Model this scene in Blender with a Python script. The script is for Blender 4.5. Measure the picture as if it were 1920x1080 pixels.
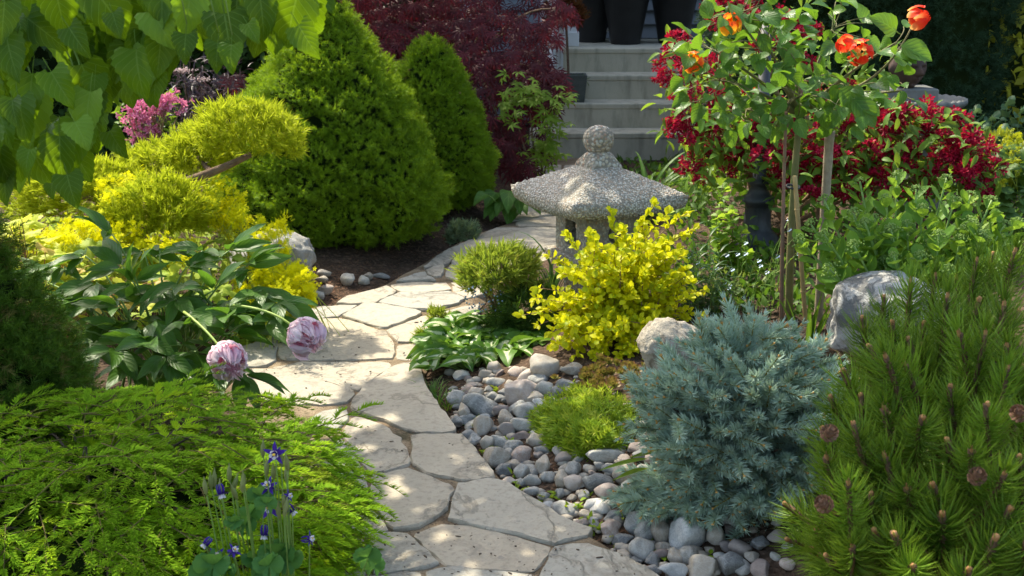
import bpy, math, numpy as np
from mathutils import Vector, Matrix
rng = np.random.default_rng(11)
PI = math.pi
for o in list(bpy.data.objects): bpy.data.objects.remove(o)
scn = bpy.context.scene
COL = scn.collection

# ------------------------------------------------------------------ camera, sky, sun, exposure
FPX, CAMZ, PITCH = 2400.0, 1.55, math.radians(14.8)
cam = bpy.data.cameras.new('camera'); cam_o = bpy.data.objects.new('camera', cam); COL.objects.link(cam_o)
cam.sensor_width = 36.0; cam.lens = 36.0 * FPX / 1920.0; cam.clip_end = 400.0; cam.clip_start = 0.05
cam_o.location = (0, 0, CAMZ); cam_o.rotation_euler = (PI / 2 - PITCH, 0, 0)
cam.dof.use_dof = True; cam.dof.focus_distance = 3.9; cam.dof.aperture_fstop = 9.0
scn.camera = cam_o

SUN = Vector((-0.36, 0.50, 0.79)).normalized()          # from the garden towards the sun
world = bpy.data.worlds.new('World'); scn.world = world; world.use_nodes = True
wn = world.node_tree
bg = wn.nodes['Background']; sky = wn.nodes.new('ShaderNodeTexSky'); sky.sky_type = 'NISHITA'; sky.sun_disc = False
sky.sun_elevation = math.asin(SUN.z); sky.sun_rotation = math.atan2(SUN.x, SUN.y)
wn.links.new(sky.outputs[0], bg.inputs[0]); bg.inputs[1].default_value = 0.15; sky.dust_density = 2.5; sky.ozone_density = 0.6
sl = bpy.data.lights.new('sun', 'SUN'); sl.energy = 2.75; sl.angle = math.radians(0.53); sl.color = (1.0, 0.94, 0.83)
so = bpy.data.objects.new('sun', sl); COL.objects.link(so)
so.rotation_euler = SUN.to_track_quat('Z', 'Y').to_euler(); so.location = (-4, 6, 9)
vs = scn.view_settings
vs.view_transform = 'Standard'; vs.look = 'None'; vs.gamma = 1.0; vs.use_curve_mapping = False; vs.exposure = 1.68
vs.use_white_balance = True; vs.white_balance_temperature = 7000.0; vs.white_balance_tint = 6.0
scn.render.engine = 'CYCLES'
scn.cycles.use_denoising = True
scn.cycles.max_bounces = 8; scn.cycles.diffuse_bounces = 4; scn.cycles.transmission_bounces = 6
scn.cycles.glossy_bounces = 2; scn.cycles.sample_clamp_indirect = 6.0; scn.cycles.caustics_reflective = False

# ------------------------------------------------------------------ pixels of the photograph -> rays
_f = np.array([0, math.cos(PITCH), -math.sin(PITCH)]); _u = np.array([0, math.sin(PITCH), math.cos(PITCH)]); _r = np.array([1.0, 0, 0])
CAM = np.array([0, 0, CAMZ])
def ray(px, py): return _f + (px - 960) / FPX * _r - (py - 540) / FPX * _u
def at(px, py, Y):
    d = ray(px, py); return CAM + d * (Y / d[1])
def atz(px, py, z=0.0):
    d = ray(px, py); return CAM + d * ((z - CAMZ) / d[2])
def ppm(p):                                            # photo pixels per metre at a point
    return FPX / float((np.asarray(p) - CAM) @ _f)
def sstep(a, b, x):
    t = np.clip((x - a) / (b - a), 0, 1); return t * t * (3 - 2 * t)

# path edges, traced on the path plane
ER = np.array([atz(*p, 0.03)[:2] for p in [(1420,1300),(1330,1150),(1250,1088),(1113,994),(1030,950),(985,915),(938,890),(895,835),(862,812),(835,770),(800,722),(790,690),(812,640),(868,590),(905,555),(912,520),(950,490),(1050,468),(1110,420),(1130,330),(1150,300)]])
EL = np.array([atz(*p, 0.03)[:2] for p in [(640,1300),(640,1080),(600,950),(500,800),(420,705),(470,655),(575,594),(625,568),(722,532),(790,496),(835,464),(905,432),(975,412),(985,330),(985,300)]])
def xr(y): return np.interp(y, ER[:, 1], ER[:, 0])
def xl(y): return np.interp(y, EL[:, 1], EL[:, 0])
def gh(x, y):                                          # height of the ground
    x = np.asarray(x, float); y = np.asarray(y, float)
    r = x - xr(y); l = xl(y) - x
    near = sstep(9.4, 8.6, y)
    h = 0.17 * sstep(0.0, 0.75, r) * near + 0.09 * sstep(0.0, 0.5, l) * near
    return h + 0.012 * np.sin(x * 7.1 + 1.3) * np.sin(y * 6.3) * sstep(0, .2, np.maximum(r, l))
def onground(px, py, dz=0.0):
    d = ray(px, py); t = np.linspace(2.2, 14, 2400)[:, None]
    P = CAM + d * t; f = P[:, 2] - gh(P[:, 0], P[:, 1]) - dz
    i = int(np.argmax(f < 0)); return P[i]

# ------------------------------------------------------------------ meshes
def norm(a): return a / (np.linalg.norm(a, axis=-1, keepdims=True) + 1e-12)
class Geo:
    def __init__(s): s.V, s.Q, s.T, s.U, s.A, s.MQ, s.MT, s.n = [], [], [], [], [], [], [], 0
    def add(s, V, Q=None, T=None, UV=None, tint=0.0, mi=0):
        V = np.asarray(V, float).reshape(-1, 3); k = len(V)
        s.V.append(V); s.U.append(np.zeros((k, 2)) if UV is None else np.asarray(UV, float).reshape(-1, 2))
        s.A.append(np.broadcast_to(np.asarray(tint, float), (k,)))
        if Q is not None and len(Q): s.Q.append(np.asarray(Q, int).reshape(-1, 4) + s.n)
        if T is not None and len(T): s.T.append(np.asarray(T, int).reshape(-1, 3) + s.n)
        if Q is not None and len(Q): s.MQ.append(np.broadcast_to(np.asarray(mi, int), (len(s.Q[-1]),)))
        if T is not None and len(T): s.MT.append(np.broadcast_to(np.asarray(mi, int), (len(s.T[-1]),)))
        s.n += k; return s
    def tmpl(s):
        V = np.concatenate(s.V); Q = np.concatenate(s.Q) if s.Q else np.zeros((0, 4), int)
        T = np.concatenate(s.T) if s.T else np.zeros((0, 3), int)
        mq = np.concatenate(s.MQ) if s.MQ else np.zeros(0, int); mt = np.concatenate(s.MT) if s.MT else np.zeros(0, int)
        return V, Q, T, np.concatenate(s.U), np.concatenate(s.A), mq, mt
    def scatter(s, t, M, L, tint=None):                # t copied at N frames M (N,3,3), places L (N,3)
        V, Q, T, U, A, mq, mt = t; N = len(M); k = len(V)
        if N == 0: return s
        W = np.einsum('nij,vj->nvi', M, V) + np.asarray(L)[:, None, :]
        off = (np.arange(N) * k)[:, None, None]
        tn = rng.random(N) if tint is None else np.broadcast_to(np.asarray(tint, float), (N,))
        nb = s.n; s.add(W, None, None, np.tile(U, (N, 1)), (A[None, :] + tn[:, None]).ravel())
        if len(Q): s.Q.append((Q[None] + off).reshape(-1, 4) + nb); s.MQ.append(np.tile(mq, N))
        if len(T): s.T.append((T[None] + off).reshape(-1, 3) + nb); s.MT.append(np.tile(mt, N))
        return s
    def mesh(s, name, mat, smooth=True):
        smooth = smooth and not getattr(s, 'flat', False)
        V, Q, T, U, A, mq, mt = s.tmpl(); me = bpy.data.meshes.new(name)
        nq, nt = len(Q), len(T); me.vertices.add(len(V)); me.vertices.foreach_set('co', V.astype(np.float32).ravel())
        idx = np.concatenate([Q.ravel(), T.ravel()]).astype(np.int32)
        me.loops.add(len(idx)); me.loops.foreach_set('vertex_index', idx)
        st = np.concatenate([np.arange(nq) * 4, nq * 4 + np.arange(nt) * 3]).astype(np.int32)
        me.polygons.add(nq + nt); me.polygons.foreach_set('loop_start', st)
        me.polygons.foreach_set('use_smooth', np.full(nq + nt, smooth))
        me.polygons.foreach_set('material_index', np.concatenate([mq, mt]).astype(np.int32))
        a = me.attributes.new('tint', 'FLOAT', 'POINT'); a.data.foreach_set('value', A.astype(np.float32))
        uv = me.uv_layers.new(name='UVMap'); uv.data.foreach_set('uv', U[idx].astype(np.float32).ravel())
        me.update(calc_edges=True); me.validate()
        for m in (mat if isinstance(mat, (list, tuple)) else [mat]): me.materials.append(m)
        return me
    def build(s, name, mat, parent=None, smooth=True, kind=None):
        o = link(name, s.mesh(name, mat, smooth), parent, None)
        if kind: o['kind'] = kind
        return o
WM = {}                                                # world matrix of each object as built
def link(name, me, parent=None, M=None):
    o = bpy.data.objects.new(name, me); COL.objects.link(o)
    M = Matrix.Identity(4) if M is None else M
    WM[o] = M
    if parent is not None: o.parent = parent; o.matrix_basis = WM[parent].inverted() @ M
    else: o.matrix_basis = M
    return o
def tag(o, label, cat=None, group=None, kind=None):
    if label: o['label'] = label
    if cat: o['category'] = cat
    if group: o['group'] = group
    if kind: o['kind'] = kind
    return o
def thing(name, label, cat, loc=(0, 0, 0), group=None):
    return tag(link(name, None, None, Matrix.Translation(Vector([float(c) for c in loc]))), label, cat, group)
def m4(M3, L):
    m = Matrix.Identity(4)
    for i in range(3):
        for j in range(3): m[i][j] = float(M3[i][j])
        m[i][3] = float(L[i])
    return m
def frames(D, U, s=1.0):                               # y along D, z near U
    D = norm(np.asarray(D, float)); U = np.broadcast_to(np.asarray(U, float), D.shape)
    x = norm(np.cross(D, U + 1e-6)); z = np.cross(x, D)
    M = np.stack([x, D, z], axis=-1)
    return M * np.asarray(s, float).reshape(-1, 1, 1) if np.ndim(s) else M * s
def rand_dirs(n): return norm(rng.normal(size=(n, 3)))
def parts(name, meshes, parent, M, L, pick=None):
    for i in range(len(M)):
        link(name, meshes[int(rng.integers(len(meshes))) if pick is None else pick[i]], parent, m4(M[i], L[i]))
def lump(P, fr, seed=0, n=5):                          # smooth pseudo noise in [-1, 1]
    r = np.random.default_rng(seed); K = r.normal(size=(n, 3)) * fr; ph = r.random(n) * 6.28
    return np.sin(np.asarray(P) @ K.T + ph).mean(-1) * 1.5
def tube(P, R, n=6, cap=True):
    P = np.asarray(P, float); R = np.broadcast_to(np.asarray(R, float), (len(P),)); g = Geo()
    t = norm(np.gradient(P, axis=0)); ref = np.array([0.31, 0.2, 0.93])
    x = norm(np.cross(t, ref)); y = np.cross(t, x); a = np.arange(n) * 2 * PI / n
    V = P[:, None] + R[:, None, None] * (np.cos(a)[None, :, None] * x[:, None] + np.sin(a)[None, :, None] * y[:, None])
    k = len(P); i = np.arange(k - 1)[:, None] * n; j = np.arange(n)[None]; j2 = (j + 1) % n
    Q = np.stack([i + j, i + j2, i + n + j2, i + n + j], -1).reshape(-1, 4)
    UV = np.stack(np.broadcast_arrays(np.arange(n)[None] / n, np.linspace(0, 1, k)[:, None]), -1)
    T = []
    V = V.reshape(-1, 3)
    if cap:
        V = np.concatenate([V, P[:1], P[-1:]]); c0 = k * n
        T = [(c0, (q + 1) % n, q) for q in range(n)] + [(c0 + 1, (k - 1) * n + q, (k - 1) * n + (q + 1) % n) for q in range(n)]
        UV = np.concatenate([UV.reshape(-1, 2), [[.5, 0], [.5, 1]]])
    return V, Q, T, UV
def bez(*pts, n=12):
    pts = np.array(pts, float); t = np.linspace(0, 1, n)[:, None]
    if len(pts) == 3: return (1 - t) ** 2 * pts[0] + 2 * t * (1 - t) * pts[1] + t ** 2 * pts[2]
    if len(pts) == 2: return (1 - t) * pts[0] + t * pts[1]
    return (1 - t) ** 3 * pts[0] + 3 * t * (1 - t) ** 2 * pts[1] + 3 * t * t * (1 - t) * pts[2] + t ** 3 * pts[3]
def box(lo, hi, bev=0.0):
    lo = np.array(lo, float); hi = np.array(hi, float); c = (lo + hi) / 2; h = (hi - lo) / 2; g = Geo(); g.flat = True
    b = min(bev, h.min() * .9)
    if b <= 0:
        V = [c + h * np.array(s) for s in [(-1,-1,-1),(1,-1,-1),(1,1,-1),(-1,1,-1),(-1,-1,1),(1,-1,1),(1,1,1),(-1,1,1)]]
        return g.add(V, [(0,3,2,1),(4,5,6,7),(0,1,5,4),(1,2,6,5),(2,3,7,6),(3,0,4,7)])
    V = []; ids = {}
    for s in [(x,y,z) for x in (-1,1) for y in (-1,1) for z in (-1,1)]:
        for ax in range(3):
            v = c + np.array(s) * (h - b); v[ax] = c[ax] + s[ax] * h[ax]; ids[s, ax] = len(V); V.append(v)
    Q, T = [], []
    for ax in range(3):
        o1, o2 = [a for a in range(3) if a != ax]
        for sg in (-1, 1):
            def S(a, b_):
                s = [0]*3; s[ax] = sg; s[o1] = a; s[o2] = b_; return tuple(s)
            q = [ids[S(-1,-1),ax], ids[S(1,-1),ax], ids[S(1,1),ax], ids[S(-1,1),ax]]
            Q.append(q if (sg > 0) ^ (ax == 1) else q[::-1])
    for ax in range(3):                                # edge strips along ax
        o1, o2 = [a for a in range(3) if a != ax]
        for a in (-1, 1):
            for b_ in (-1, 1):
                def S(k):
                    s = [0]*3; s[ax] = k; s[o1] = a; s[o2] = b_; return tuple(s)
                q = [ids[S(-1),o1], ids[S(1),o1], ids[S(1),o2], ids[S(-1),o2]]
                Q.append(q if (a * b_ > 0) ^ (ax == 1) else q[::-1])
    for s in [(x,y,z) for x in (-1,1) for y in (-1,1) for z in (-1,1)]:
        t = [ids[s,0], ids[s,1], ids[s,2]]; T.append(t if s[0]*s[1]*s[2] > 0 else t[::-1])
    return g.add(V, Q, T)
def lathe(prof, n=24, loc=(0,0,0)):
    prof = np.array(prof, float); a = np.arange(n) * 2 * PI / n; k = len(prof)
    V = np.stack([prof[:,0][:,None]*np.cos(a), prof[:,0][:,None]*np.sin(a), np.broadcast_to(prof[:,1][:,None],(k,n))], -1).reshape(-1,3) + np.array(loc)
    i = np.arange(k-1)[:,None]*n; j = np.arange(n)[None]; j2 = (j+1) % n
    return V, np.stack([i+j, i+j2, i+n+j2, i+n+j], -1).reshape(-1,4)

# ------------------------------------------------------------------ templates
PROF = {
 'lance': lambda v: np.sin(PI * v ** 0.85) ** 0.85 * (1 - 0.25 * v),
 'ovate': lambda v: np.sin(PI * v ** 0.72) ** 0.75,
 'obov':  lambda v: np.sin(PI * v ** 1.35) ** 0.7,
 'heart': lambda v: np.clip(np.sin(PI * np.clip(v * .93 + .07, 0, 1) ** 0.56) ** 0.8, 0, 1) * (1 - 0.15 * v),
 'strap': lambda v: np.clip((0.55 + 0.45 * np.sin(PI * v ** .6)) * (1 - v ** 5), 0, 1),
}
def leaf(L, W, shape='ovate', fold=.25, droop=.4, nx=4, ny=8, serr=0.0, notch=0.0, wavy=0.0, twist=0.0, seed=0, pet=0.0):
    r = np.random.default_rng(seed)
    v = np.linspace(0, 1, ny + 1); u = np.linspace(-1, 1, nx + 1)
    w = np.maximum(W / 2 * PROF[shape](np.clip(v, 1e-4, 1 - 1e-4)), W * .012)
    th = -droop * (v - .25); dy = np.cos(th); dz = np.sin(th)
    y = np.concatenate([[0], np.cumsum((dy[1:] + dy[:-1]) / 2)]) / ny * L; z = np.concatenate([[0], np.cumsum((dz[1:] + dz[:-1]) / 2)]) / ny * L
    ww = w[:, None] * u[None]
    if serr: ww = ww * (1 + serr * ((np.arange(ny + 1) % 2) * 2 - 1)[:, None] * (np.abs(u)[None] > .99))
    X = ww * math.cos(fold); Y = y[:, None] - notch * L * (np.abs(u)[None] ** 1.5) * ((1 - v)[:, None] ** 2.5)
    Z = z[:, None] + np.abs(ww) * math.sin(fold) + wavy * W * np.sin(v[:, None] * 9 + r.random() * 6) * np.abs(u)[None] ** 2 * np.sign(u)[None] + 0 * X
    if serr: Y = Y + serr * .5 * L / ny * ((np.arange(ny + 1) % 2))[:, None] * (np.abs(u)[None] > .99)
    if twist:
        a = twist * v[:, None]; X, Z = X * np.cos(a) - (Z - z[:, None]) * np.sin(a), z[:, None] + X * np.sin(a) + (Z - z[:, None]) * np.cos(a)
    Y = Y + pet
    V = np.stack(np.broadcast_arrays(X, Y, Z), -1).reshape(-1, 3)
    UV = np.stack(np.broadcast_arrays((u[None] + 1) / 2, v[:, None]), -1).reshape(-1, 2)
    i = np.arange(ny)[:, None] * (nx + 1); j = np.arange(nx)[None]
    Q = np.stack([i + j, i + j + 1, i + nx + 2 + j, i + nx + 1 + j], -1).reshape(-1, 4)
    g = Geo().add(V, Q, None, UV)
    if pet: g.add(*tube(bez((0, 0, 0), (0, pet * .5, pet * .12), (0, pet, 0), n=4), L * .012, 4, False)[:2], None, np.full((16, 2), .5))
    return g
def palmate(nl, R, width, spread, droop, ny=3, seed=0, inner=.0, ratio=None):
    r = np.random.default_rng(seed); g = Geo()
    for k in range(nl):
        a = (k / (nl - 1) - .5) * 2 * spread; s = R * (1 - .38 * abs(k / (nl - 1) - .5) * 2) * (0.9 + .2 * r.random())
        t = leaf(s, s * width, 'lance', .15, droop * (.7 + .6 * r.random()), 2, ny, seed=k).tmpl()
        c, sn = math.cos(a), math.sin(a); M = np.array([[c, sn, 0], [-sn, c, 0], [0, 0, 1.0]])
        V = t[0] @ M.T; V[:, 2] += .002 * k; g.add(V, t[1], t[2], t[3])
    return g
def lobed(R, lobes=5, depth=.35, spread=2.5, cup=.15, n=25, seed=0, teeth=.05):
    r = np.random.default_rng(seed); a = np.linspace(-spread, spread, n)
    rad = R * ((1 - depth) + depth * np.abs(np.cos(a * lobes / spread / 2 * PI / 1.0 * .5)) ** .8) * (1 - .12 * (np.abs(a) / spread))
    rad = rad * (1 + teeth * ((np.arange(n) % 2) * 2 - 1))
    V = [(0, 0, 0)]; UV = [(.5, 0)]
    for ring, f in ((0, .5), (1, 1.0)):
        for k in range(n):
            V.append((rad[k] * f * math.sin(a[k]), rad[k] * f * math.cos(a[k]), cup * R * (f ** 2) * (.6 * math.cos(a[k] * 3) - .6) + r.normal() * .02 * R)); UV.append((.5 + .5 * math.sin(a[k]) * f, f))
    T = [(0, 1 + k + 1, 1 + k) for k in range(n - 1)]
    Q = [(1 + k, 2 + k, 2 + n + k, 1 + n + k) for k in range(n - 1)]
    return Geo().add(V, Q, T, UV)
def needle_shoot(L, n, nl, nw, ang=.9, flat=0.0, bare=0.0, seed=0, stem=.002, curve=0.0, tipfan=True, two=True, tipn=6, faceup=0.0, bend=.12, fmax=1.0):
    """a shoot along +Y with n needles; ang = angle from the axis; flat pulls needles towards the x-y plane"""
    r = np.random.default_rng(seed); g = Geo()
    f = bare + (fmax - bare) * np.sort(r.random(n)); az = np.arange(n) * 2.4 + r.random(n) * .7
    a = ang * (1.0 - .45 * f ** 3) * (.85 + .3 * r.random(n))
    if tipfan: f[-tipn:] = fmax; a[-tipn:] = r.random(tipn) * .75
    l = nl * (.8 + .4 * r.random(n)) * (1 - .25 * f ** 6)
    cx, cz = np.cos(az), np.sin(az) * (1 - flat) + flat * .35
    D = norm(np.stack([np.sin(a) * cx, np.cos(a), np.sin(a) * cz], -1))
    base = np.stack([0 * f, f * L, -curve * L * f ** 2], -1)
    side = norm(np.cross(D, r.normal(size=(n, 3)) * (1 - faceup) + np.array([0, 0, 2.0 * faceup]))) * nw / 2
    tip = base + D * l[:, None]; tip[:, 1] += bend * l * (a > .5)
    mid = base + D * (l * .55)[:, None]
    if two:
        V = np.stack([base - side * .8, base + side * .8, mid + side, mid - side, tip], 1)
        off = (np.arange(n) * 5)[:, None]; Q = off + np.array([[0, 1, 2, 3]]); T = off + np.array([[3, 2, 4]])
        UV = np.tile([[0, 0], [1, 0], [1, .55], [0, .55], [.5, 1]], (n, 1))
    else:
        V = np.stack([base - side, base + side, tip], 1); off = (np.arange(n) * 3)[:, None]; Q = None; T = off + np.array([[0, 1, 2]])
        UV = np.tile([[0, 0], [1, 0], [.5, 1]], (n, 1))
    g.add(V, Q, T, UV, 0)
    return g
def stem_of(L, r0, curve=0.0, n=4):
    y = np.linspace(0, 1, 4); return tube(np.stack([0 * y, y * L, -curve * L * y ** 2], -1), r0 * (1 - .5 * y), n, True)
def ico(sub=3):
    me = bpy.data.meshes.new('tmp'); import bmesh
    bm = bmesh.new(); bmesh.ops.create_icosphere(bm, subdivisions=sub, radius=1.0); bm.to_mesh(me); bm.free()
    V = np.array([v.co[:] for v in me.vertices]); T = np.array([p.vertices[:] for p in me.polygons]); bpy.data.meshes.remove(me); return V, T

# ------------------------------------------------------------------ materials
class NT:
    def __init__(s, name):
        s.m = bpy.data.materials.new(name); s.m.use_nodes = True; s.t = s.m.node_tree; s.t.nodes.clear()
        s.out = s.t.nodes.new('ShaderNodeOutputMaterial')
    def n(s, typ, props=None, **inp):
        nd = s.t.nodes.new('ShaderNode' + typ)
        for k, v in (props or {}).items(): setattr(nd, k, v)
        for k, v in inp.items():
            key = int(k[1:]) if k[0] == 'i' and k[1:].isdigit() else k.replace('_', ' ')
            s.set(nd.inputs[key], v)
        return nd
    def set(s, sock, v):
        if isinstance(v, bpy.types.NodeSocket): s.t.links.new(v, sock)
        elif isinstance(v, bpy.types.Node): s.t.links.new(v.outputs[0], sock)
        elif isinstance(v, (tuple, list)) and len(v) == 3 and sock.type == 'RGBA': sock.default_value = (*v, 1)
        else: sock.default_value = v
    def math(s, op, a, b=0.0, c=None, clamp=False):
        nd = s.n('Math', {'operation': op, 'use_clamp': clamp}, i0=a, i1=b)
        if c is not None: s.set(nd.inputs[2], c)
        return nd.outputs[0]
    def mix(s, f, a, b, mode='MIX'):
        nd = s.t.nodes.new('ShaderNodeMix'); nd.data_type = 'RGBA'; nd.blend_type = mode
        s.set(nd.inputs[0], f); s.set(nd.inputs[6], a); s.set(nd.inputs[7], b); return nd.outputs[2]
    def ramp(s, f, stops):
        nd = s.t.nodes.new('ShaderNodeValToRGB'); s.set(nd.inputs[0], f); e = nd.color_ramp.elements
        while len(e) < len(stops): e.new(.5)
        for q, (p, c) in zip(e, stops): q.position = p; q.color = (*c, 1) if len(c) == 3 else c
        return nd.outputs[0]
    def rand(s):
        a = s.n('Attribute', {'attribute_name': 'tint'}); o = s.n('ObjectInfo')
        return s.math('FRACT', s.math('ADD', a.outputs['Fac'], o.outputs['Random']))
    def noise(s, scale, detail=4, co=None, rough=.55, dist=0.0):
        nd = s.n('TexNoise', None, Scale=scale, Detail=detail, Roughness=rough, Distortion=dist)
        s.set(nd.inputs['Vector'], co if co is not None else s.n('TexCoord').outputs['Object']); return nd.outputs[0]
    def bump(s, h, strength=.4, dist=.01):
        return s.n('Bump', None, Height=h, Strength=strength, Distance=dist).outputs[0]
    def bsdf(s, col, rough=.5, spec=.3, nrm=None, **kw):
        p = s.n('BsdfPrincipled', None, Base_Color=col, Roughness=rough); s.set(p.inputs['Specular IOR Level'], spec)
        if nrm is not None: s.set(p.inputs['Normal'], nrm)
        for k, v in kw.items(): s.set(p.inputs[k.replace('_', ' ')], v)
        return p.outputs[0]
    def done(s, sh): s.t.links.new(sh, s.out.inputs[0]); return s.m
MATS = {}
def leafmat(name, c1, c2, trans=.35, tc=None, rough=.42, spec=.35, veins=0, stripe=None, tip=None, c3=None, vcol=None):
    """foliage: c1..c2 vary from piece to piece; light also passes through (tc); stripe = pale heart of a leaf; tip = colour towards the tip"""
    n = NT(name); r = n.rand(); uv = n.n('UVMap'); sep = n.n('SeparateXYZ', None, Vector=uv.outputs[0])
    col = n.mix(r, c1, c2)
    if c3: col = n.mix(n.math('GREATER_THAN', n.math('FRACT', n.math('MULTIPLY', r, 7.31)), .86), col, c3)
    blot = n.noise(23.0, 3); col = n.mix(n.math('MULTIPLY', blot, .45), col, tuple(.55 * (a + b) / 2 for a, b in zip(c1, c2)))
    if tip: col = n.mix(n.math('POWER', sep.outputs[1], tip[1]), col, tip[0])
    au = n.math('ABSOLUTE', n.math('SUBTRACT', sep.outputs[0], .5)); nrm = None
    if stripe:
        jag = n.noise(9.0, 2, n.n('Combine' 'XYZ', None, X=n.math('MULTIPLY', sep.outputs[0], 26), Y=n.math('MULTIPLY', sep.outputs[1], 1.2), Z=n.math('MULTIPLY', r, 30)).outputs[0])
        edge = n.math('MULTIPLY', n.math('SUBTRACT', 1.05, sep.outputs[1]), .34)
        f = n.math('LESS_THAN', n.math('ADD', au, n.math('MULTIPLY', n.math('SUBTRACT', jag, .5), .28)), n.math('ADD', edge, -.03))
        col = n.mix(f, col, stripe)
    if veins:
        k = n.math('FRACT', n.math('SUBTRACT', n.math('MULTIPLY', sep.outputs[1], veins), n.math('MULTIPLY', au, veins * .75)))
        line = n.math('LESS_THAN', k, .09); mid = n.math('LESS_THAN', au, .018)
        vf = n.math('MAXIMUM', line, mid)
        col = n.mix(n.math('MULTIPLY', vf, .38), col, vcol or tuple(min(1, c * 2.1 + .02) for c in c2))
        nrm = n.bump(n.math('ADD', n.math('POWER', n.math('ABSOLUTE', n.math('SUBTRACT', k, .5)), 2.0), n.math('MULTIPLY', blot, .3)), .55, .004)
    else: nrm = n.bump(n.noise(60.0, 2), .15, .003)
    p = n.bsdf(col, min(1.0, rough + .06), spec * .55, nrm)
    if tc is None: tcol = n.mix(.5, col, n.mix(1.0, col, (1.9, 1.75, .5), 'MULTIPLY'))
    else: tcol = n.mix(.35, tc, col)
    tr = n.n('BsdfTranslucent', None, Color=tcol, Normal=nrm).outputs[0]
    ms = n.n('MixShader', None, i0=trans, i1=p, i2=tr).outputs[0]
    MATS[name] = n.done(ms); return MATS[name]
def plainmat(name, c1, c2, rough=.7, spec=.25, scale=12.0, bump=.3, dist=.004, c3=None, detail=5):
    n = NT(name); r = n.rand(); co = n.n('TexCoord').outputs['Object']; f = n.noise(scale, detail, co)
    col = n.mix(n.ramp(f, [(.3, (0, 0, 0)), (.7, (1, 1, 1))]), c1, c2)
    if c3: col = n.mix(n.math('MULTIPLY', r, .7), col, c3)
    MATS[name] = n.done(n.bsdf(col, rough, spec, n.bump(n.noise(scale * 5, 5, co), bump, dist))); return MATS[name]
bark = plainmat('bark', (.10, .06, .04), (.22, .15, .10), .85, .15, 30, .7, .006)
twig = plainmat('twig', (.16, .09, .05), (.30, .20, .12), .8, .2, 40, .4)
gstem = plainmat('green_stem', (.13, .22, .04), (.22, .34, .08), .5, .35, 20, .1)
gloom = leafmat('inner_foliage', (.012, .020, .006), (.02, .032, .01), .05, rough=1.0, spec=0.0)  # near-black: the shade inside dense plants is put into this colour
# ================================================================== the setting
def soilmat():
    n = NT('soil'); co = n.n('TexCoord').outputs['Object']
    a = n.noise(3.5, 6, co); b = n.noise(45, 5, co); v = n.n('TexVoronoi', None, Scale=70.0, Vector=co)
    col = n.mix(n.ramp(a, [(.35, (0, 0, 0)), (.65, (1, 1, 1))]), (.035, .024, .016), (.085, .055, .038))
    col = n.mix(n.ramp(b, [(.5, (0, 0, 0)), (.72, (1, 1, 1))]), col, (.15, .10, .07))
    h = n.math('ADD', b, n.math('MULTIPLY', v.outputs[0], .6))
    return n.done(n.bsdf(col, .95, .1, n.bump(h, .9, .02)))
soil = soilmat()
def sandmat():
    n = NT('joint_sand'); co = n.n('TexCoord').outputs['Object']; a = n.noise(9, 5, co); b = n.noise(140, 3, co)
    col = n.mix(n.ramp(a, [(.35, (0, 0, 0)), (.7, (1, 1, 1))]), (.14, .10, .065), (.31, .24, .16))
    col = n.mix(n.ramp(b, [(.55, (0, 0, 0)), (.68, (1, 1, 1))]), col, (.09, .065, .045))
    col = n.mix(n.ramp(n.noise(5.5, 5, co, .7), [(.55, (0, 0, 0)), (.66, (.8, .8, .8))]), col, (.06, .055, .03))
    return n.done(n.bsdf(col, .95, .1, n.bump(b, .8, .008)))
sand = sandmat()
def flagmat():
    n = NT('flagstone'); co = n.n('TexCoord').outputs['Object']; rd = n.n('ObjectInfo').outputs['Random']
    mp = n.n('VectorMath', {'operation': 'ADD'}, i0=co, i1=n.n('CombineXYZ', None, X=n.math('MULTIPLY', rd, 17.0), Y=0.0, Z=n.math('MULTIPLY', rd, 9.0)).outputs[0]).outputs[0]
    big = n.noise(3.0, 6, mp, .6, .6); fine = n.noise(55, 6, mp, .65); pit = n.noise(130, 3, mp)
    col = n.mix(n.ramp(big, [(.3, (0, 0, 0)), (.72, (1, 1, 1))]), (.28, .255, .205), (.44, .40, .325))
    col = n.mix(n.math('MULTIPLY', n.math('FRACT', n.math('MULTIPLY', rd, 5.7)), .8), col, (.31, .32, .295)); col = n.mix(n.math('MULTIPLY', n.math('FRACT', n.math('MULTIPLY', rd, 9.3)), .6), col, (.45, .37, .27))
    col = n.mix(n.ramp(fine, [(.50, (0, 0, 0)), (.75, (.8, .8, .8))]), col, (.22, .19, .15))
    st = n.noise(6.5, 5, mp, .7, 1.2); col = n.mix(n.ramp(st, [(.54, (0, 0, 0)), (.70, (.6, .6, .6))]), col, (.21, .185, .15))
    lich = n.noise(19, 4, mp); col = n.mix(n.ramp(lich, [(.66, (0, 0, 0)), (.7, (.5, .5, .5))]), col, (.17, .16, .15))
    lay = n.ramp(n.noise(1.7, 7, mp, .62, .5), [(.40, (0, 0, 0)), (.415, (.5, .5, .5)), (.60, (.5, .5, .5)), (.615, (1, 1, 1))]); edge = n.ramp(n.noise(1.7, 7, mp, .62, .5), [(.385, (0, 0, 0)), (.40, (.55, .55, .55)), (.425, (0, 0, 0)), (.59, (0, 0, 0)), (.60, (.55, .55, .55)), (.625, (0, 0, 0))]); col = n.mix(edge, col, (.15, .13, .10))
    h = n.math('ADD', n.math('MULTIPLY', lay, .9), n.math('ADD', n.math('MULTIPLY', fine, .5), n.math('MULTIPLY', pit, .25)))
    return n.done(n.bsdf(col, .85, .22, n.bump(h, .8, .009)))
flag = flagmat()
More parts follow.
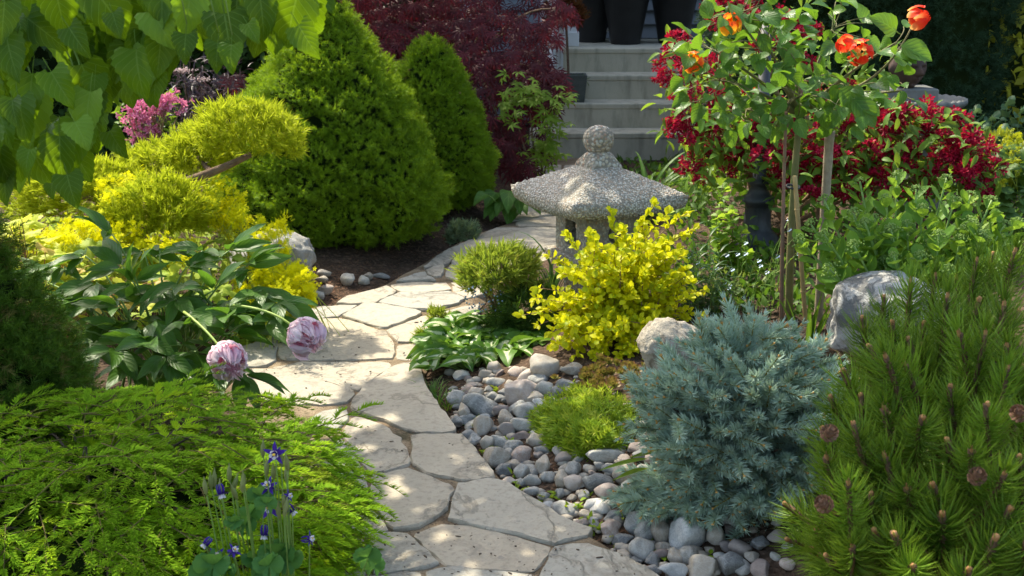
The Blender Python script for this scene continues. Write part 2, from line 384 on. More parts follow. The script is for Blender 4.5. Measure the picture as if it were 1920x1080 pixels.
# ground: one sheet, fine near the camera, reaching the horizon
gx = np.concatenate([[-150, -60, -25, -12, -7], np.arange(-5, 5.01, .045), [7, 12, 25, 60, 150]])
gy = np.concatenate([[-80, -30, -10, -3, 0, 1.2], np.arange(2.0, 9.6, .045), [10.5, 12, 16, 24, 45, 90, 200]])
X, Y = np.meshgrid(gx, gy); Z = gh(X, Y)
r_ = X - xr(Y); l_ = xl(Y) - X
soft = sstep(-.03, .06, np.maximum(r_, l_))
Z = Z + soft * .010 * lump(np.stack([X, Y, 0 * X], -1).reshape(-1, 3), 22, 3).reshape(X.shape) * ((np.abs(X) < 5) & (Y < 9.6) & (Y > 1.5)) - .02 * (1 - soft)
nxg, nyg = len(gx), len(gy); ii = np.arange(nyg - 1)[:, None] * nxg; jj = np.arange(nxg - 1)[None]
Geo().add(np.stack([X, Y, Z], -1), np.stack([ii + jj, ii + jj + 1, ii + nxg + jj + 1, ii + nxg + jj], -1)).build('ground', soil)['kind'] = 'structure'
# path: sand bed between the edges
ys = np.arange(1.9, 9.66, .04)
gp = Geo(); k = 17; uu = np.linspace(0, 1, k)
Lx = xl(ys) - .03; Rx = xr(ys) + .012
PX = Lx[:, None] + (Rx - Lx)[:, None] * uu; PY = np.broadcast_to(ys[:, None], PX.shape)
PZ = .0255 + .004 * lump(np.stack([PX, PY, 0 * PX], -1).reshape(-1, 3), 25, 4).reshape(PX.shape)
PZ[:, 0] -= .022; PZ[:, -1] -= .03
i = np.arange(len(ys) - 1)[:, None] * k; j = np.arange(k - 1)[None]
gp.add(np.stack([PX, PY, PZ], -1), np.stack([i + j, i + j + 1, i + k + j + 1, i + k + j], -1))
path = gp.build('path', sand); path['kind'] = 'structure'
FLAGS = [
 [(522,670),(523,650),(536,622),(550,600),(581,598),(638,596),(670,604),(708,618),(721,620),(735,638),(741,655),(737,671),(640,673),(560,673)],
 [(640,592),(683,570),(693,567),(738,575),(791,584),(779,593),(726,615),(711,615),(673,602)],
 [(572,590),(590,574),(672,571),(634,592),(587,597)],
 [(628,569),(652,555),(726,537),(745,547),(705,567),(672,570)],
 [(708,568),(750,549),(844,547),(871,561),(859,568),(806,581),(761,577)],
 [(729,535),(776,528),(840,530),(847,543),(791,547),(750,546)],
 [(740,529),(779,515),(797,510),(800,518),(818,527),(773,527)],
 [(797,509),(812,501),(835,498),(830,516),(821,521),(803,516)],
 [(853,481),(900,479),(905,520),(860,526),(834,519),(840,504)],
 [(792,503),(836,470),(845,466),(856,478),(838,496),(812,499)],
 [(858,477),(846,465),(905,438),(930,427),(1046,427),(1046,463),(990,470),(874,479)],
 [(972,424),(966,417),(1000,408),(1076,404),(1076,425)],
 [(905,480),(990,472),(1046,466),(1046,490),(960,497),(910,520)],
 [(848,528),(862,528),(905,524),(905,548),(874,558),(850,545)],
 [(1080,426),(1120,420),(1112,450),(1050,466),(1050,428)],
 [(960,414),(975,385),(1030,378),(1036,402)],[(1034,378),(1100,370),(1110,400),(1040,403)],
 [(975,382),(980,350),(1040,346),(1048,374)],[(1046,346),(1110,342),(1115,368),(1052,374)],
 [(978,347),(982,312),(1052,309),(1055,342)],[(1058,309),(1130,306),(1128,340),(1060,342)],
 [(795,593),(860,576),(900,568),(893,592),(845,612),(832,601),(808,590)],
 [(724,619),(779,597),(804,590),(828,602),(797,629),(785,638),(744,641),(737,630)],
 [(744,644),(785,641),(806,640),(797,672),(742,672)],
 [(508,686),(565,676),(732,677),(736,684),(700,707),(672,730),(630,717),(570,702),(515,692)],
 [(436,716),(470,690),(505,690),(585,707),(663,731),(655,752),(600,760),(480,748)],
 [(673,737),(690,718),(740,686),(789,679),(793,712),(803,732),(835,775),(857,811),(780,812),(720,787),(662,768),(660,755)],
 [(640,810),(662,778),(720,795),(750,820),(767,850),(770,870),(720,881),(690,884)],
 [(769,814),(868,815),(890,840),(932,894),(865,901),(800,885),(773,869),(771,835)],
 [(695,935),(700,889),(720,890),(768,879),(843,910),(850,920),(830,962),(790,984),(735,991)],
 [(856,913),(870,905),(938,897),(970,915),(1030,955),(1062,978),(1112,993),(1098,1002),(1036,1020),(990,1005),(880,981),(840,974),(847,945)],
 [(775,997),(830,977),(905,985),(970,1005),(1034,1024),(1005,1071),(920,1064),(835,1056),(787,1012)],
 [(690,1000),(765,998),(788,1022),(826,1055),(790,1064),(700,1074)],
 [(800,1073),(835,1060),(920,1068),(1000,1076),(985,1130),(800,1125)],
 [(1013,1072),(1041,1024),(1100,1018),(1150,1030),(1195,1052),(1262,1100),(1240,1130),(1005,1130)],
 [(690,1080),(790,1070),(793,1128),(680,1135)],
 [(440,686),(500,684),(518,672),(518,655),(532,620),(480,640),(425,662)],
 [(600,770),(650,765),(655,785),(630,805),(575,790)],[(640,820),(686,890),(690,930),(640,930),(600,850)],
 [(640,940),(690,940),(730,994),(686,1000),(640,1010)],[(640,1015),(684,1004),(690,1075),(640,1085)],
]
def flag_poly(pts, z, inset):
    P = np.array([atz(a, b, z)[:2] for a, b in pts]); c = P.mean(0); out = []
    for a in range(len(P)):
        p, q = P[a], P[(a + 1) % len(P)]; d = np.linalg.norm(q - p); m = max(2, int(d / .035))
        for t in np.arange(m) / m: out.append(p + (q - p) * t)
    O = np.array(out)
    O = O * .7 + .15 * (np.roll(O, 1, 0) + np.roll(O, -1, 0))
    O = O + rng.normal(size=O.shape) * .0028
    dv = norm(O - c); return O - dv * inset, c
for pts in FLAGS:
    ztop = .034 + rng.normal() * .003
    O, c = flag_poly(pts, .034, -.004); n = len(O); g = Geo(); R = [(0, -.02), (.0, ztop - .007), (.001, ztop - .003), (.004, ztop), (.35, ztop), (.7, ztop)]
    rings = []
    dv = c - O; ln = np.linalg.norm(dv, axis=1, keepdims=True); wob = rng.normal(size=(n, 1)) * .0015
    for q, (ins, z) in enumerate(R):
        pos = O + (dv / ln) * np.minimum(np.abs(ins + (wob if q in (2, 3) else 0)), ln * .3) if q < 4 else O + dv * ins
        zz = np.full((n, 1), z) + (rng.normal(size=(n, 1)) * .0012 if q in (2, 3) else 0)
        rings.append(np.concatenate([pos, zz], 1))
    V = np.concatenate(rings + [[[c[0], c[1], ztop + .0005]]]); a = np.arange(n); b = (a + 1) % n
    Q = np.concatenate([np.stack([q * n + a, q * n + b, (q + 1) * n + b, (q + 1) * n + a], -1) for q in range(len(R) - 1)])
    T = np.stack([(len(R) - 1) * n + a, (len(R) - 1) * n + b, np.full(n, len(R) * n)], -1)
    V[:, :2] -= c; me = None
    ar = np.sum(O[:, 0] * np.roll(O[:, 1], -1) - O[:, 1] * np.roll(O[:, 0], -1))
    if ar < 0: Q = Q[:, ::-1]; T = T[:, ::-1]
    link('flagstone', Geo().add(V, Q, T).mesh('flagstone', flag, False), path, Matrix.Translation((c[0], c[1], 0)))

# ------------------------------------------------------------------ porch: steps, house wall and what stands on the steps
def concmat(name, c1, c2, sc=3.0, streak=True):
    n = NT(name); co = n.n('TexCoord').outputs['Object']; sx = n.n('Mapping', None, Vector=co, Scale=(1.5, 1.5, .35)).outputs[0]
    a = n.noise(sc, 6, co, .65); b = n.noise(sc * 3, 5, sx, .6); f = n.noise(120, 3, co)
    col = n.mix(n.ramp(a, [(.3, (0, 0, 0)), (.7, (1, 1, 1))]), c1, c2)
    if streak: col = n.mix(n.ramp(b, [(.48, (0, 0, 0)), (.68, (.6, .6, .6))]), col, tuple(x * .55 for x in c1))
    return n.done(n.bsdf(col, .85, .2, n.bump(n.math('ADD', f, n.math('MULTIPLY', a, 2.0)), .35, .006)))
conc = concmat('worn_concrete', (.45, .41, .31), (.58, .53, .41))
white = concmat('white_paint', (.62, .63, .63), (.72, .73, .73), 2.0, False)
siding_m = concmat('siding_paint', (.16, .18, .20), (.21, .23, .25), 2.0, False)
SX0, SX1 = .26, 2.3
steps = thing('porch_steps', 'worn concrete porch steps, four high, leading up to the house', 'steps', (1.2, 9.7, 0))
zt = [.21, .40, .59, .78]
for q in range(4):
    y0 = 9.67 + .28 * q; y1 = (9.67 + .28 * (q + 1)) if q < 3 else 11.62; zb = 0 if q == 0 else zt[q - 1]
    box((SX0 - (.0 if q else .12), y0 + .006, zb - (.05 if q else 0)), (SX1, y1 + .1, zt[q] - .045), .0).build('riser', conc, steps)
    box((SX0 - (.0 if q else .12), y0, zt[q] - .045), (SX1, y1 + .05 if q < 3 else y1, zt[q]), .008).build('tread', conc, steps)
house = thing('house', 'house front with dark blue-grey horizontal siding behind the porch', 'house', (1.0, 11.7, 0))
box((-9, 11.72, 0), (12, 12.2, 4.6)).build('wall', siding_m, house)
bd = box((-10.5, -.0, 0), (10.5, .05, .122), .004)
V = bd.tmpl()[0]; V[:, 1] += np.where(V[:, 2] > .06, .03, 0)
bme = Geo().add(V, bd.tmpl()[1], bd.tmpl()[2]).mesh('siding_board', siding_m, False)
for q in range(37): link('siding_board', bme, house, Matrix.Translation((1.5, 11.655, .05 + .122 * q)))
rf = Geo().add([(-9.6, 11.1, 4.55), (12.6, 11.1, 4.55), (12.6, 15.5, 6.4), (-9.6, 15.5, 6.4), (-9.6, 11.1, 4.7), (12.6, 11.1, 4.7), (12.6, 15.5, 6.55), (-9.6, 15.5, 6.55)],
               [(0, 1, 2, 3), (4, 7, 6, 5), (0, 4, 5, 1), (1, 5, 6, 2), (2, 6, 7, 3), (3, 7, 4, 0)]).build('roof', plainmat('shingle', (.06, .06, .06), (.1, .1, .1)), house)
# porch column base
x0 = at(1050, 70, 10.75)[0]; x1 = at(1085, 70, 10.75)[0]
colm = thing('porch_column', 'pale grey square porch column on a plinth at top of the steps', 'column', ((x0 + x1) / 2, 10.8, .78))
box((x0, 10.68, .78), (x1, 10.84, .90), .006).build('plinth', white, colm)
box((x0 + .02, 10.70, .90), (x1 - .02, 10.82, 2.5), .004).build('shaft', white, colm)
# railing at the left of the steps
rail = thing('stair_railing', 'white wooden stair railing with square balusters beside the steps', 'railing', (.3, 9.9, 0))
ra, rb = at(1032, 118, 9.95), at(1055, 45, 10.7)
A = np.array([.30, 9.9, .62]); B = np.array([.33, 10.72, 1.02])
for dz, nm in ((0, 'bottom_rail'), (.55, 'top_rail')):
    V, Q, T, UV = tube(np.array([A + (0, 0, dz), B + (0, 0, dz)]), .035, 4); Geo().add(V, Q, T).build(nm, white, rail, False)
for q in range(7):
    x = at(1018 + q * 6, 70, 10.25)[0]; y = 10.65 - q * .06
    box((x - .011, y - .012, .12), (x + .011, y + .012, 1.45), .002).build('baluster', white, rail)
potm = plainmat('dark_glazed_pot', (.012, .012, .013), (.022, .022, .024), .45, .4, 9, .08)
POTL = ['tall black tapered planter beside the porch column', 'tall black tapered planter standing alone in the middle of the landing', 'tall black tapered planter behind the tip of the red-flowered shrub']
for q, (px, yy) in enumerate([(1108, 11.25), (1173, 11.0), (1262, 11.1)]):
    p = at(px, 72, yy); p[2] = .78; hh = .68; b, t = .12, .245
    root = thing('tapered_planter', POTL[q], 'planter', p, 'black porch planters')
    V, Q = lathe([(0, .78), (b, .78), (b + .004, .785), (t, .78 + hh - .03), (t + .012, .78 + hh - .03), (t + .012, .78 + hh), (t - .02, .78 + hh), (t - .03, .78 + hh - .08), (0, .78 + hh - .08)], 28, (p[0], p[1], 0))
    Geo().add(V, Q).build('pot', potm, root)
    lf = leaf(.12, .05, 'ovate', ny=4, nx=2).tmpl(); D = rand_dirs(40); D[:, 2] = np.abs(D[:, 2]); gg = Geo().scatter(lf, frames(D, (0, 0, 1)), np.array([p[0], p[1], .78 + hh - .06]) + D * .08)
    gg.build('foliage', leafmat('pot_leaf%d' % q, (.04, .1, .02), (.06, .14, .03)), root)
bench = thing('low_bench', 'low white bench standing on the porch between column and planter', 'bench', (.62, 11.2, .78))
bx0, bx1 = at(1084, 60, 11.3)[0], at(1152, 60, 11.3)[0]
box((bx0, 11.2, .865), (bx1, 11.5, .905), .006).build('seat', white, bench)
for x in (bx0 + .03, (bx0 + bx1) / 2, bx1 - .03): box((x - .018, 11.23, .78), (x + .018, 11.26, .866), .003).build('leg', white, bench)
# box planter with a clipped standard on the second step
pb = at(1074, 183, 10.02); pz = .40
pl = thing('box_planter', 'dark square box planter on the second porch step', 'planter', (pb[0], 10.1, pz))
pw = .11
for sg, (lo, hi) in enumerate([((-pw, -pw, 0), (pw, -pw + .02, .21)), ((-pw, pw - .02, 0), (pw, pw, .21)), ((-pw, -pw + .02, 0), (-pw + .02, pw - .02, .21)), ((pw - .02, -pw + .02, 0), (pw, pw - .02, .21)), ((-pw + .02, -pw + .02, .15), (pw - .02, pw - .02, .17))]):
    g = box(lo, hi, .003 if sg < 4 else 0); V, Q, T, U, Aa, mq, mt = g.tmpl(); f = .82 + .18 * V[:, 2] / .21; V = V * np.stack([f, f, 1 + 0 * f], -1) + np.array([pb[0], 10.1, pz])
    Geo().add(V, Q, T).build('side_board' if sg < 4 else 'soil_fill', plainmat('dark_board', (.07, .08, .07), (.12, .13, .115)) if sg == 0 else (MATS['dark_board'] if sg < 4 else soil), pl, False)
# ================================================================== stone lantern
def aggmat(name, scale, bumpd, c):
    n = NT(name); co = n.n('TexCoord').outputs['Object']
    v = n.n('TexVoronoi', None, Scale=scale, Vector=co); v.inputs['Randomness'].default_value = 1.0
    pick = n.n('SeparateColor', None, Color=v.outputs['Color']).outputs[0]
    col = n.ramp(pick, [(0, c[0]), (.35, c[1]), (.6, c[2]), (.85, c[3])])
    gap = n.ramp(v.outputs['Distance'], [(.42, (0, 0, 0)), (.62, (1, 1, 1))])
    col = n.mix(gap, col, (.21, .19, .16)); col = n.mix(n.ramp(n.noise(5, 5, co), [(.5, (0, 0, 0)), (.75, (.55, .55, .55))]), col, (.17, .165, .11))
    h = n.math('MULTIPLY', n.math('SUBTRACT', .75, v.outputs['Distance']), 1.0)
    return n.done(n.bsdf(col, .8, .25, n.bump(h, 1.0, bumpd)))
aggc = [(.30, .28, .24), (.44, .42, .38), (.56, .54, .50), (.36, .27, .20)]
agg = aggmat('exposed_aggregate', 125.0, .006, aggc)
agg_big = aggmat('coarse_aggregate', 70.0, .008, [(.33, .30, .25), (.42, .36, .28), (.48, .47, .43), (.33, .22, .16)])
agg_body = aggmat('aggregate_body', 90.0, .003, [(.27, .25, .20), (.36, .33, .27), (.40, .38, .33), (.27, .19, .13)])
LY = 5.1; lc = at(1122, 300, LY); lx = lc[0]
zk = at(1120, 235, LY)[2]                       # top of the knob
zb = gh(lx, LY)
lant = thing('stone_lantern', 'stone garden lantern with broad pebbled roof and round knob, behind golden shrub', 'lantern', (lx, LY, zb))
rot = math.radians(45 - 18)
def sq(V): # rotate about the lantern's axis: one corner faces the camera, a little to the left
    c, s = math.cos(rot), math.sin(rot); W = np.array(V, float).copy(); W[:, 0], W[:, 1] = V[:, 0] * c - V[:, 1] * s + lx, V[:, 0] * s + V[:, 1] * c + LY; return W
zp0 = at(1122, 311, LY)[2]; ze = zp0 - .116
m = 26; s_ = np.linspace(-1, 1, m + 1); a_ = .262
SXX, SYY = np.meshgrid(s_, s_); mx = np.maximum(np.abs(SXX), np.abs(SYY)); cr = (np.abs(SXX) * np.abs(SYY)) ** 2.2
bul = 1 - .04 * (1 - np.minimum(np.abs(SXX), np.abs(SYY)) / np.maximum(mx, 1e-6)) * (mx > .9)
top = ze + .150 * (1 - mx) ** .85 + .022 * cr; bot = ze - .050 + .018 * cr - .028 * (1 - mx) * 0 + .012 * (1 - mx)
V1 = np.stack([SXX * a_ * bul, SYY * a_ * bul, top], -1).reshape(-1, 3); V2 = np.stack([SXX * a_ * .955, SYY * a_ * .955, bot], -1).reshape(-1, 3)
V1[:, 2] += .003 * lump(V1, 40, 5); i = np.arange(m)[:, None] * (m + 1); j = np.arange(m)[None]; Qt = np.stack([i + j, i + j + 1, i + m + 2 + j, i + m + 1 + j], -1).reshape(-1, 4)
k = (m + 1) ** 2; ring = np.concatenate([np.arange(m), (np.arange(m) * (m + 1)) + m, (k - 1 - np.arange(m)), (m * (m + 1) - np.arange(m) * (m + 1))])
V3 = V1[ring] * .5 + V2[ring] * .5; cxy = 1.012; V3[:, :2] *= cxy; n_ = len(ring); a = np.arange(n_); b = (a + 1) % n_
V = np.concatenate([V1, V2, V3])
Qs = np.concatenate([np.stack([2 * k + a, 2 * k + b, ring[b], ring[a]], -1), np.stack([k + ring[a], k + ring[b], 2 * k + b, 2 * k + a], -1)])
Geo().add(sq(V), np.concatenate([Qt, Qt[:, ::-1] + k, Qs])).build('roof', agg, lant)
# knob: ball, neck and square plinth
V, Q = lathe([(0, .072), (.018, .071), (.036, .063), (.052, .046), (.061, .024), (.063, .002), (.058, -.022), (.046, -.045), (.037, -.056)][::-1], 26)
V[:, 2] = V[:, 2] * .84 + zk - .0605; V[:, :2] *= (1 + .04 * lump(V, 30, 8))[:, None]; Geo().add(sq(V), Q).build('knob', agg_big, lant)
prof = [(.088, -.03), (.088, 0), (.083, .012), (.052, .052), (.041, .066), (.040, .085)]
g = Geo(); rows = []
for (h, z) in prof:
    e = 11; ring2 = []
    for sgn in range(4):
        for t in np.linspace(-1, 1, e)[:-1]:
            p = np.array([t, -1.0]); c, s = math.cos(sgn * PI / 2), math.sin(sgn * PI / 2); p = np.array([p[0] * c - p[1] * s, p[0] * s + p[1] * c])
            if z > .05: p = p / np.linalg.norm(p) * (1 if z > .06 else 1.12)
            ring2.append([p[0] * h * (.78 if z < .05 else 1), p[1] * h * (.78 if z < .05 else 1), zp0 + z * (.82 if z > 0 else 1)])
    rows.append(ring2)
V = np.array(rows).reshape(-1, 3); nr = 40; i = np.arange(len(prof) - 1)[:, None] * nr; j = np.arange(nr)[None]; Q = np.stack([i + j, i + (j + 1) % nr, i + nr + (j + 1) % nr, i + nr + j], -1).reshape(-1, 4)
V += rng.normal(size=V.shape) * .0008; V[:, 2] += .004
g.add(sq(V), Q); g.build('knob_plinth', agg_big, lant)
# body: four walls; square window on one face, round opening on the next
hb = .124; zt_ = ze - .045; zbo = zt_ - .185; wth = .032
def wall(ang, hole):
    nn = 32; g = Geo(); 
    if hole == 'round': c0 = np.array([.012, (zt_ + zbo) / 2 - .005]); pts = [(c0[0] + .036 * math.cos(t), c0[1] + .036 * math.sin(t)) for t in np.arange(nn) * 2 * PI / nn]
    else:
        c0 = np.array([0.0, (zt_ + zbo) / 2 - .01]); pts = []
        for t in np.arange(nn) * 2 * PI / nn:
            d = np.array([math.cos(t), math.sin(t)]); f = min(.045 / max(abs(d[0]), 1e-6), .052 / max(abs(d[1]), 1e-6)); pts.append((c0[0] + d[0] * f, c0[1] + d[1] * f))
    outer = []
    for t in np.arange(nn) * 2 * PI / nn:
        d = np.array([math.cos(t), math.sin(t)]); fx = ((hb - c0[0]) if d[0] > 0 else (hb + c0[0])) / max(abs(d[0]), 1e-6); fz = ((zt_ - c0[1]) if d[1] > 0 else (c0[1] - zbo)) / max(abs(d[1]), 1e-6)
        f = min(fx, fz); outer.append((c0[0] + d[0] * f, c0[1] + d[1] * f))
    V = [(x, -hb, z) for x, z in outer] + [(x, -hb, z) for x, z in pts] + [(x, -hb + wth, z) for x, z in pts] + [(x, -hb + wth, z) for x, z in outer]
    V = np.array(V); c, s = math.cos(ang), math.sin(ang); V[:, 0], V[:, 1] = V[:, 0] * c - V[:, 1] * s, V[:, 0] * s + V[:, 1] * c
    a = np.arange(nn); b = (a + 1) % nn; Q = np.concatenate([np.stack([q * nn + a, q * nn + b, (q + 1) * nn + b, (q + 1) * nn + a], -1) for q in range(3)])
    g.add(sq(V), Q); g.build('body_wall', agg_body, lant, smooth=False)
wall(0, 'round'); wall(PI, 'round'); wall(-PI / 2, 'square'); wall(PI / 2, 'square')
def sqbox(lo, hi, nm):
    bx = box(lo, hi, .006).tmpl(); Geo().add(sq(bx[0]), bx[1], bx[2]).build(nm, agg_body, lant, smooth=False)
sqbox((-.16, -.16, zbo - .04), (.16, .16, zbo + .001), 'platform'); sqbox((-.1, -.1, zb - .05), (.1, .1, zbo - .04), 'pedestal')

# ================================================================== stones
IV, IT = ico(3)
def stone_mesh(seed, ang=.0, rough=.06, mat=None):
    r = np.random.default_rng(seed); V = IV.copy()
    if ang:                                            # angular: flatten by random cutting planes
        for _ in range(9):
            d = norm(r.normal(size=3)); lim = .52 + .28 * r.random(); h = V @ d; V = V - np.maximum(h - lim, 0)[:, None] * d * ang
    V = V * (1 + .20 * lump(V, 1.7, seed))[:, None]; V = V * (1 + rough * lump(V, 4, seed + 50))[:, None] * (1 + .012 * lump(V, 14, seed + 70))[:, None] 
    V = V / np.abs(V).max(0); return Geo().add(V, None, IT)
def stonemat(name, a, b, c, band=0.0, speck=1.0, rust=.3):
    n = NT(name); co = n.n('TexCoord').outputs['Object']; rd = n.n('ObjectInfo').outputs['Random']
    mp = n.n('VectorMath', {'operation': 'ADD'}, i0=co, i1=n.n('CombineXYZ', None, X=n.math('MULTIPLY', rd, 31.0), Y=n.math('MULTIPLY', rd, 13.0), Z=rd).outputs[0]).outputs[0]
    big = n.noise(2.2, 5, mp, .6, .8); col = n.mix(n.ramp(big, [(.32, (0, 0, 0)), (.68, (1, 1, 1))]), a, b)
    if band:
        w = n.n('TexWave', None, Scale=.45, Distortion=9.0, Detail=4.0, Vector=mp).outputs[1]; col = n.mix(n.ramp(w, [(.72, (0, 0, 0)), (.93, (band * .8,) * 3)]), col, c)
    sp = n.noise(8.5, 5, mp, .75); col = n.mix(n.ramp(sp, [(.52, (0, 0, 0)), (.62, (.8 * speck,) * 3)]), col, c)
    sd = n.noise(10.5, 5, mp, .78); col = n.mix(n.ramp(sd, [(.58, (0, 0, 0)), (.67, (.7 * speck,) * 3)]), col, tuple(x * .38 for x in a)); vn = n.n('TexVoronoi', {'feature': 'DISTANCE_TO_EDGE'}, Scale=1.1, Vector=mp).outputs[0]; col = n.mix(n.ramp(vn, [(.0, (.55, .55, .55)), (.03, (0, 0, 0))]), col, c)
    col = n.mix(n.math('MULTIPLY', n.ramp(n.noise(1.6, 4, mp), [(.56, (0, 0, 0)), (.7, (1, 1, 1))]), rust), col, (.24, .15, .07))
    col = n.mix(n.math('MULTIPLY', n.math('FRACT', n.math('MULTIPLY', rd, 3.7)), .3), col, (.17, .165, .15)); col = n.mix(n.math('MULTIPLY', n.math('FRACT', n.math('MULTIPLY', rd, 8.9)), .4), col, (.50, .46, .40))
    return n.done(n.bsdf(col, .75, .3, n.bump(n.math('ADD', n.math('MULTIPLY', n.noise(13, 6, mp, .7), .8), n.math('MULTIPLY', sp, .3)), .6, .006)))
SM = {
 'grey': stonemat('stone_grey', (.26, .25, .22), (.40, .385, .345), (.53, .51, .46), .5),
 'blue': stonemat('stone_blue_grey', (.165, .165, .155), (.275, .275, .26), (.43, .43, .40), .6, 1, .1),
 'pink': stonemat('stone_pink_granite', (.36, .255, .21), (.46, .36, .30), (.54, .49, .44), .3, .7, .2),
 'brown': stonemat('stone_brown', (.25, .20, .145), (.38, .32, .25), (.48, .44, .37), .4, .8, .5),
 'plum': stonemat('stone_plum', (.18, .12, .105), (.25, .18, .16), (.32, .28, .25), .2, .5, .1),
 'white': stonemat('stone_white', (.47, .46, .43), (.60, .59, .56), (.30, .31, .31), .2, .9, .1),
 'dark': stonemat('stone_dark', (.085, .09, .095), (.16, .17, .17), (.30, .31, .31), .3, .9, .1),
}
SMESH = {}
for kx in SM:
    for q in range(5):
        SMESH[kx, q] = stone_mesh(100 + list(SM).index(kx) * 11 + q, 1.0 if q >= 3 else .72, .06).mesh('stone_' + kx, SM[kx])
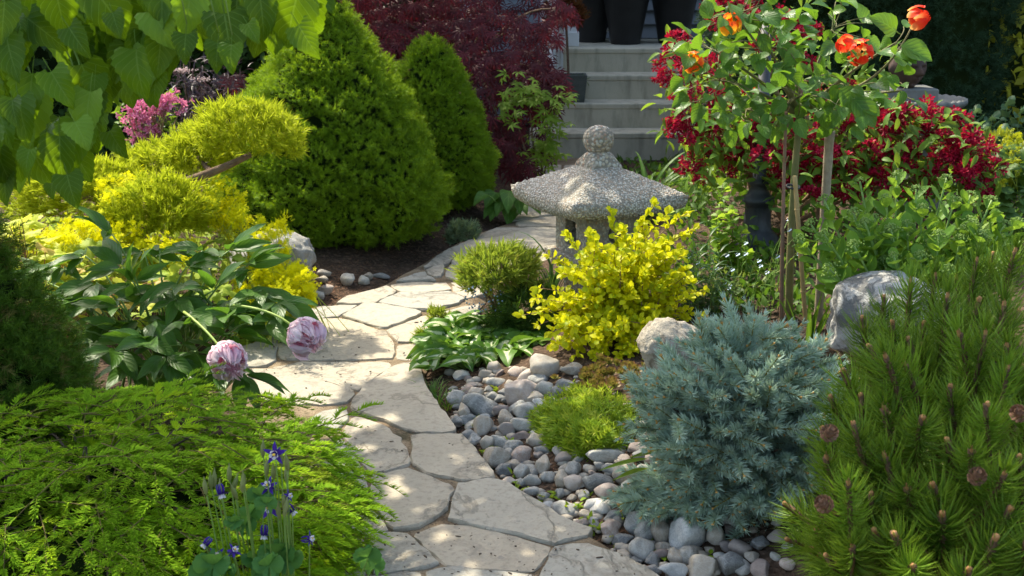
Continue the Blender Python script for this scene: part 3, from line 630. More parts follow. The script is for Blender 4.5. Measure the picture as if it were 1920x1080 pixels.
# px, py centre, width, height (photo pixels), tilt degrees, colour, shape (0-2 rounded, 3-4 angular), label
ST = [
 (858,748,42,34,-20,'blue',0,'smooth blue-grey stone at the path edge below the variegated hosta'),
 (890,742,40,34,-15,'brown',1,'rust-sided rounded stone tucked behind a long striped one near the hosta'),
 (902,763,70,38,-22,'blue',1,'long blue-grey striped stone slanting beside the path edge'),
 (972,738,76,50,0,'pink',3,'large blocky pink granite stone with pale grey ends'),
 (1022,727,36,30,0,'grey',0,'round pale grey stone with a white vein beside the pink block'),
 (1018,690,58,48,12,'brown',0,'large rounded brown and grey stone behind the pink block'),
 (990,704,40,28,15,'pink',1,'small speckled pink stone above the pink block'),
 (1070,694,50,24,-3,'brown',4,'flat rust-edged slab stone beside the red succulents'),
 (998,750,42,25,12,'brown',4,'small tan wedge stone leaning on the pink block'),
 (971,766,34,28,0,'blue',3,'small dark blue stone with rust cap below the pink block'),
 (938,770,34,22,5,'plum',1,'small reddish speckled stone next to the striped one'),
 (987,772,46,30,10,'blue',4,'peaked blue-grey stone beside the moss-green cushion'),
 (947,787,34,32,-15,'brown',0,'small rounded stone with orange stain above the plum one'),
 (978,796,48,30,-15,'grey',1,'smooth pale grey stone half hidden by the green cushion'),
 (907,797,40,40,15,'brown',3,'chunky brown speckled stone by the path edge'),
 (949,805,34,30,-35,'plum',3,'plum-red smooth stone on end among grey ones'),
 (1060,757,36,26,5,'plum',1,'small plum stone at top of the green cushion'),
 (1040,765,34,30,-5,'brown',0,'small speckled brown stone above the green cushion'),
 (1046,740,36,30,0,'dark',3,'dark stone between the grey ball stone and the red succulents'),
 (912,831,34,30,-25,'brown',1,'flat brown stone standing at the path edge'),
 (938,829,48,28,-20,'grey',1,'long smooth grey-brown stone below the plum one'),
 (965,836,42,24,5,'blue',0,'low bluish stone with lichen below the green cushion'),
 (1004,828,36,26,-10,'brown',0,'brown stone at the front rim of the green cushion'),
 (935,857,54,38,-10,'brown',3,'big angular brown stone right beside the path corner'),
 (977,853,44,38,15,'pink',1,'striped pale pink stone in front of the green cushion'),
 (1013,873,28,36,-30,'brown',4,'upright tan stone leaning in front of the green cushion'),
 (1135,853,78,34,-3,'grey',1,'very long grey striped stone under the blue spruce'),
 (980,885,32,30,-20,'blue',0,'round blue-grey stone at the edge of the path'),
 (996,899,34,24,-5,'grey',0,'speckled grey stone second from the path edge'),
 (1027,895,26,20,5,'blue',1,'small oval speckled stone in the middle of the pebbles'),
 (1077,880,34,32,0,'blue',0,'round blue-grey stone below the long striped one'),
 (1052,900,30,32,-15,'brown',0,'brown egg-shaped stone in the pebble border'),
 (1079,905,42,34,-30,'pink',1,'pinkish grey tapered stone leaning on a bigger one'),
 (1120,904,58,40,5,'dark',0,'large dark stone with a ringed top in the pebble border'),
 (1169,892,52,34,-5,'brown',0,'big smooth brown-grey stone under the spruce branches'),
 (1146,880,34,20,0,'blue',1,'small slate stone behind the ringed one'),
 (1139,919,46,32,-5,'pink',1,'smooth pale pink and grey stone beside the bright white one'),
 (1185,917,50,34,5,'white',0,'bright white flat-topped stone in the sun'),
 (995,921,32,20,5,'grey',1,'flat grey stone next to the path slab edge'),
 (1022,931,26,18,0,'blue',0,'small low blue stone with weeds round it'),
 (1049,926,20,20,0,'grey',3,'tiny grey stone beside bare soil'),
 (1097,927,26,24,25,'grey',4,'small striped stone set in bare soil'),
 (1046,946,26,14,0,'plum',1,'small reddish stone at the slab with the dark stain'),
 (1145,945,46,18,-15,'grey',4,'flat pale sliver stone below the pink and grey one'),
 (1166,941,24,26,0,'pink',0,'small round reddish stone below the bright white one'),
 (1190,948,50,42,-30,'grey',3,'grey stone with a dark split side below the bright white one'),
 (1213,937,46,50,-10,'dark',3,'dark stone propped against the split grey one'),
 (1097,966,30,18,-5,'brown',0,'small sandy stone by the red petal'),
 (1112,976,22,14,0,'white',0,'tiny cream stone beside the red petal'),
 (1150,966,40,18,25,'dark',4,'flat dark slate leaning among the pebbles'),
 (1143,994,44,36,10,'pink',3,'pointed pale stone at the corner of the last slabs'),
 (1191,980,44,46,0,'blue',0,'round mottled blue stone with white veins'),
 (1231,966,34,34,0,'dark',1,'round dark stone behind the mottled blue one'),
 (1208,998,34,46,-35,'blue',1,'tall leaning blue stone with pale stripes'),
 (1237,997,40,50,10,'brown',0,'tall rounded pinkish brown stone'),
 (1168,1013,42,26,5,'dark',3,'low dark stone with weeds in front of the pale pointed one'),
 (1202,1031,44,40,-10,'blue',1,'dark teal-grey pear-shaped stone at the bottom of the border'),
 (1286,1003,72,62,0,'white',0,'largest pale speckled boulder stone under the spruce'),
 (1277,965,30,30,0,'grey',0,'grey stone just under the lowest spruce twigs'),
 (1245,1025,30,20,0,'brown',3,'small brown stone below the tall pinkish one'),
 (1238,1040,34,22,0,'plum',1,'small dull red stone below the pale speckled boulder'),
 (1266,1045,36,30,-8,'brown',0,'rounded brown stone below the pale speckled boulder'),
 (1264,1072,56,34,0,'white',3,'rough pale stone cut by the bottom of the picture'),
 (1320,1062,60,50,15,'brown',3,'dark brown angular stone under the drooping spruce'),
 (1290,1040,36,40,0,'grey',1,'grey stone between the pale boulder and the brown angular one'),
 (1226,1068,30,18,0,'dark',1,'low dark stone beside the last path slab'),
 (1370,1055,50,50,0,'dark',0,'dark round stone deep under the blue spruce'),
 (1340,1005,44,40,0,'brown',1,'brown stone in shade behind the pale boulder'),
 (1085,850,40,24,0,'dark',3,'dark stone in shade under the green cushion'),
 (1205,880,30,24,0,'grey',0,'small grey stone where the sword leaves rise'),
 (1205,855,36,24,0,'dark',1,'shaded stone behind the sword leaves'),
 (868,776,24,34,10,'brown',4,'small brown upright stone at the path edge'),
 (880,816,28,22,0,'dark',1,'half buried dark stone at the slab edge'),
 (1015,845,30,22,0,'dark',0,'shaded stone under the rim of the green cushion'),
 (958,872,34,18,0,'brown',4,'flat brown stone sunk in soil by the path corner'),
 (930,718,36,18,-5,'blue',1,'dark blue stone peeping out under the hosta leaves'),
 (958,725,26,22,0,'brown',0,'small stone between hosta leaves and the pink block'),
 (1060,722,44,22,0,'dark',3,'grey stone behind the green cushion'),
 (925,690,34,26,0,'brown',1,'shaded stone inside the hosta clump'),
 (655,523,30,30,-15,'grey',4,'grey angular stone on bark mulch below the tall clipped spruce'),
 (681,527,24,18,-25,'grey',3,'small grey stone leaning beside the angular one on the mulch'),
 (610,543,34,22,10,'pink',1,'pink flat stone on mulch behind yellow flowers'),
 (597,553,26,18,0,'grey',0,'rounded grey stone on mulch nearest the yellow flowers'),
 (602,524,26,12,0,'brown',4,'half buried stone on mulch under the flat boulder'),
 (688,519,22,14,0,'brown',4,'dull brown stone at the clipped spruce foot'),
 (715,518,32,12,0,'dark',1,'dark stone under the skirt of the tall clipped spruce'),
 (606,513,28,14,0,'brown',0,'brown stone in shade beside the flat boulder'),
 (1395,470,26,18,0,'grey',0,'grey stone at the foot of the dark iron post'),
]
vdir = Matrix.Rotation(-PITCH, 3, 'X')
for (px, py, w, h, tl, kx, q, lab) in ST:
    w *= 1.12; h *= 1.14
    p0 = onground(px, py, .02); sc = ppm(p0); c = h / 2 / sc
    p = onground(px, py, c * .62)
    R = Matrix.Rotation(math.radians(-tl), 3, 'Y') @ Matrix.Rotation(rng.random() * .5 - .25, 3, 'Z')
    M = R @ Matrix.Diagonal((w / 2 / sc, c * 1.06, c)) 
    o = link('river_stone', SMESH[kx, q], None, m4(np.array(M), p))
    tag(o, lab, 'stone', 'river stones edging the path')
# smaller stones wedged between them
used = [onground(s[0], s[1])[:2] for s in ST]; cnt = 0; tries = 0; KS = list(SM)
while cnt < 125 and tries < 9000:
    tries += 1; px = 840 + rng.random() * 640; py = 700 + rng.random() * 380; p = onground(px, py); d = p[0] - xr(p[1])
    if d < .015 or d > (.36 if py < 930 else .62) + .1 * rng.random(): continue
    if min(np.hypot(p[0] - u[0], p[1] - u[1]) for u in used) < .034: continue
    used.append(p[:2]); a_ = .014 + .018 * rng.random(); R = Matrix.Rotation(rng.random() * 6.28, 3, 'Z') @ Matrix.Rotation(rng.normal() * .3, 3, 'Y'); M = R @ Matrix.Diagonal((a_ * 1.25, a_, a_ * .75))
    tag(link('river_stone', SMESH[KS[int(rng.integers(7))], int(rng.integers(5))], None, m4(np.array(M), p + np.array([0, 0, a_ * .3]))), 'small river stone wedged between the larger ones of the border', 'stone', 'small stones wedged in the border'); cnt += 1
# small pebbles filling the border (nobody could count them)
g = Geo(); V0, T0 = ico(1); cnt = 0; PT = Geo().add(V0, None, T0).tmpl(); Ms, Ls = [], []
while cnt < 420:
    px = 830 + rng.random() * 520; py = 690 + rng.random() * 390
    p = onground(px, py); d = p[0] - xr(p[1])
    if d < .01 or d > .55: continue
    s = .008 + .016 * rng.random() ** 2; Ms.append(np.diag([s * 1.2, s, s * .7])); Ls.append(p + np.array([0, 0, s * .2])); cnt += 1
g.scatter(PT, np.array(Ms), np.array(Ls)); tag(g.build('gravel', SM['brown']), 'small brown gravel and pebbles between the river stones', 'gravel', kind='stuff')

# boulders
def bouldermat(name, a, b, c, lichen):
    n = NT(name); co = n.n('TexCoord').outputs['Object']; big = n.noise(5, 6, co, .65, .5); f = n.noise(30, 6, co, .7)
    col = n.mix(n.ramp(big, [(.35, (0, 0, 0)), (.65, (1, 1, 1))]), a, b); col = n.mix(n.ramp(n.noise(9, 7, co, .75, .8), [(.47, (0, 0, 0)), (.53, (lichen,) * 3)]), col, c)
    col = n.mix(n.ramp(f, [(.5, (0, 0, 0)), (.75, (.6, .6, .6))]), col, tuple(x * .5 for x in a))
    return n.done(n.bsdf(col, .85, .2, n.bump(n.math('ADD', big, n.math('MULTIPLY', f, .5)), .9, .03)))
def boulder(px, py, w, h, dep, Y, mat, lab, seed, ang=.97, sub=5):
    V, T = ico(sub); r = np.random.default_rng(seed); V = V.copy()
    for _ in range(12):
        d = norm(r.normal(size=3)); lim = .55 + .3 * r.random(); hh = V @ d; V = V - np.maximum(hh - lim, 0)[:, None] * d * ang
    V = V * (1 + .10 * lump(V, 2.0, seed))[:, None] * (1 + .035 * lump(V, 9, seed + 1))[:, None] * (1 + .02 * lump(V, 26, seed + 2))[:, None] * (1 - .07 * np.abs(lump(V, 5.0, seed + 4)))[:, None] * (1 - .03 * np.abs(lump(V, 14.0, seed + 6)))[:, None]; V /= np.abs(V).max(0)
    p = at(px, py, Y); sc = ppm(p)
    zt3 = at(px, py - h / 2, Y)[2]; zb3 = float(gh(p[0], Y)) - .04; p[2] = (zt3 + zb3) / 2; V = V * np.array([w / 2 / sc, dep / 2, (zt3 - zb3) / 2]) + p
    o = Geo().add(V - p, None, T).mesh('boulder', mat); ob = link('boulder', o, None, m4(np.eye(3), p)); return tag(ob, lab, 'boulder')
b_grey = bouldermat('boulder_lichen', (.32, .31, .28), (.46, .44, .41), (.06, .06, .058), .75)
b_lime = bouldermat('boulder_limestone', (.32, .28, .22), (.45, .40, .33), (.15, .12, .085), .7)
b_flat = bouldermat('boulder_flat', (.30, .29, .26), (.42, .41, .38), (.20, .19, .17), .6)
boulder(1668, 578, 270, 132, .42, 4.1, b_grey, 'pale boulder mottled with black lichen between blue spruce and green sedum', 5)
boulder(1262, 650, 140, 120, .22, 4.0, b_lime, 'cream limestone boulder half behind the blue spruce', 12)
boulder(495, 476, 200, 92, .34, 5.75, b_flat, 'flat-topped grey boulder beside the tall clipped spruce', 7, 1.0)

# ================================================================== iron post, bird bath with a carved head, stakes
iron = plainmat('black_iron', (.018, .022, .026), (.035, .04, .045), .5, .4, 20, .2)
p = at(1417, 470, 6.0); zg = gh(p[0], 6.0); sc = ppm(p)
post = thing('lamp_post', 'dark fluted iron lamp post base under the red-flowered shrub', 'lamp post', (p[0], 6.0, zg))
z1 = at(1417, 345, 6.0)[2]; w = 24 / sc
V, Q = lathe([(w * 1.7, zg - .02), (w * 1.7, zg + .05), (w * 1.25, zg + .08), (w * 1.1, zg + .1), (w * .98, z1 - .11), (w * 1.02, z1 - .10), (w * 1.25, z1 - .085), (w * 1.25, z1 - .065), (w * .9, z1 - .05), (w * .62, z1 - .01), (w * .8, z1), (w * .8, z1 + .02), (w * .5, z1 + .035), (w * .42, z1 + .8), (0, z1 + .8)], 32, (p[0], 6.0, 0))
ang = np.arctan2(V[:, 1] - 6.0, V[:, 0] - p[0]); fl = (V[:, 2] < z1 - .1) & (V[:, 2] > zg + .09); rr = 1 - .07 * (np.cos(ang * 16) < 0) * fl; V[:, 0] = p[0] + (V[:, 0] - p[0]) * rr; V[:, 1] = 6 + (V[:, 1] - 6) * rr
Geo().add(V, Q).build('shaft', iron, post)
bbY = 6.9; p = at(1722, 192, bbY); zg = gh(p[0], bbY); bz = p[2]; sc = ppm(p); R = 88 / sc
bath = thing('bird_bath', 'weathered grey stone bird bath with rope-edged bowl, carrying a carved head', 'bird bath', (p[0], bbY, zg))
bstone = plainmat('bath_stone', (.10, .105, .10), (.20, .20, .185), .85, .2, 9, .5)
V, Q = lathe([(.0, bz - .07), (.10, bz - .07), (R * .6, bz - .045), (R * .93, bz - .012), (R, bz + .006), (R * .995, bz + .022), (R * .93, bz + .026), (R * .86, bz + .01), (R * .5, bz - .015), (0, bz - .02)], 60, (p[0], bbY, 0))
ang = np.arctan2(V[:, 1] - bbY, V[:, 0] - p[0]); rim = np.hypot(V[:, 0] - p[0], V[:, 1] - bbY) > R * .9; V[:, 2] += rim * .004 * np.cos(ang * 30)
Geo().add(V, Q).build('bowl', bstone, bath)
V, Q = lathe([(.16, zg - .02), (.16, zg + .05), (.10, zg + .09), (.07, zg + .3), (.075, bz - .12), (.11, bz - .065)], 24, (p[0], bbY, 0)); Geo().add(V, Q).build('pedestal', bstone, bath)
# carved head on a block
hc = at(1700, 132, bbY - .02); hp = at(1700, 178, bbY); hx = hc[0]
head = thing('carved_head', 'brown carved stone head with closed eyes on a block in the bird bath', 'statue', (hx, bbY, bz))
hz0 = at(1700, 163, bbY)[2]
box((hx - .13, bbY - .12, bz - .03), (hx + .15, bbY + .12, hz0), .006).build('block', bstone, head)
hm = plainmat('head_stone', (.035, .020, .015), (.075, .045, .035), .7, .3, 14, .3)
V, T = ico(5); hr = 33 / sc; hh = .118
A_ = V.copy(); face = (A_[:, 1] < 0)
W = A_ * np.array([hr, hr * 1.1, hh])
jaw = np.clip(-A_[:, 2], 0, 1); W[:, 0] *= 1 - .42 * jaw ** 1.6; W[:, 1] *= 1 - .15 * jaw
u_ = A_[:, 0]; v_ = A_[:, 2]
def gb(cx, cz, sx, sz): return np.exp(-((u_ - cx) / sx) ** 2 - ((v_ - cz) / sz) ** 2) * face
dy = -.030 * gb(0, -.12, .10, .20) - .018 * gb(0, -.24, .14, .07) + .016 * gb(-.36, .02, .2, .10) + .016 * gb(.36, .02, .2, .10) - .012 * gb(-.36, -.01, .17, .045) - .012 * gb(.36, -.01, .17, .045) - .010 * gb(-.34, .16, .24, .03) - .010 * gb(.34, .16, .24, .03) - .012 * gb(0, -.46, .2, .05) + .008 * gb(0, -.5, .24, .018) - .010 * gb(0, -.56, .15, .05) + .008 * gb(0, -.66, .2, .05) - .012 * gb(0, -.82, .18, .1)
W[:, 1] += dy * 1.5
hairline = v_ > .5 - .1 * (1 - np.abs(u_)) * (A_[:, 1] < 0); W *= (1 + .04 * (hairline & (v_ > .4)))[:, None]
for sx in (-1, 1): W[:, 0] += sx * .018 * np.exp(-((A_[:, 1] - .05) / .16) ** 2 - ((v_ + .15) / .3) ** 2) * (np.sign(u_) == sx) * (np.abs(u_) > .5)
c, s = math.cos(.32), math.sin(.32); W[:, 0], W[:, 1] = W[:, 0] * c - W[:, 1] * s, W[:, 0] * s + W[:, 1] * c
W += np.array([hx, bbY - .03, hz0 + hh * .90]); Geo().add(W, None, T).build('face', hm, head)

# ================================================================== conifers
def two_mat(g, L, r0, curve=0.0):
    V, Q, T, UV = stem_of(L, r0, curve); g.add(V, Q, T, UV, 0, mi=1); return g
def ellip_points(n, c, rad, zmin=-.2, front=.0, seed=1):
    r = np.random.default_rng(seed); out = []
    while len(out) < n:
        d = r.normal(size=3); d /= np.linalg.norm(d)
        if d[2] < zmin: continue
        if d[1] > .3 and r.random() < front: continue
        out.append(d)
    return np.array(out)

# ---- dwarf blue spruce
blue = leafmat('blue_spruce_needle', (.34, .46, .33), (.52, .64, .48), .22, (.34, .46, .28), .5, .35, tip=((.30, .43, .38), 2.5), c3=(.27, .36, .22))
bst = plainmat('spruce_twig', (.26, .24, .05), (.30, .18, .05), .9, .05)
BC = np.array([at(1398, 820, 3.3)[0], 3.3, .25]); BR = np.array([.355, .355, .375])
sp = thing('blue_spruce', 'dwarf blue spruce with silvery blue-green tiers, spreading over the river stones', 'spruce', (BC[0], BC[1], gh(BC[0], BC[1])))
bbud = plainmat('spruce_bud', (.40, .20, .05), (.55, .32, .10), .7)
def blue_shoot(seed, L=.062, lo=False):
    g = two_mat(needle_shoot(L, 120, .0190, .0036 if lo else .0026, 1.2, .12, 0, seed, curve=.05, tipn=16, bend=.3, two=not lo), L, .0021, .05); V, T = ico(1); g.add(V * np.array([.0028, .004, .0028]) + np.array([0, L, -.05 * L]), None, T, None, 0, 2); return g
bs = [blue_shoot(20 + q, .05 + .006 * q) for q in range(5)]
bsm = [b.mesh('shoot', [blue, bst, bbud]) for b in bs]; bst_t = [blue_shoot(20 + q, .05 + .006 * q, True).tmpl() for q in range(5)]
def spruce_cloud(C, R, ncl, per, seed, size, zmin=-.75, droop=.25, fan=.9, out=1.0, tiers=7, gap=-.25):
    r = np.random.default_rng(seed); D = ellip_points(ncl, C, R, zmin, .7, seed); Ls, Ds, Us, Ss = [], [], [], []
    D[:, 2] = np.round((D[:, 2] + .06 * r.normal(size=len(D))) * tiers) / tiers * .7 + D[:, 2] * .3
    D = norm(D); D = D[lump(D * np.array([1, 1, 2.2]), 4.5, seed + 2) > gap]; rad = R * (1 + .16 * lump(D, 2.6, seed))[:, None]
    for d, q in zip(D, rad):
        hor = norm(np.array([d[0], d[1], 0]) + 1e-6); cdir = norm(hor * (1 - .6 * max(d[2], 0)) * out + np.array([0, 0, .75 * d[2] + .12])); tip = C + d * q
        side = norm(np.cross(cdir, [0, 0, 1])); upv = np.cross(side, cdir)
        for k in range(per):
            a = (k / max(per - 1, 1) - .5) * 2 * fan + r.normal() * .15; dd = norm(cdir * math.cos(a) + side * math.sin(a) + upv * (r.normal() * .22 - droop * abs(a) * .3))
            s = size * (.75 + .5 * r.random()) * (1 - .15 * abs(a)); base = tip - cdir * (.05 + .05 * r.random()) * size * (1 + (k % 2) * .6) + side * math.sin(a) * .035 * size
            Ls.append(base + r.normal(size=3) * .006); Ds.append(dd); Us.append(upv + r.normal(size=3) * .15); Ss.append(s)
    return np.array(Ls), np.array(Ds), np.array(Us), np.array(Ss)
L, D, U, S = spruce_cloud(BC, BR, 215, 6, 5, 1.42, zmin=-.94, fan=1.05, tiers=5, gap=-.42)
M = frames(D, U, S); near = np.argsort(L[:, 1] - .6 * L[:, 2] - .5 * np.abs(L[:, 0] - BC[0]) * 0)[:300]; far = np.setdiff1d(np.arange(len(L)), near)
parts('shoot', bsm, sp, M[near], L[near])
g = Geo()
for q in range(5): ix = far[far % 5 == q]; g.scatter(bst_t[q], M[ix], L[ix])
L2, D2, U2, S2 = spruce_cloud(BC - np.array([0, 0, .02]), BR * .72, 110, 5, 9, 1.3, gap=-2)
for q in range(5): ix = np.arange(len(L2)); ix = ix[ix % 5 == q]; g.scatter(bst_t[q], frames(D2[ix], U2[ix], S2[ix]), L2[ix])
tag(g.build('foliage', [blue, bst, bbud], sp), None, kind='stuff')
g = Geo()
for d in ellip_points(70, BC, BR, -.7, 0, 4): g.add(*tube(bez(BC - (0, 0, .28), BC + d * BR * .35, BC + d * BR * .66, n=6), np.linspace(.010, .003, 6), 5)[:3])
g.build('branches', bark, sp)

# ---- bird's nest spruce, low and spreading, front left
nest = leafmat('nest_spruce_needle', (.085, .185, .008), (.20, .36, .014), .34, (.45, .68, .04), .7, .12, tip=((.30, .50, .02), 2.0), c3=(.38, .50, .012))
nesty = leafmat('nest_spruce_new_growth', (.38, .52, .03), (.55, .66, .05), .4, (.8, .9, .08), .5, .3)
nstem = plainmat('nest_spruce_stem', (.28, .33, .035), (.22, .24, .03), .9, .05)
def comb(seed, L, lo=False): return needle_shoot(L, 44, .0140, .0042 if lo else .0030, 1.05, .78, .04, seed, curve=.30, two=not lo, tipn=5, faceup=.75, bend=.25)
def frond(seed, L=.13, yl=False, lo=False):
    r = np.random.default_rng(seed); g = Geo(); ax = tube(np.stack([np.zeros(6), np.linspace(0, L, 6), -.10 * L * np.linspace(0, 1, 6) ** 2], -1), np.linspace(.0016, .0009, 6), 5); g.add(*ax, 0, 2)
    k = 5 if not yl else 4
    for q in range(k):
        f = .25 + .75 * q / (k - 1); sd = (1 if q % 2 else -1) if q < k - 1 else 0; a = sd * (.75 + .25 * r.random()) * (1 - .3 * f); l = (.080 - .022 * f) * (.75 + .45 * r.random()); c = comb(seed * 9 + q, l, lo); two_mat(c, l, .0011, .30); t = c.tmpl()
        el = .1 * r.normal(); R3 = frames(np.array([[math.sin(a), math.cos(a), el]]), np.array([r.normal() * .12, 0, 1.0]))[0]; g.add(t[0] @ R3.T + np.array([0, f * L, -.10 * L * f * f]), None, None, t[3]); nb_ = g.n - len(t[0]); g.Q.append(t[1] + nb_); g.MQ.append(t[5])
        if len(t[2]): g.T.append(t[2] + nb_); g.MT.append(t[6])
    return g
ns = [frond(40 + q, .10 + .012 * q) for q in range(6)]
ftw = plainmat('frond_twig', (.10, .085, .03), (.17, .13, .05), .9, .05)
nsm = [b.mesh('frond', [nest, nstem, ftw]) for b in ns]; nst = [b.tmpl() for b in ns]; nlo = [frond(40 + q, .10 + .012 * q, lo=True).tmpl() for q in range(6)]; nsy = [frond(80 + q, .05, True).mesh('new_shoot', [nesty, nstem, twig]) for q in range(2)]
NC = np.array([-1.02, 2.92, .06]); NR = np.array([.63, .68, .36])
nb = thing('nest_spruce', 'low spreading dwarf spruce with layered yellow-green sprays beside the path', 'spruce', (NC[0], NC[1], 0))
def mound(C, R, n, seed, size, zmin=.02):
    r = np.random.default_rng(seed); D = ellip_points(n, C, R, zmin, .45, seed); l = lump(D, 3.2, seed + 3); step = lump(D * np.array([1, 1, 1.6]), 8.0, seed + 8)
    P = C + D * R * (1 + .11 * l + .12 * step)[:, None]; hor = np.stack([D[:, 0] / R[0], D[:, 1] / R[1], 0 * l], -1); hor = norm(hor + r.normal(size=hor.shape) * np.array([.55, .55, 0]))
    dd = norm(hor + np.stack([0 * l, 0 * l, .10 - .45 * (1 - D[:, 2]) + .22 * r.normal(size=n)], -1)); up = norm(D / R * .35 + np.array([0, 0, 1.6]) + r.normal(size=D.shape) * .22)
    return P - dd * .07 * size, dd, up, size * (.7 + .55 * r.random(n))
L, D, U, S = mound(NC, NR, 860, 21, 1.0); kp = lump((L - NC) / NR * np.array([1, 1, 1.8]), 8.5, 14) > -.42; L, D, U, S = L[kp], D[kp], U[kp], S[kp]; M = frames(D, U, S)
pxv = (L - CAM) @ np.stack([_r, _u, _f], 1); sx_ = 960 + FPX * pxv[:, 0] / pxv[:, 2]; sy_ = 540 - FPX * pxv[:, 1] / pxv[:, 2]
vis = np.where((sx_ > -60) & (sy_ < 1120))[0]; vis = vis[np.argsort(L[vis, 1])][:300]; far = np.setdiff1d(np.arange(len(L)), vis)
parts('frond', nsm, nb, M[vis], L[vis])
g = Geo()
for q in range(6): ix = far[far % 6 == q]; g.scatter(nlo[q], M[ix], L[ix])
L2, D2, U2, S2 = mound(NC - np.array([0, 0, .02]), NR * .80, 420, 33, 1.1)
for q in range(6): ix = np.arange(len(L2)); ix = ix[ix % 6 == q]; g.scatter(nlo[q], frames(D2[ix], U2[ix], S2[ix]), L2[ix])
tag(g.build('foliage', [nest, nstem, ftw], nb), None, kind='stuff')
g = Geo(); r = np.random.default_rng(5)
for d in ellip_points(120, NC, NR, .05, .0, 6): w_ = rng.normal(size=3) * .05; g.add(*tube(bez(NC - (0, 0, .03), NC + d * NR * np.array([.3, .3, .8]) + w_, NC + d * NR * np.array([.75, .75, 1]) - w_ * .7, NC + d * NR * .88, n=9), np.linspace(.007, .0012, 9), 5)[:3])
g.build('branches', plainmat('dark_twig', (.07, .05, .035), (.13, .10, .07), .9), nb)
V, T = ico(3); Geo().add(V * NR * .72 + NC, None, T).build('shade_core', gloom, nb)  # closed near-black hull paints the shade inside the mound
def surf_near(px, py, C, R):                          # where a ray meets the mound
    d = ray(px, py); t = np.linspace(1.8, 8, 3000)[:, None]; P = CAM + d * t; f = (((P - C) / R) ** 2).sum(1) - 1; i = int(np.argmax(f < 0)); return P[i]
for q in range(26):                                   # bright new shoots
    px, py = 590 + rng.normal() * 34, 905 + rng.normal() * 32; p = surf_near(px, py, NC, NR)
    if p[1] < 2.0: continue
    d = norm(p - NC + np.array([.25, -.1, -.05])); link('new_shoot', nsy[q % 2], nb, m4(frames(d[None], np.array([0, 0, 1.0]), .7)[0], p + d * .0))

# ---- mugo pine, right front: long needles in bottle-brush shoots
mug = leafmat('pine_needle', (.042, .100, .006), (.095, .185, .012), .14, (.28, .42, .03), .42, .4, tip=((.20, .31, .03), 2.5), c3=(.15, .28, .02))
mst = plainmat('pine_shoot_bark', (.085, .05, .03), (.17, .10, .055), .85, .15, 60, .8)
mbud = plainmat('pine_bud', (.26, .12, .04), (.42, .23, .10), .7, .2, 50, .5)
def pine_shoot(seed, L=.19, n=300, nl=.066, bare_tip=True):
    fm = .80 if bare_tip else 1.0
    g = needle_shoot(L, n, nl, .0027, 1.15, 0, .0, seed, two=True, tipn=10 if bare_tip else 26, bend=.32, fmax=fm); V, Q, T, UV = tube(np.stack([.004 * np.sin(np.linspace(0, 5, 7) + seed), np.linspace(-.06, L * .97, 7), .004 * np.cos(np.linspace(0, 4, 7) + seed)], -1), np.linspace(.0080, .0060, 7), 6); g.add(V, Q, T, UV, 0, 1)
    r = np.random.default_rng(seed); sc_ = 90; y = r.random(sc_) * L * .95; a = r.random(sc_) * 6.28    # bark scales
    Dd = np.stack([np.cos(a), .5 + 0 * a, np.sin(a)], -1); g2 = Geo().add([(-.0018, 0, 0), (.0018, 0, 0), (0, .006, .0016)], None, [(0, 1, 2)]).tmpl()
    t = Geo().scatter(g2, frames(Dd, (0, 1, 0)), np.stack([np.cos(a) * .0058, y, np.sin(a) * .0058], -1)).tmpl(); g.add(t[0], None, t[2], None, 0, 1)
    V, Q = lathe([(.0045, -.008), (.0056, -.003), (.0056, .002), (.0045, .004), (0, .005)] if bare_tip else [(.003, -.008), (.0042, -.002), (.0042, .006), (.0022, .013), (0, .016)], 8); V = V[:, [0, 2, 1]] + np.array([0, L * .98, 0]); g.add(V, Q[:, ::-1], None, None, 0, 2); return g
ps = [pine_shoot(60 + q, .17 + .012 * q, bare_tip=q < 3) for q in range(5)]; psm = [p_.mesh('shoot', [mug, mst, mbud]) for p_ in ps]
MY = 2.62; MCp = at(1815, 900, MY); MC = np.array([MCp[0], MY, .33]); MR = np.array([.40, .36, .40])
mp_ = thing('mugo_pine', 'mugo pine with long green needles, brown upright shoots and small cones', 'pine', (MC[0], MC[1], gh(MC[0], MC[1])))
keys = [(1555,790,2.30),(1720,780,2.25),(1645,700,2.42),(1600,660,2.5),(1650,600,2.62),(1760,590,2.66),(1820,575,2.7),(1885,500,2.75),(1880,665,2.45),(1545,925,2.18),(1810,860,2.2),(1700,1060,2.02),(1805,1065,2.0),(1640,790,2.4),(1770,720,2.42),(1870,720,2.42),(1500,740,2.5),(1535,700,2.56),(1900,860,2.2),(1610,1000,2.16),(1885,950,2.1),(1555,1040,2.15),(1690,930,2.2),(1755,960,2.12),(1840,770,2.3),(1690,640,2.6),(1720,610,2.68),(1595,850,2.33),(1640,880,2.28),(1900,580,2.66),(1865,610,2.6),(1790,650,2.52),(1480,800,2.46),(1500,880,2.36),(1530,980,2.25),(1765,830,2.28),(1915,1010,2.05),(1660,1010,2.1),(1850,480,2.85),(1630,560,2.85),(1815,520,2.8),(1915,770,2.3),(1690,705,2.45),(1575,745,2.45),(1735,905,2.18),(1860,910,2.15),(1600,930,2.24),(1480,960,2.35),(1500,1050,2.25),(1580,600,2.75),(1690,560,2.9),(1780,545,2.85),(1905,690,2.45),(1830,660,2.5),(1740,545,2.88),(1850,1020,2.06)]
Ms, Ls = [], []
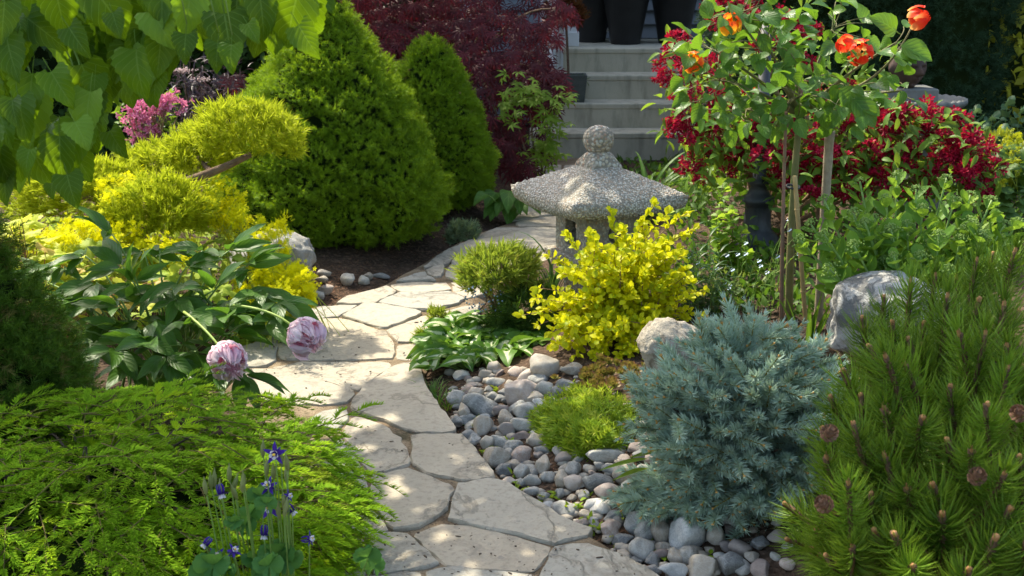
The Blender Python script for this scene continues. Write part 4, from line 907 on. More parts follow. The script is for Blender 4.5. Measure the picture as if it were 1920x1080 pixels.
for (px, py, yy) in keys:
    px += max(0, (1700 - px) * .22) + 12; tip = at(px, py, yy); d = norm(tip - (MC + np.array([0, .05, -.28]))); d = norm(d * np.array([1.0, .75, .7]) + np.array([0, 0, .65]) + rng.normal(size=3) * .17); s = .8 + .25 * rng.random()
    Ms.append(frames(d[None], rng.normal(size=3), s)[0]); Ls.append(tip - d * .17 * s)
Dm = ellip_points(26, MC, MR, -.25, 0, 77); Dm = Dm[(Dm[:, 1] > -.55)]
for d0 in Dm:
    tip = MC + d0 * MR * (.92 + .12 * rng.random()); d = norm(d0 * np.array([1, 1, .6]) + np.array([0, 0, .7]) + rng.normal(size=3) * .15); s = .8 + .3 * rng.random(); Ms.append(frames(d[None], rng.normal(size=3), s)[0]); Ls.append(tip - d * .17 * s)
for d0 in ellip_points(22, MC, MR, -.5, 0, 78): d = norm(d0 + np.array([0, 0, .5])); Ms.append(frames(d[None], rng.normal(size=3), .9)[0]); Ls.append(MC + d0 * MR * .55 - d * .1)
parts('shoot', psm, mp_, np.array(Ms), np.array(Ls))
g = Geo(); base = MC + np.array([0, .05, -.36])
for Lq in Ls: g.add(*tube(bez(base, (base + Lq) / 2 + np.array([0, 0, -.04]), Lq, n=6), np.linspace(.012, .005, 6), 5)[:3])
g.build('branches', mst, mp_)
# cones
cone_m = plainmat('pine_cone', (.11, .055, .03), (.24, .13, .075), .7, .3, 40, .4)
g = Geo(); ncs = 46; f = (np.arange(ncs) + .5) / ncs; ph = np.arange(ncs) * 2.39996; el = np.arcsin(1 - 1.9 * f)
Dc = np.stack([np.cos(el) * np.cos(ph), np.sin(el), np.cos(el) * np.sin(ph)], -1); scale_t = leaf(.012, .011, 'obov', .3, -.9, 2, 3).tmpl()
Tn = norm(np.array([0, 1.0, 0]) - Dc * Dc[:, 1:2] + 1e-4); scale_t = leaf(.0105, .0125, 'obov', .25, -1.1, 3, 4).tmpl(); g.scatter(scale_t, frames(norm(Tn * .75 + Dc * .55), Dc, 1.0), Dc * np.array([.0125, .0145, .0125]) - Tn * .003); V0, T0 = ico(2); g.add(V0 * np.array([.011, .013, .011]), None, T0)
cone_me = g.mesh('cone', cone_m)
for (px, py, yy) in [(1555,812,2.24),(1545,945,2.12),(1832,893,2.14),(1910,775,2.26)]:
    p = at(px, py, yy); d = norm(np.array([rng.normal() * .5, -.45, .75])); link('cone', cone_me, mp_, m4(frames(d[None], np.array([0, 0, 1.0]), .85)[0], p))

# ---- clipped (Alberta) spruces
alb = leafmat('alberta_needle', (.105, .195, .006), (.22, .36, .010), .32, (.45, .64, .02), .5, .3, tip=((.17, .30, .03), 1.5), c3=(.19, .31, .03))
albd = leafmat('alberta_needle_dark', (.045, .105, .010), (.095, .185, .018), .28, (.22, .36, .03), .5, .3, c3=(.20, .15, .05))
tf = [needle_shoot(.034, 30, .0165, .0022, 1.15, 0, 0, 90 + q, two=False, tipn=5) for q in range(5)]; tft = [t.tmpl() for t in tf]
tfb = [needle_shoot(.034, 30, .0165, .0019, 1.1, 0, 0, 95 + q, two=False, tipn=5) for q in range(5)]; tfbt = [t.tmpl() for t in tfb]
def clipped_spruce(base, H, R, n, seed, label, mat, prof, name='clipped_spruce', tm=None, size=1.0, front=True, lumpy=.16):
    r = np.random.default_rng(seed); tm = tm or tft
    root = thing(name, label, 'spruce', base)
    v = r.random(n * 2); rp = np.interp(v, prof[0], prof[1]); keep = r.random(n * 2) < rp / max(prof[1]) + .05; v = v[keep][:n]; rp = rp[keep][:n]; nn = len(v)
    th = r.random(nn) * 2 * PI if not front else np.where(r.random(nn) < .8, -PI / 2 + (r.random(nn) - .5) * 1.18 * PI, r.random(nn) * 2 * PI)
    D = np.stack([np.cos(th), np.sin(th), 0 * th], -1); P0 = D * (rp * R)[:, None] + np.stack([0 * v, 0 * v, v * H], -1)
    lm = lump(P0, 7.5, seed, 7) * .5 + lump(P0, 24, seed + 5, 7) * .5 + lump(P0, 45, seed + 9, 7) * .55
    kp = (lump(P0 * np.array([1, 1, 1.6]), 15, seed + 21) > -.62) | (r.random(nn) < .25); v, rp, th, D, P0, lm = v[kp], rp[kp], th[kp], D[kp], P0[kp], lm[kp]; nn = len(v)
    P = P0 + D * (R * lumpy * lm * (.35 + .65 * rp))[:, None] * 1.0
    dep = r.random(nn) ** 2 * .05; P = P - D * (dep * 1.2)[:, None]
    d = norm(D + np.stack([0 * v, 0 * v, .35 + .5 * v], -1) + r.normal(size=D.shape) * .6); s = size * (.75 + .5 * r.random(nn)); g = Geo()
    for q in range(5): ix = np.arange(q, nn, 5); g.scatter(tm[q], frames(d[ix], r.normal(size=3), s[ix]), P[ix] + np.asarray(base))
    g.build('foliage', mat, root)
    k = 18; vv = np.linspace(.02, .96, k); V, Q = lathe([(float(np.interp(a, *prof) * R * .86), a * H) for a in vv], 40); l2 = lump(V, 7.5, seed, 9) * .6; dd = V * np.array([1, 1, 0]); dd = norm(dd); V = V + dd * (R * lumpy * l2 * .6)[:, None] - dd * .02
    Geo().add(V + np.asarray(base), Q).build('shade_core', gloom, root)  # near-black hull, shade between the outer shoots given as colour
    g = Geo(); g.add(*tube(np.array([base + np.array([0, 0, -.05]), base + np.array([0, 0, H * .9])]), [.03, .006], 8)[:3]); g.build('trunk', bark, root)
    return root
PR = (np.array([0, .04, .12, .25, .4, .55, .7, .82, .92, 1.0]), np.array([.74, .9, 1.0, .97, .84, .68, .49, .31, .18, .03]))
p = at(628, 470, 6.75); gb_ = gh(p[0], 6.75)
clipped_spruce(np.array([p[0], 6.75, gb_]), at(600, -28, 6.75)[2] - gb_, .60, 15000, 1, 'tall broad clipped conical spruce beside the flagstone path', alb, PR, lumpy=.16)
p = at(812, 430, 7.5); gb_ = gh(p[0], 7.5)
PR2 = (PR[0], np.array([.66, .8, .98, 1.0, .9, .74, .55, .42, .30, .08]))
clipped_spruce(np.array([p[0], 7.5, gb_]), at(790, 70, 7.5)[2] - gb_, .36, 7500, 2, 'smaller clipped conical spruce between the tall one and the red maple', alb, PR2)
p = at(-40, 800, 3.42); PR3 = (PR[0], np.array([1, 1.02, 1.05, 1.02, .9, .74, .6, .45, .3, .08]))
clipped_spruce(np.array([p[0], 3.42, gh(p[0], 3.42)]), .82, .30, 6200, 3, 'dark green dwarf spruce at the edge behind the low spreading one', albd, PR3, tm=tfbt, size=1.25)
# darker spruces far right
dk = leafmat('far_conifer_needle', (.022, .052, .022), (.042, .085, .040), .2, (.08, .14, .05), .6, .2)
for q, (px, yy, H, R, lab) in enumerate([(1560, 8.2, 3.8, .55, 'tall dark blue-green conifer behind the rose crown'), (1690, 8.4, 3.9, .6, 'dark conifer behind the carved head'), (1465, 8.6, 3.4, .5, 'dusky conifer between porch and rose')]):
    p = at(px, 200, yy); clipped_spruce(np.array([p[0], yy, 0]), H, R, 5000, 30 + q, lab, dk, (PR[0], np.array([.8, .95, 1, 1, 1, .95, .85, .7, .5, .1])), name='dark_conifer', tm=tfbt, size=2.2, lumpy=.16)

# ---- golden juniper, trained in flat pads
jun = leafmat('golden_juniper', (.16, .25, .010), (.36, .42, .015), .38, (.62, .72, .05), .5, .3, tip=((.55, .56, .02), 1.6), c3=(.10, .19, .015))
jung = leafmat('green_juniper', (.09, .17, .02), (.20, .29, .03), .35, (.4, .52, .05), .5, .3, tip=((.38, .42, .05), 2.0), c3=(.34, .24, .06))
def jun_spray(seed, L=.042):
    r = np.random.default_rng(seed); g = Geo()
    for k in range(13):
        a = r.normal() * .6; b = r.normal() * .4; y0 = L * .6 * r.random(); d = np.array([math.sin(a), math.cos(a), math.sin(b) * .6]); d /= np.linalg.norm(d); l = L * (.45 + .4 * r.random()); w = .0016
        s = norm(np.cross(d, r.normal(size=3))) * w; b0 = np.array([0, y0, 0]); m_ = b0 + d * l * .5
        g.add([b0 - s * .6, b0 + s * .6, m_ + s, m_ - s, b0 + d * l], [(0, 1, 2, 3)], [(3, 2, 4)], [(0, .2), (1, .2), (1, .6), (0, .6), (.5, 1)])
    return g.tmpl()
JS = [jun_spray(q) for q in range(4)]
def jun_pad(root, C, R, n, seed, mat, nm='foliage', size=1.0, mats=None):
    r = np.random.default_rng(seed); D = ellip_points(n, C, R, -.55, .3, seed); P = C + D * R * (1 + .24 * lump(D, 3.2, seed) + .16 * lump(D, 9, seed + 1))[:, None] * (1 - .35 * r.random((n, 1)) ** 2)
    d = norm(D * np.array([1, 1, .7]) + np.array([0, 0, .55]) + r.normal(size=D.shape) * .4); g = Geo(); s = size * (.6 + 1.0 * r.random(n) ** 2)
    for q in range(4): ix = np.arange(q, n, 4); g.scatter(JS[q], frames(d[ix], r.normal(size=3), s[ix]), P[ix] - d[ix] * .025)
    return g.build(nm, mat, root)
jb = at(250, 470, 5.45); jr = thing('golden_juniper', 'golden juniper trained in cloud pads on a bare crooked branch', 'juniper', (jb[0], 5.45, gh(jb[0], 5.45)))
def pad(cx, cy, rx, ry, Y, n, seed, dep=.8): c = at(cx, cy, Y); s = ppm(c); jun_pad(jr, c, np.array([rx / s, rx / s * dep, ry / s]), n, seed, jun)
pad(465, 248, 96, 58, 5.35, 1500, 1); pad(375, 285, 68, 48, 5.55, 850, 2); pad(295, 302, 70, 34, 5.75, 600, 3); pad(300, 398, 98, 68, 5.15, 1700, 4); pad(125, 362, 105, 78, 5.5, 1700, 5); pad(215, 350, 60, 50, 5.6, 600, 6)
g = Geo(); a0 = at(340, 346, 5.35); a1 = at(400, 325, 5.34); a2 = at(470, 290, 5.35); b0 = np.array([jb[0], 5.45, gh(jb[0], 5.45) - .03]); b1 = at(262, 380, 5.5)
g.add(*tube(np.concatenate([bez(b0, b1, at(310, 352, 5.4), n=6), bez(at(325, 349, 5.36), a1, a2, n=9)]), np.linspace(.032, .012, 15), 8)[:3]); g.add(*tube(bez(b1, at(200, 370, 5.5), at(130, 370, 5.5), n=8), np.linspace(.022, .01, 8), 7)[:3]); g.add(*tube(bez(a1, at(380, 310, 5.45), at(370, 290, 5.55), n=6), np.linspace(.014, .007, 6), 6)[:3]); g.add(*tube(bez(b1, at(290, 400, 5.3), at(300, 395, 5.15), n=6), np.linspace(.02, .009, 6), 6)[:3])
g.build('branch', bark, jr)
# low juniper with blue berries, by the lantern
c = at(945, 545, 5.05); s = ppm(c); lj = thing('low_juniper', 'low green juniper with blue berries and yellow inner twigs before the lantern', 'juniper', (c[0], 5.05, gh(c[0], 5.05)))
jun_pad(lj, at(940, 508, 5.0), np.array([74 / s, .17, 44 / s]), 1100, 11, jung); jun_pad(lj, at(990, 590, 4.95), np.array([70 / s, .16, 60 / s]), 900, 12, leafmat('deep_juniper', (.05, .11, .02), (.10, .18, .03), .3, c3=(.16, .24, .05)))
g = Geo(); bt = c * 1; bt[2] = gh(c[0], 5.05) - .02
for q in range(14): e = at(880 + rng.random() * 130, 480 + rng.random() * 60, 5.0 + rng.normal() * .06); g.add(*tube(bez(bt, (bt + e) / 2 + rng.normal(size=3) * .03, e, n=7), np.linspace(.009, .002, 7), 5)[:3])
g.build('branches', twig, lj)
V0, T0 = ico(1); bl = Geo().add(V0 * .0042, None, T0).tmpl(); g = Geo(); L = np.array([at(872 + rng.random() * 70, 535 + rng.random() * 50, 4.88 + rng.normal() * .03) for _ in range(60)]); g.scatter(bl, np.tile(np.eye(3), (60, 1, 1)), L); tag(g.build('berry_clusters', plainmat('juniper_berry', (.16, .24, .34), (.25, .34, .42), .6), lj), None, kind='stuff')
for px, py, rr, lab in [(822, 598, 24, 'upright juniper tuft at the path edge above the hosta'), (798, 637, 20, 'lower juniper tuft poking over the path beside the hosta')]:
    c = onground(px, py + 18, .0); c2 = at(px, py, c[1]); s = ppm(c2); t = thing('juniper_tuft', lab, 'juniper', c); jun_pad(t, c2, np.array([rr / s, rr / s, rr / s]), 150, px, jung, size=.8); g = Geo(); g.add(*tube(np.array([c - (0, 0, .02), c2]), .004, 5)[:3]); g.build('stem', twig, t)
# standard conifer ball in the box planter
tb = at(1060, 25, 10.1); s = ppm(tb); st_ = thing('ball_standard', 'small russet standard tree with clipped round head, growing in the box planter', 'tree', (pb[0] - .03, 10.1, .55))
rus = leafmat('russet_foliage', (.10, .035, .012), (.20, .075, .025), .3, (.3, .1, .03), .6, .2, c3=(.12, .10, .03)); jun_pad(st_, tb, np.array([38 / s, 38 / s, 45 / s]), 900, 19, rus, 'crown', 1.1)
Geo().add(*tube(bez(np.array([pb[0] - .03, 10.1, .54]), (np.array([pb[0] - .03, 10.1, .54]) + tb) / 2 + np.array([.006, 0, 0]), tb, n=6), .010, 6)[:3]).build('trunk', bark, st_)
lf = leaf(.05, .006, 'strap', ny=3, nx=1, droop=.8).tmpl(); n = 90; D = norm(rng.normal(size=(n, 3)) * .5 + np.array([0, 0, 1.0])); Geo().scatter(lf, frames(D, rng.normal(size=3)), np.array([pb[0] + .02, 10.1, .56]) + rng.normal(size=(n, 3)) * np.array([.04, .04, .004])).build('moss_tuft', leafmat('planter_grass', (.08, .16, .02), (.12, .22, .03)), st_)

# ================================================================== broad-leaved plants
def leafset(mat, n, L, W, shape, **kw):
    gs = []
    for q in range(n):
        k = dict(kw); r = np.random.default_rng(q + 5)
        for a in ('droop', 'fold', 'twist', 'wavy'):
            if a in k: k[a] = k[a] * (.55 + .9 * r.random())
        gs.append(leaf(L * (.9 + .2 * r.random()), W * (.85 + .3 * r.random()), shape, seed=q, **k))
    return [g.tmpl() for g in gs], [g.mesh('leaf', mat) for g in gs]
def stuff_leaves(name, mat, parent, tm, M, L):
    g = Geo()
    for q in range(len(tm)): ix = np.arange(q, len(M), len(tm)); g.scatter(tm[q], M[ix], L[ix])
    o = g.build(name, mat, parent); o['kind'] = 'stuff'; return o

# ---- mulberry: drooping branches with big leaves, top left; its crown above the frame shades the path
mulm = leafmat('mulberry_leaf', (.030, .080, .004), (.095, .195, .008), .36, (.32, .52, .012), .40, .30, veins=7, c3=(.16, .29, .03), vcol=(.22, .34, .07))
mt, mm = leafset(mulm, 8, .125, .108, 'heart', fold=.28, droop=.75, nx=6, ny=16, serr=.055, notch=.10, wavy=.05, pet=.045)
mb = np.array([-2.35, 3.7, gh(-2.35, 3.7)]); mul = thing('mulberry_tree', 'weeping mulberry with large serrated heart-shaped leaves hanging into view', 'tree', mb)
g = Geo(); top = mb + np.array([.15, .1, 2.3]); g.add(*tube(bez(mb - (0, 0, .1), mb + np.array([-.1, .0, 1.2]), top, n=10), np.linspace(.085, .055, 10), 10)[:3]); g.build('trunk', bark, mul)
bx_ = np.array([0, 60, 100, 150, 200, 235, 255, 300, 330, 380, 430, 455, 480, 520, 560, 600]); by_ = np.array([375, 330, 350, 330, 260, 270, 170, 165, 110, 75, 110, 70, 60, 75, 60, 10])
Ls, Ds, Us, Ss = [], [], [], []
def mleaf(px, py, Y, dirn, s, face=None):
    p = at(px, py, Y); Ls.append(p); Ds.append(dirn); Us.append(face if face is not None else norm(np.array([0, -1, .55]) + rng.normal(size=3) * .35)); Ss.append(s)
for (px, py, tx, ty, s) in [(265, 80, 240, 168, .95), (80, 108, 135, 200, 1.0), (30, 155, 48, 255, .9), (20, 170, 30, 232, .6), (300, 115, 285, 200, 1.0), (520, 5, 515, 98, .95), (545, 22, 597, 110, .95), (115, 30, 165, 105, .95), (205, 5, 225, 70, .95), (270, -5, 320, 82, .9), (350, 45, 345, 112, .8), (455, 30, 485, 80, .7), (130, 210, 165, 275, .85), (195, 225, 235, 295, .85), (120, 305, 140, 382, .75), (98, 332, 96, 372, .45), (60, 260, 45, 330, .9), (12, 290, 8, 385, .9), (165, 190, 140, 270, .9), (410, 60, 405, 128, .75), (435, 65, 432, 130, .7), (0, 15, 2, 100, .9), (5, 60, 5, 135, .8), (180, 120, 175, 190, .8), (30, 20, 45, 70, .9)]:
    Y = 2.55 + rng.random() * .25; a = at(px, py, Y); b = at(tx, ty, Y - .03); d = b - a; L_ = np.linalg.norm(d); mleaf(px, py, Y, norm(d), L_ / .155, norm(np.array([rng.normal() * .25, -1, .45 + .3 * rng.random()])))
cnt = 0
while cnt < 190:
    px = -60 + 660 * rng.random() ** 1.25; lim = np.interp(px, bx_, by_); py = -90 + rng.random() * (lim + 5); Y = 2.6 + .75 * rng.random()
    if py + 75 > lim: continue
    mleaf(px, py, Y, norm(np.array([rng.normal() * .35 + .12, -.15 + rng.normal() * .3, -1.0])), .72 + .35 * rng.random()); cnt += 1
Ls, Ds, Us, Ss = map(np.array, (Ls, Ds, Us, Ss)); parts('leaf', mm, mul, frames(Ds, Us, Ss), Ls)
# twigs of the drooping part
g = Geo()
for k in range(40):
    q = rng.integers(len(Ls)); e = Ls[q]; s = np.array([e[0] - .25 - .3 * rng.random(), e[1] + .1 * rng.normal(), e[2] + .45 + .25 * rng.random()]); g.add(*tube(bez(s, np.array([e[0] - .02, e[1], e[2] + .3]), e, n=8), np.linspace(.004, .0014, 8), 5)[:3])
g.build('twigs', gstem, mul)
# limbs and unseen crown: leaf clumps set along sun rays to shade chosen spots
shade = []   # (spot to be shaded, radius of the leafy mass, number of leaves)
for (px, py, rad, n) in [(760, 850, .17, 46), (900, 830, .19, 60), (1000, 800, .2, 45), (690, 760, .09, 22), (800, 745, .14, 44), (860, 910, .12, 26), (960, 930, .15, 40), (1080, 880, .2, 45), (880, 1040, .16, 30), (1090, 1060, .22, 60), (760, 1030, .14, 22), (1000, 1000, .1, 16), (1240, 1040, .2, 50), (700, 950, .12, 24), (860, 710, .12, 24), (820, 790, .12, 26)]:
    shade.append((atz(px, py, .03), rad, n))
for (px, py, Y, rad, n) in [(1050, 360, 5.1, .17, 42), (1150, 350, 5.0, .14, 34), (1240, 360, 5.1, .13, 24), (1400, 700, 3.3, .28, 70), (1300, 850, 3.2, .24, 60), (1650, 800, 2.5, .34, 95), (1850, 700, 2.6, .3, 80), (1500, 950, 3.1, .24, 60), (120, 900, 3.0, .36, 90), (330, 960, 2.9, .22, 44), (60, 620, 3.4, .34, 110), (300, 780, 3.2, .24, 46), (250, 560, 4.1, .26, 60), (1750, 950, 2.3, .25, 60), (100, 100, 2.8, .45, 90), (300, 60, 2.8, .4, 70)]:
    shade.append((at(px, py, Y), rad, n))
Pc, hubs = [], []
sv = np.array(SUN)
for p, rad, n in shade:
    zt2 = 2.25 + .9 * rng.random(); c = p + sv * ((zt2 - p[2]) / sv[2]); hubs.append(c); Pc.append(c + rng.normal(size=(n, 3)) * rad * np.array([.55, .55, .45]))
hubs = np.array(hubs); Pc = np.concatenate(Pc); n = len(Pc)
lt = leaf(.15, .115, 'heart', .2, .6, 2, 4).tmpl(); D = norm(rng.normal(size=(n, 3)) * .6 + np.array([.2, -.1, -.5])); g = Geo().scatter(lt, frames(D, rng.normal(size=(n, 3)) * .4 + np.array([0, 0, 1.0]), .75 + .4 * rng.random(n)), Pc)
tag(g.build('crown', mulm, mul), None, kind='stuff')
g = Geo()
for c in hubs:
    mid = (top + c) / 2 + np.array([0, 0, .35]); g.add(*tube(bez(top - (0, 0, .1), mid, c, n=10), np.linspace(.022, .004, 10), 5)[:3])
g.build('limbs', bark, mul)

# ---- peony
peom = leafmat('peony_leaf', (.038, .105, .012), (.072, .17, .018), .30, (.20, .42, .03), .33, .45, veins=6, vcol=(.11, .21, .06))
pt, pm = leafset(peom, 7, .185, .074, 'lance', fold=.3, droop=.45, nx=4, ny=9, wavy=.04)
pbx = at(300, 640, 4.2)[0]; pe0 = np.array([pbx, 4.2, gh(pbx, 4.2)]); peo = thing('peony', 'peony with dark glossy divided leaves and two drooping pale pink blooms', 'peony', pe0)
Ml, Ll, stems = [], [], Geo()
nodes = [(210,440,4.3),(300,470,4.25),(430,470,4.2),(460,500,4.15),(350,500,4.15),(230,500,4.2),(250,530,4.1),(180,530,4.2),(120,500,4.35),(90,530,4.4),(330,560,4.05),(400,545,4.05),(470,560,4.0),(520,565,3.98),(430,590,3.95),(360,605,3.92),(290,600,3.95),(225,575,4.02),(150,570,4.2),(215,655,3.85),(280,640,3.85),(310,665,3.8),(250,680,3.85),(370,660,3.85),(440,625,3.9),(500,600,3.92),(160,620,4.05),(340,530,4.1),(270,470,4.3),(160,480,4.35),(410,690,3.8),(455,700,3.8),(330,700,3.85),(490,545,4.05),(380,470,4.25),(330,590,4.2),(270,570,4.2),(400,570,4.15),(230,620,4.1),(290,650,3.95),(180,640,4.0),(350,560,4.2),(320,610,4.1),(260,600,4.1),(200,600,4.15),(400,600,4.1),(300,540,4.15),(140,540,4.3),(450,560,4.1),(240,640,4.0),(340,640,4.0),(190,560,4.2)]
for (px, py, yy) in nodes:
    p = at(px, py, yy); out = norm(np.array([p[0] - pe0[0], (p[1] - pe0[1]) - .1, .12 * rng.normal() + (p[2] - .42) * .5]) + rng.normal(size=3) * .15); side = norm(np.cross(out, [0, 0, 1.0])); k = int(rng.integers(4, 7))
    stems.add(*tube(bez(pe0 + rng.normal(size=3) * np.array([.06, .05, 0]), np.array([(pe0[0] + p[0]) / 2, (pe0[1] + p[1]) / 2, p[2] * .9]), p, n=8), np.linspace(.0055, .0025, 8), 5)[:3])
    for q in range(k):
        a = (q / (k - 1) - .5) * 2.5 + rng.normal() * .12; d = norm(out * math.cos(a) + side * math.sin(a) + np.array([0, 0, -.14 * abs(a) + .02 + rng.normal() * .16])); s = (1.0 - .16 * abs(a)) * (.7 + .3 * rng.random())
        Ml.append(frames(d[None], np.array([0, -.45, 1.0]) + rng.normal(size=3) * .3, s)[0]); Ll.append(p + d * .012)
parts('leaf', pm, peo, np.array(Ml), np.array(Ll)); stems.build('stems', gstem, peo)
def petalmat(name, c1, c2, c3, k):
    n = NT(name); r = n.rand(); uv = n.n('UVMap'); sep = n.n('SeparateXYZ', None, Vector=uv.outputs[0]); col = n.mix(r, c1, c2); st = n.noise(7, 3, n.n('CombineXYZ', None, X=n.math('MULTIPLY', sep.outputs[0], 9), Y=sep.outputs[1], Z=n.math('MULTIPLY', r, 20)).outputs[0])
    col = n.mix(n.math('MULTIPLY', n.math('POWER', n.math('SUBTRACT', 1.0, sep.outputs[1]), k), .9), col, c3); col = n.mix(n.ramp(st, [(.55, (0, 0, 0)), (.8, (.4, .4, .4))]), col, c3)
    p = n.bsdf(col, .55, .2); tr = n.n('BsdfTranslucent', None, Color=col).outputs[0]; return n.done(n.n('MixShader', None, i0=.48, i1=p, i2=tr).outputs[0])
pk_o = petalmat('peony_outer_petal', (.95, .76, .80), (.96, .85, .88), (.86, .48, .62), 2.2); pk_i = petalmat('peony_inner_petal', (.95, .68, .78), (.96, .82, .86), (.82, .32, .54), 1.6)
def petal(R, w, cup, ruff, seed, ny=7, nx=8):
    r = np.random.default_rng(seed); v = np.linspace(0, 1, ny); u = np.linspace(-1, 1, nx); Uu, Vv = np.meshgrid(u, v); lat = -1.25 + Vv * (1.25 + cup); lon = Uu * w * np.sin(PI * np.clip(Vv * .72 + .22, 0, 1)) ** .6
    rad = R * (1 + ruff * Vv ** 2 * np.sin(Uu * 7 + r.random() * 6) + .04 * Vv * np.sin(Uu * 13 + 1)); lat = lat + ruff * .8 * np.sin(Uu * 9 + r.random() * 6) * (Vv > .9)
    V = np.stack([rad * np.cos(lat) * np.sin(lon), rad * np.cos(lat) * np.cos(lon), rad * np.sin(lat)], -1).reshape(-1, 3); i = np.arange(ny - 1)[:, None] * nx; j = np.arange(nx - 1)[None]
    return Geo().add(V, np.stack([i + j, i + j + 1, i + nx + j + 1, i + nx + j], -1), None, np.stack([(Uu + 1) / 2, Vv], -1))
PO = [petal(.056, .74, -.05 + .2 * q, .09, q).mesh('petal', pk_o) for q in range(4)]; PI_ = [petal(.054, .36, .35 + .2 * q, .24, 10 + q).mesh('petal', pk_i) for q in range(4)]
calyx_me = Geo()
for q in range(5): t = leaf(.035, .02, 'ovate', .2, .9, 2, 4).tmpl(); a = q * 1.257; R3 = np.array([[math.cos(a), -math.sin(a), 0], [math.sin(a), math.cos(a), 0], [0, 0, 1]]); calyx_me.add(t[0] @ R3.T + np.array([0, 0, -.052]), t[1], None, t[3])
calyx_me = calyx_me.mesh('calyx', gstem)
for (px, py, yy, sc_, axis, a0, a1) in [(427, 675, 3.66, .96, (.40, -.90, -.12), (345, 585, 3.9), (392, 620, 3.75)), (573, 632, 3.78, 1.02, (.62, -.76, -.16), (425, 572, 3.98), (515, 575, 3.85))]:
    c = at(px, py, yy); ax = norm(np.array(axis)); x = norm(np.cross([0, 0, 1.0], ax)); y = np.cross(ax, x); R3 = np.stack([x, y, ax], -1) * sc_; MF = m4(R3, c)
    fl = link('flower', calyx_me, peo, MF)
    for q in range(11): link('petal', PO[q % 4], fl, MF @ Matrix.Rotation(q * 2.4 + rng.random() * .3, 4, 'Z') @ Matrix.Scale(1.0 + .045 * (q % 3) - .0, 4) @ Matrix.Rotation(rng.normal() * .08 + (.18 if q < 4 else -.05), 4, 'X'))
    for q in range(36): link('petal', PI_[q % 4], fl, MF @ Matrix.Translation((rng.normal() * .007, rng.normal() * .007, .004)) @ Matrix.Rotation(q * 2.4 + rng.random() * .4, 4, 'Z') @ Matrix.Scale(.35 + .68 * (q / 36) ** .7 * (.88 + .24 * rng.random()), 4) @ Matrix.Rotation(rng.normal() * .2, 4, 'X'))
    stem = bez(at(*a0), at(*a1), c - ax * .05 * sc_, n=12); Geo().add(*tube(stem, np.linspace(.0045, .0038, 12), 7)[:3]).build('flower_stem', plainmat('peony_flower_stem', (.26, .36, .06), (.34, .44, .10), .5) if 'peony_flower_stem' not in MATS else MATS['peony_flower_stem'], peo)

# ---- lady's mantle: clouds of tiny yellow flowers
alc = leafmat('mantle_flower', (.70, .70, .015), (.85, .80, .02), .35, (.95, .9, .03), .6, .15); alcl = leafmat('mantle_leaf', (.24, .36, .04), (.36, .46, .06), .4, (.55, .65, .08), .5, .2)
def spray(seed, n=60, R=.036):
    r = np.random.default_rng(seed); st = Geo()
    for k in range(5): a = k * 1.257; st.add([(0, 0, 0), (math.cos(a - .4) * .0048, math.sin(a - .4) * .0048, .0012), (math.cos(a) * .0075, math.sin(a) * .0075, .001), (math.cos(a + .4) * .0048, math.sin(a + .4) * .0048, .0012)], [(0, 1, 2, 3)])
    cl = norm(r.normal(size=(6, 3))) * R * .75; P = cl[r.integers(6, size=n)] + r.normal(size=(n, 3)) * R * .24; return Geo().scatter(st.tmpl(), frames(norm(P + r.normal(size=P.shape) * .01), r.normal(size=3), .9 + .5 * r.random(n)), P)
sprays = [spray(q).mesh('flower_spray', alc) for q in range(5)]
lbt = [lobed(.05, 7, .22, 2.7, .3, 29, q) for q in range(4)]; lbm = [l.mesh('leaf', alcl) for l in lbt]
def mantle(label, spots, leaves, Y0, baseP, seed, smesh=None, lmesh=None, name='ladys_mantle'):
    r = np.random.default_rng(seed); root = thing(name, label, 'plant', baseP); g = Geo(); b0 = np.array(baseP)
    for (cx, cy, rx, ry, Y, n) in spots:
        for _ in range(n):
            a = r.random() * 6.28; q = math.sqrt(r.random()); p = at(cx + rx * q * math.cos(a), cy + ry * q * math.sin(a), Y + r.normal() * .09); s = .7 + .5 * r.random(); link('flower_spray', (smesh or sprays)[r.integers(5)], root, m4(frames(rand_dirs(1), (0, 0, 1), s)[0], p))
            f = b0 + r.normal(size=3) * np.array([.12, .1, 0]); g.add(*tube(bez(f, np.array([(f[0] + p[0]) / 2, (f[1] + p[1]) / 2, p[2] * .8]), p, n=6), .0013, 4, False)[:2])
    g.build('stems', MATS.get('mantle_stem') or plainmat('mantle_stem', (.34, .42, .05), (.45, .5, .08), .6), root)
    for (cx, cy, rx, ry, Y, n) in leaves:
        for _ in range(n):
            p = at(cx + (r.random() * 2 - 1) * rx, cy + (r.random() * 2 - 1) * ry, Y + r.normal() * .08); d = norm(np.array([r.normal(), r.normal() - .4, .1])); link('leaf', (lmesh or lbm)[r.integers(4)], root, m4(frames(d[None], np.array([0, -.3, 1.0]) + r.normal(size=3) * .3, .7 + .6 * r.random())[0], p))
    return root
bp = at(520, 600, 5.0); mantle('lady\'s mantle in foaming yellow flower, spilling toward the path by the flat boulder', [(515, 545, 70, 55, 5.0, 85), (560, 540, 30, 28, 4.95, 28), (500, 475, 36, 40, 5.1, 26), (515, 430, 26, 18, 5.1, 6), (480, 590, 50, 26, 4.95, 26)], [(490, 600, 70, 40, 4.98, 16)], 5, (bp[0], 5.0, gh(bp[0], 5.0)), 3)
bp = at(420, 500, 5.3); mantle('lady\'s mantle flowering yellow between the juniper pads and the boulder', [(425, 390, 36, 42, 5.25, 30), (405, 350, 24, 14, 5.3, 5), (440, 420, 25, 20, 5.2, 6), (270, 340, 45, 16, 5.3, 8)], [(440, 480, 60, 30, 5.15, 18)], 5, (bp[0], 5.3, gh(bp[0], 5.3)), 4)
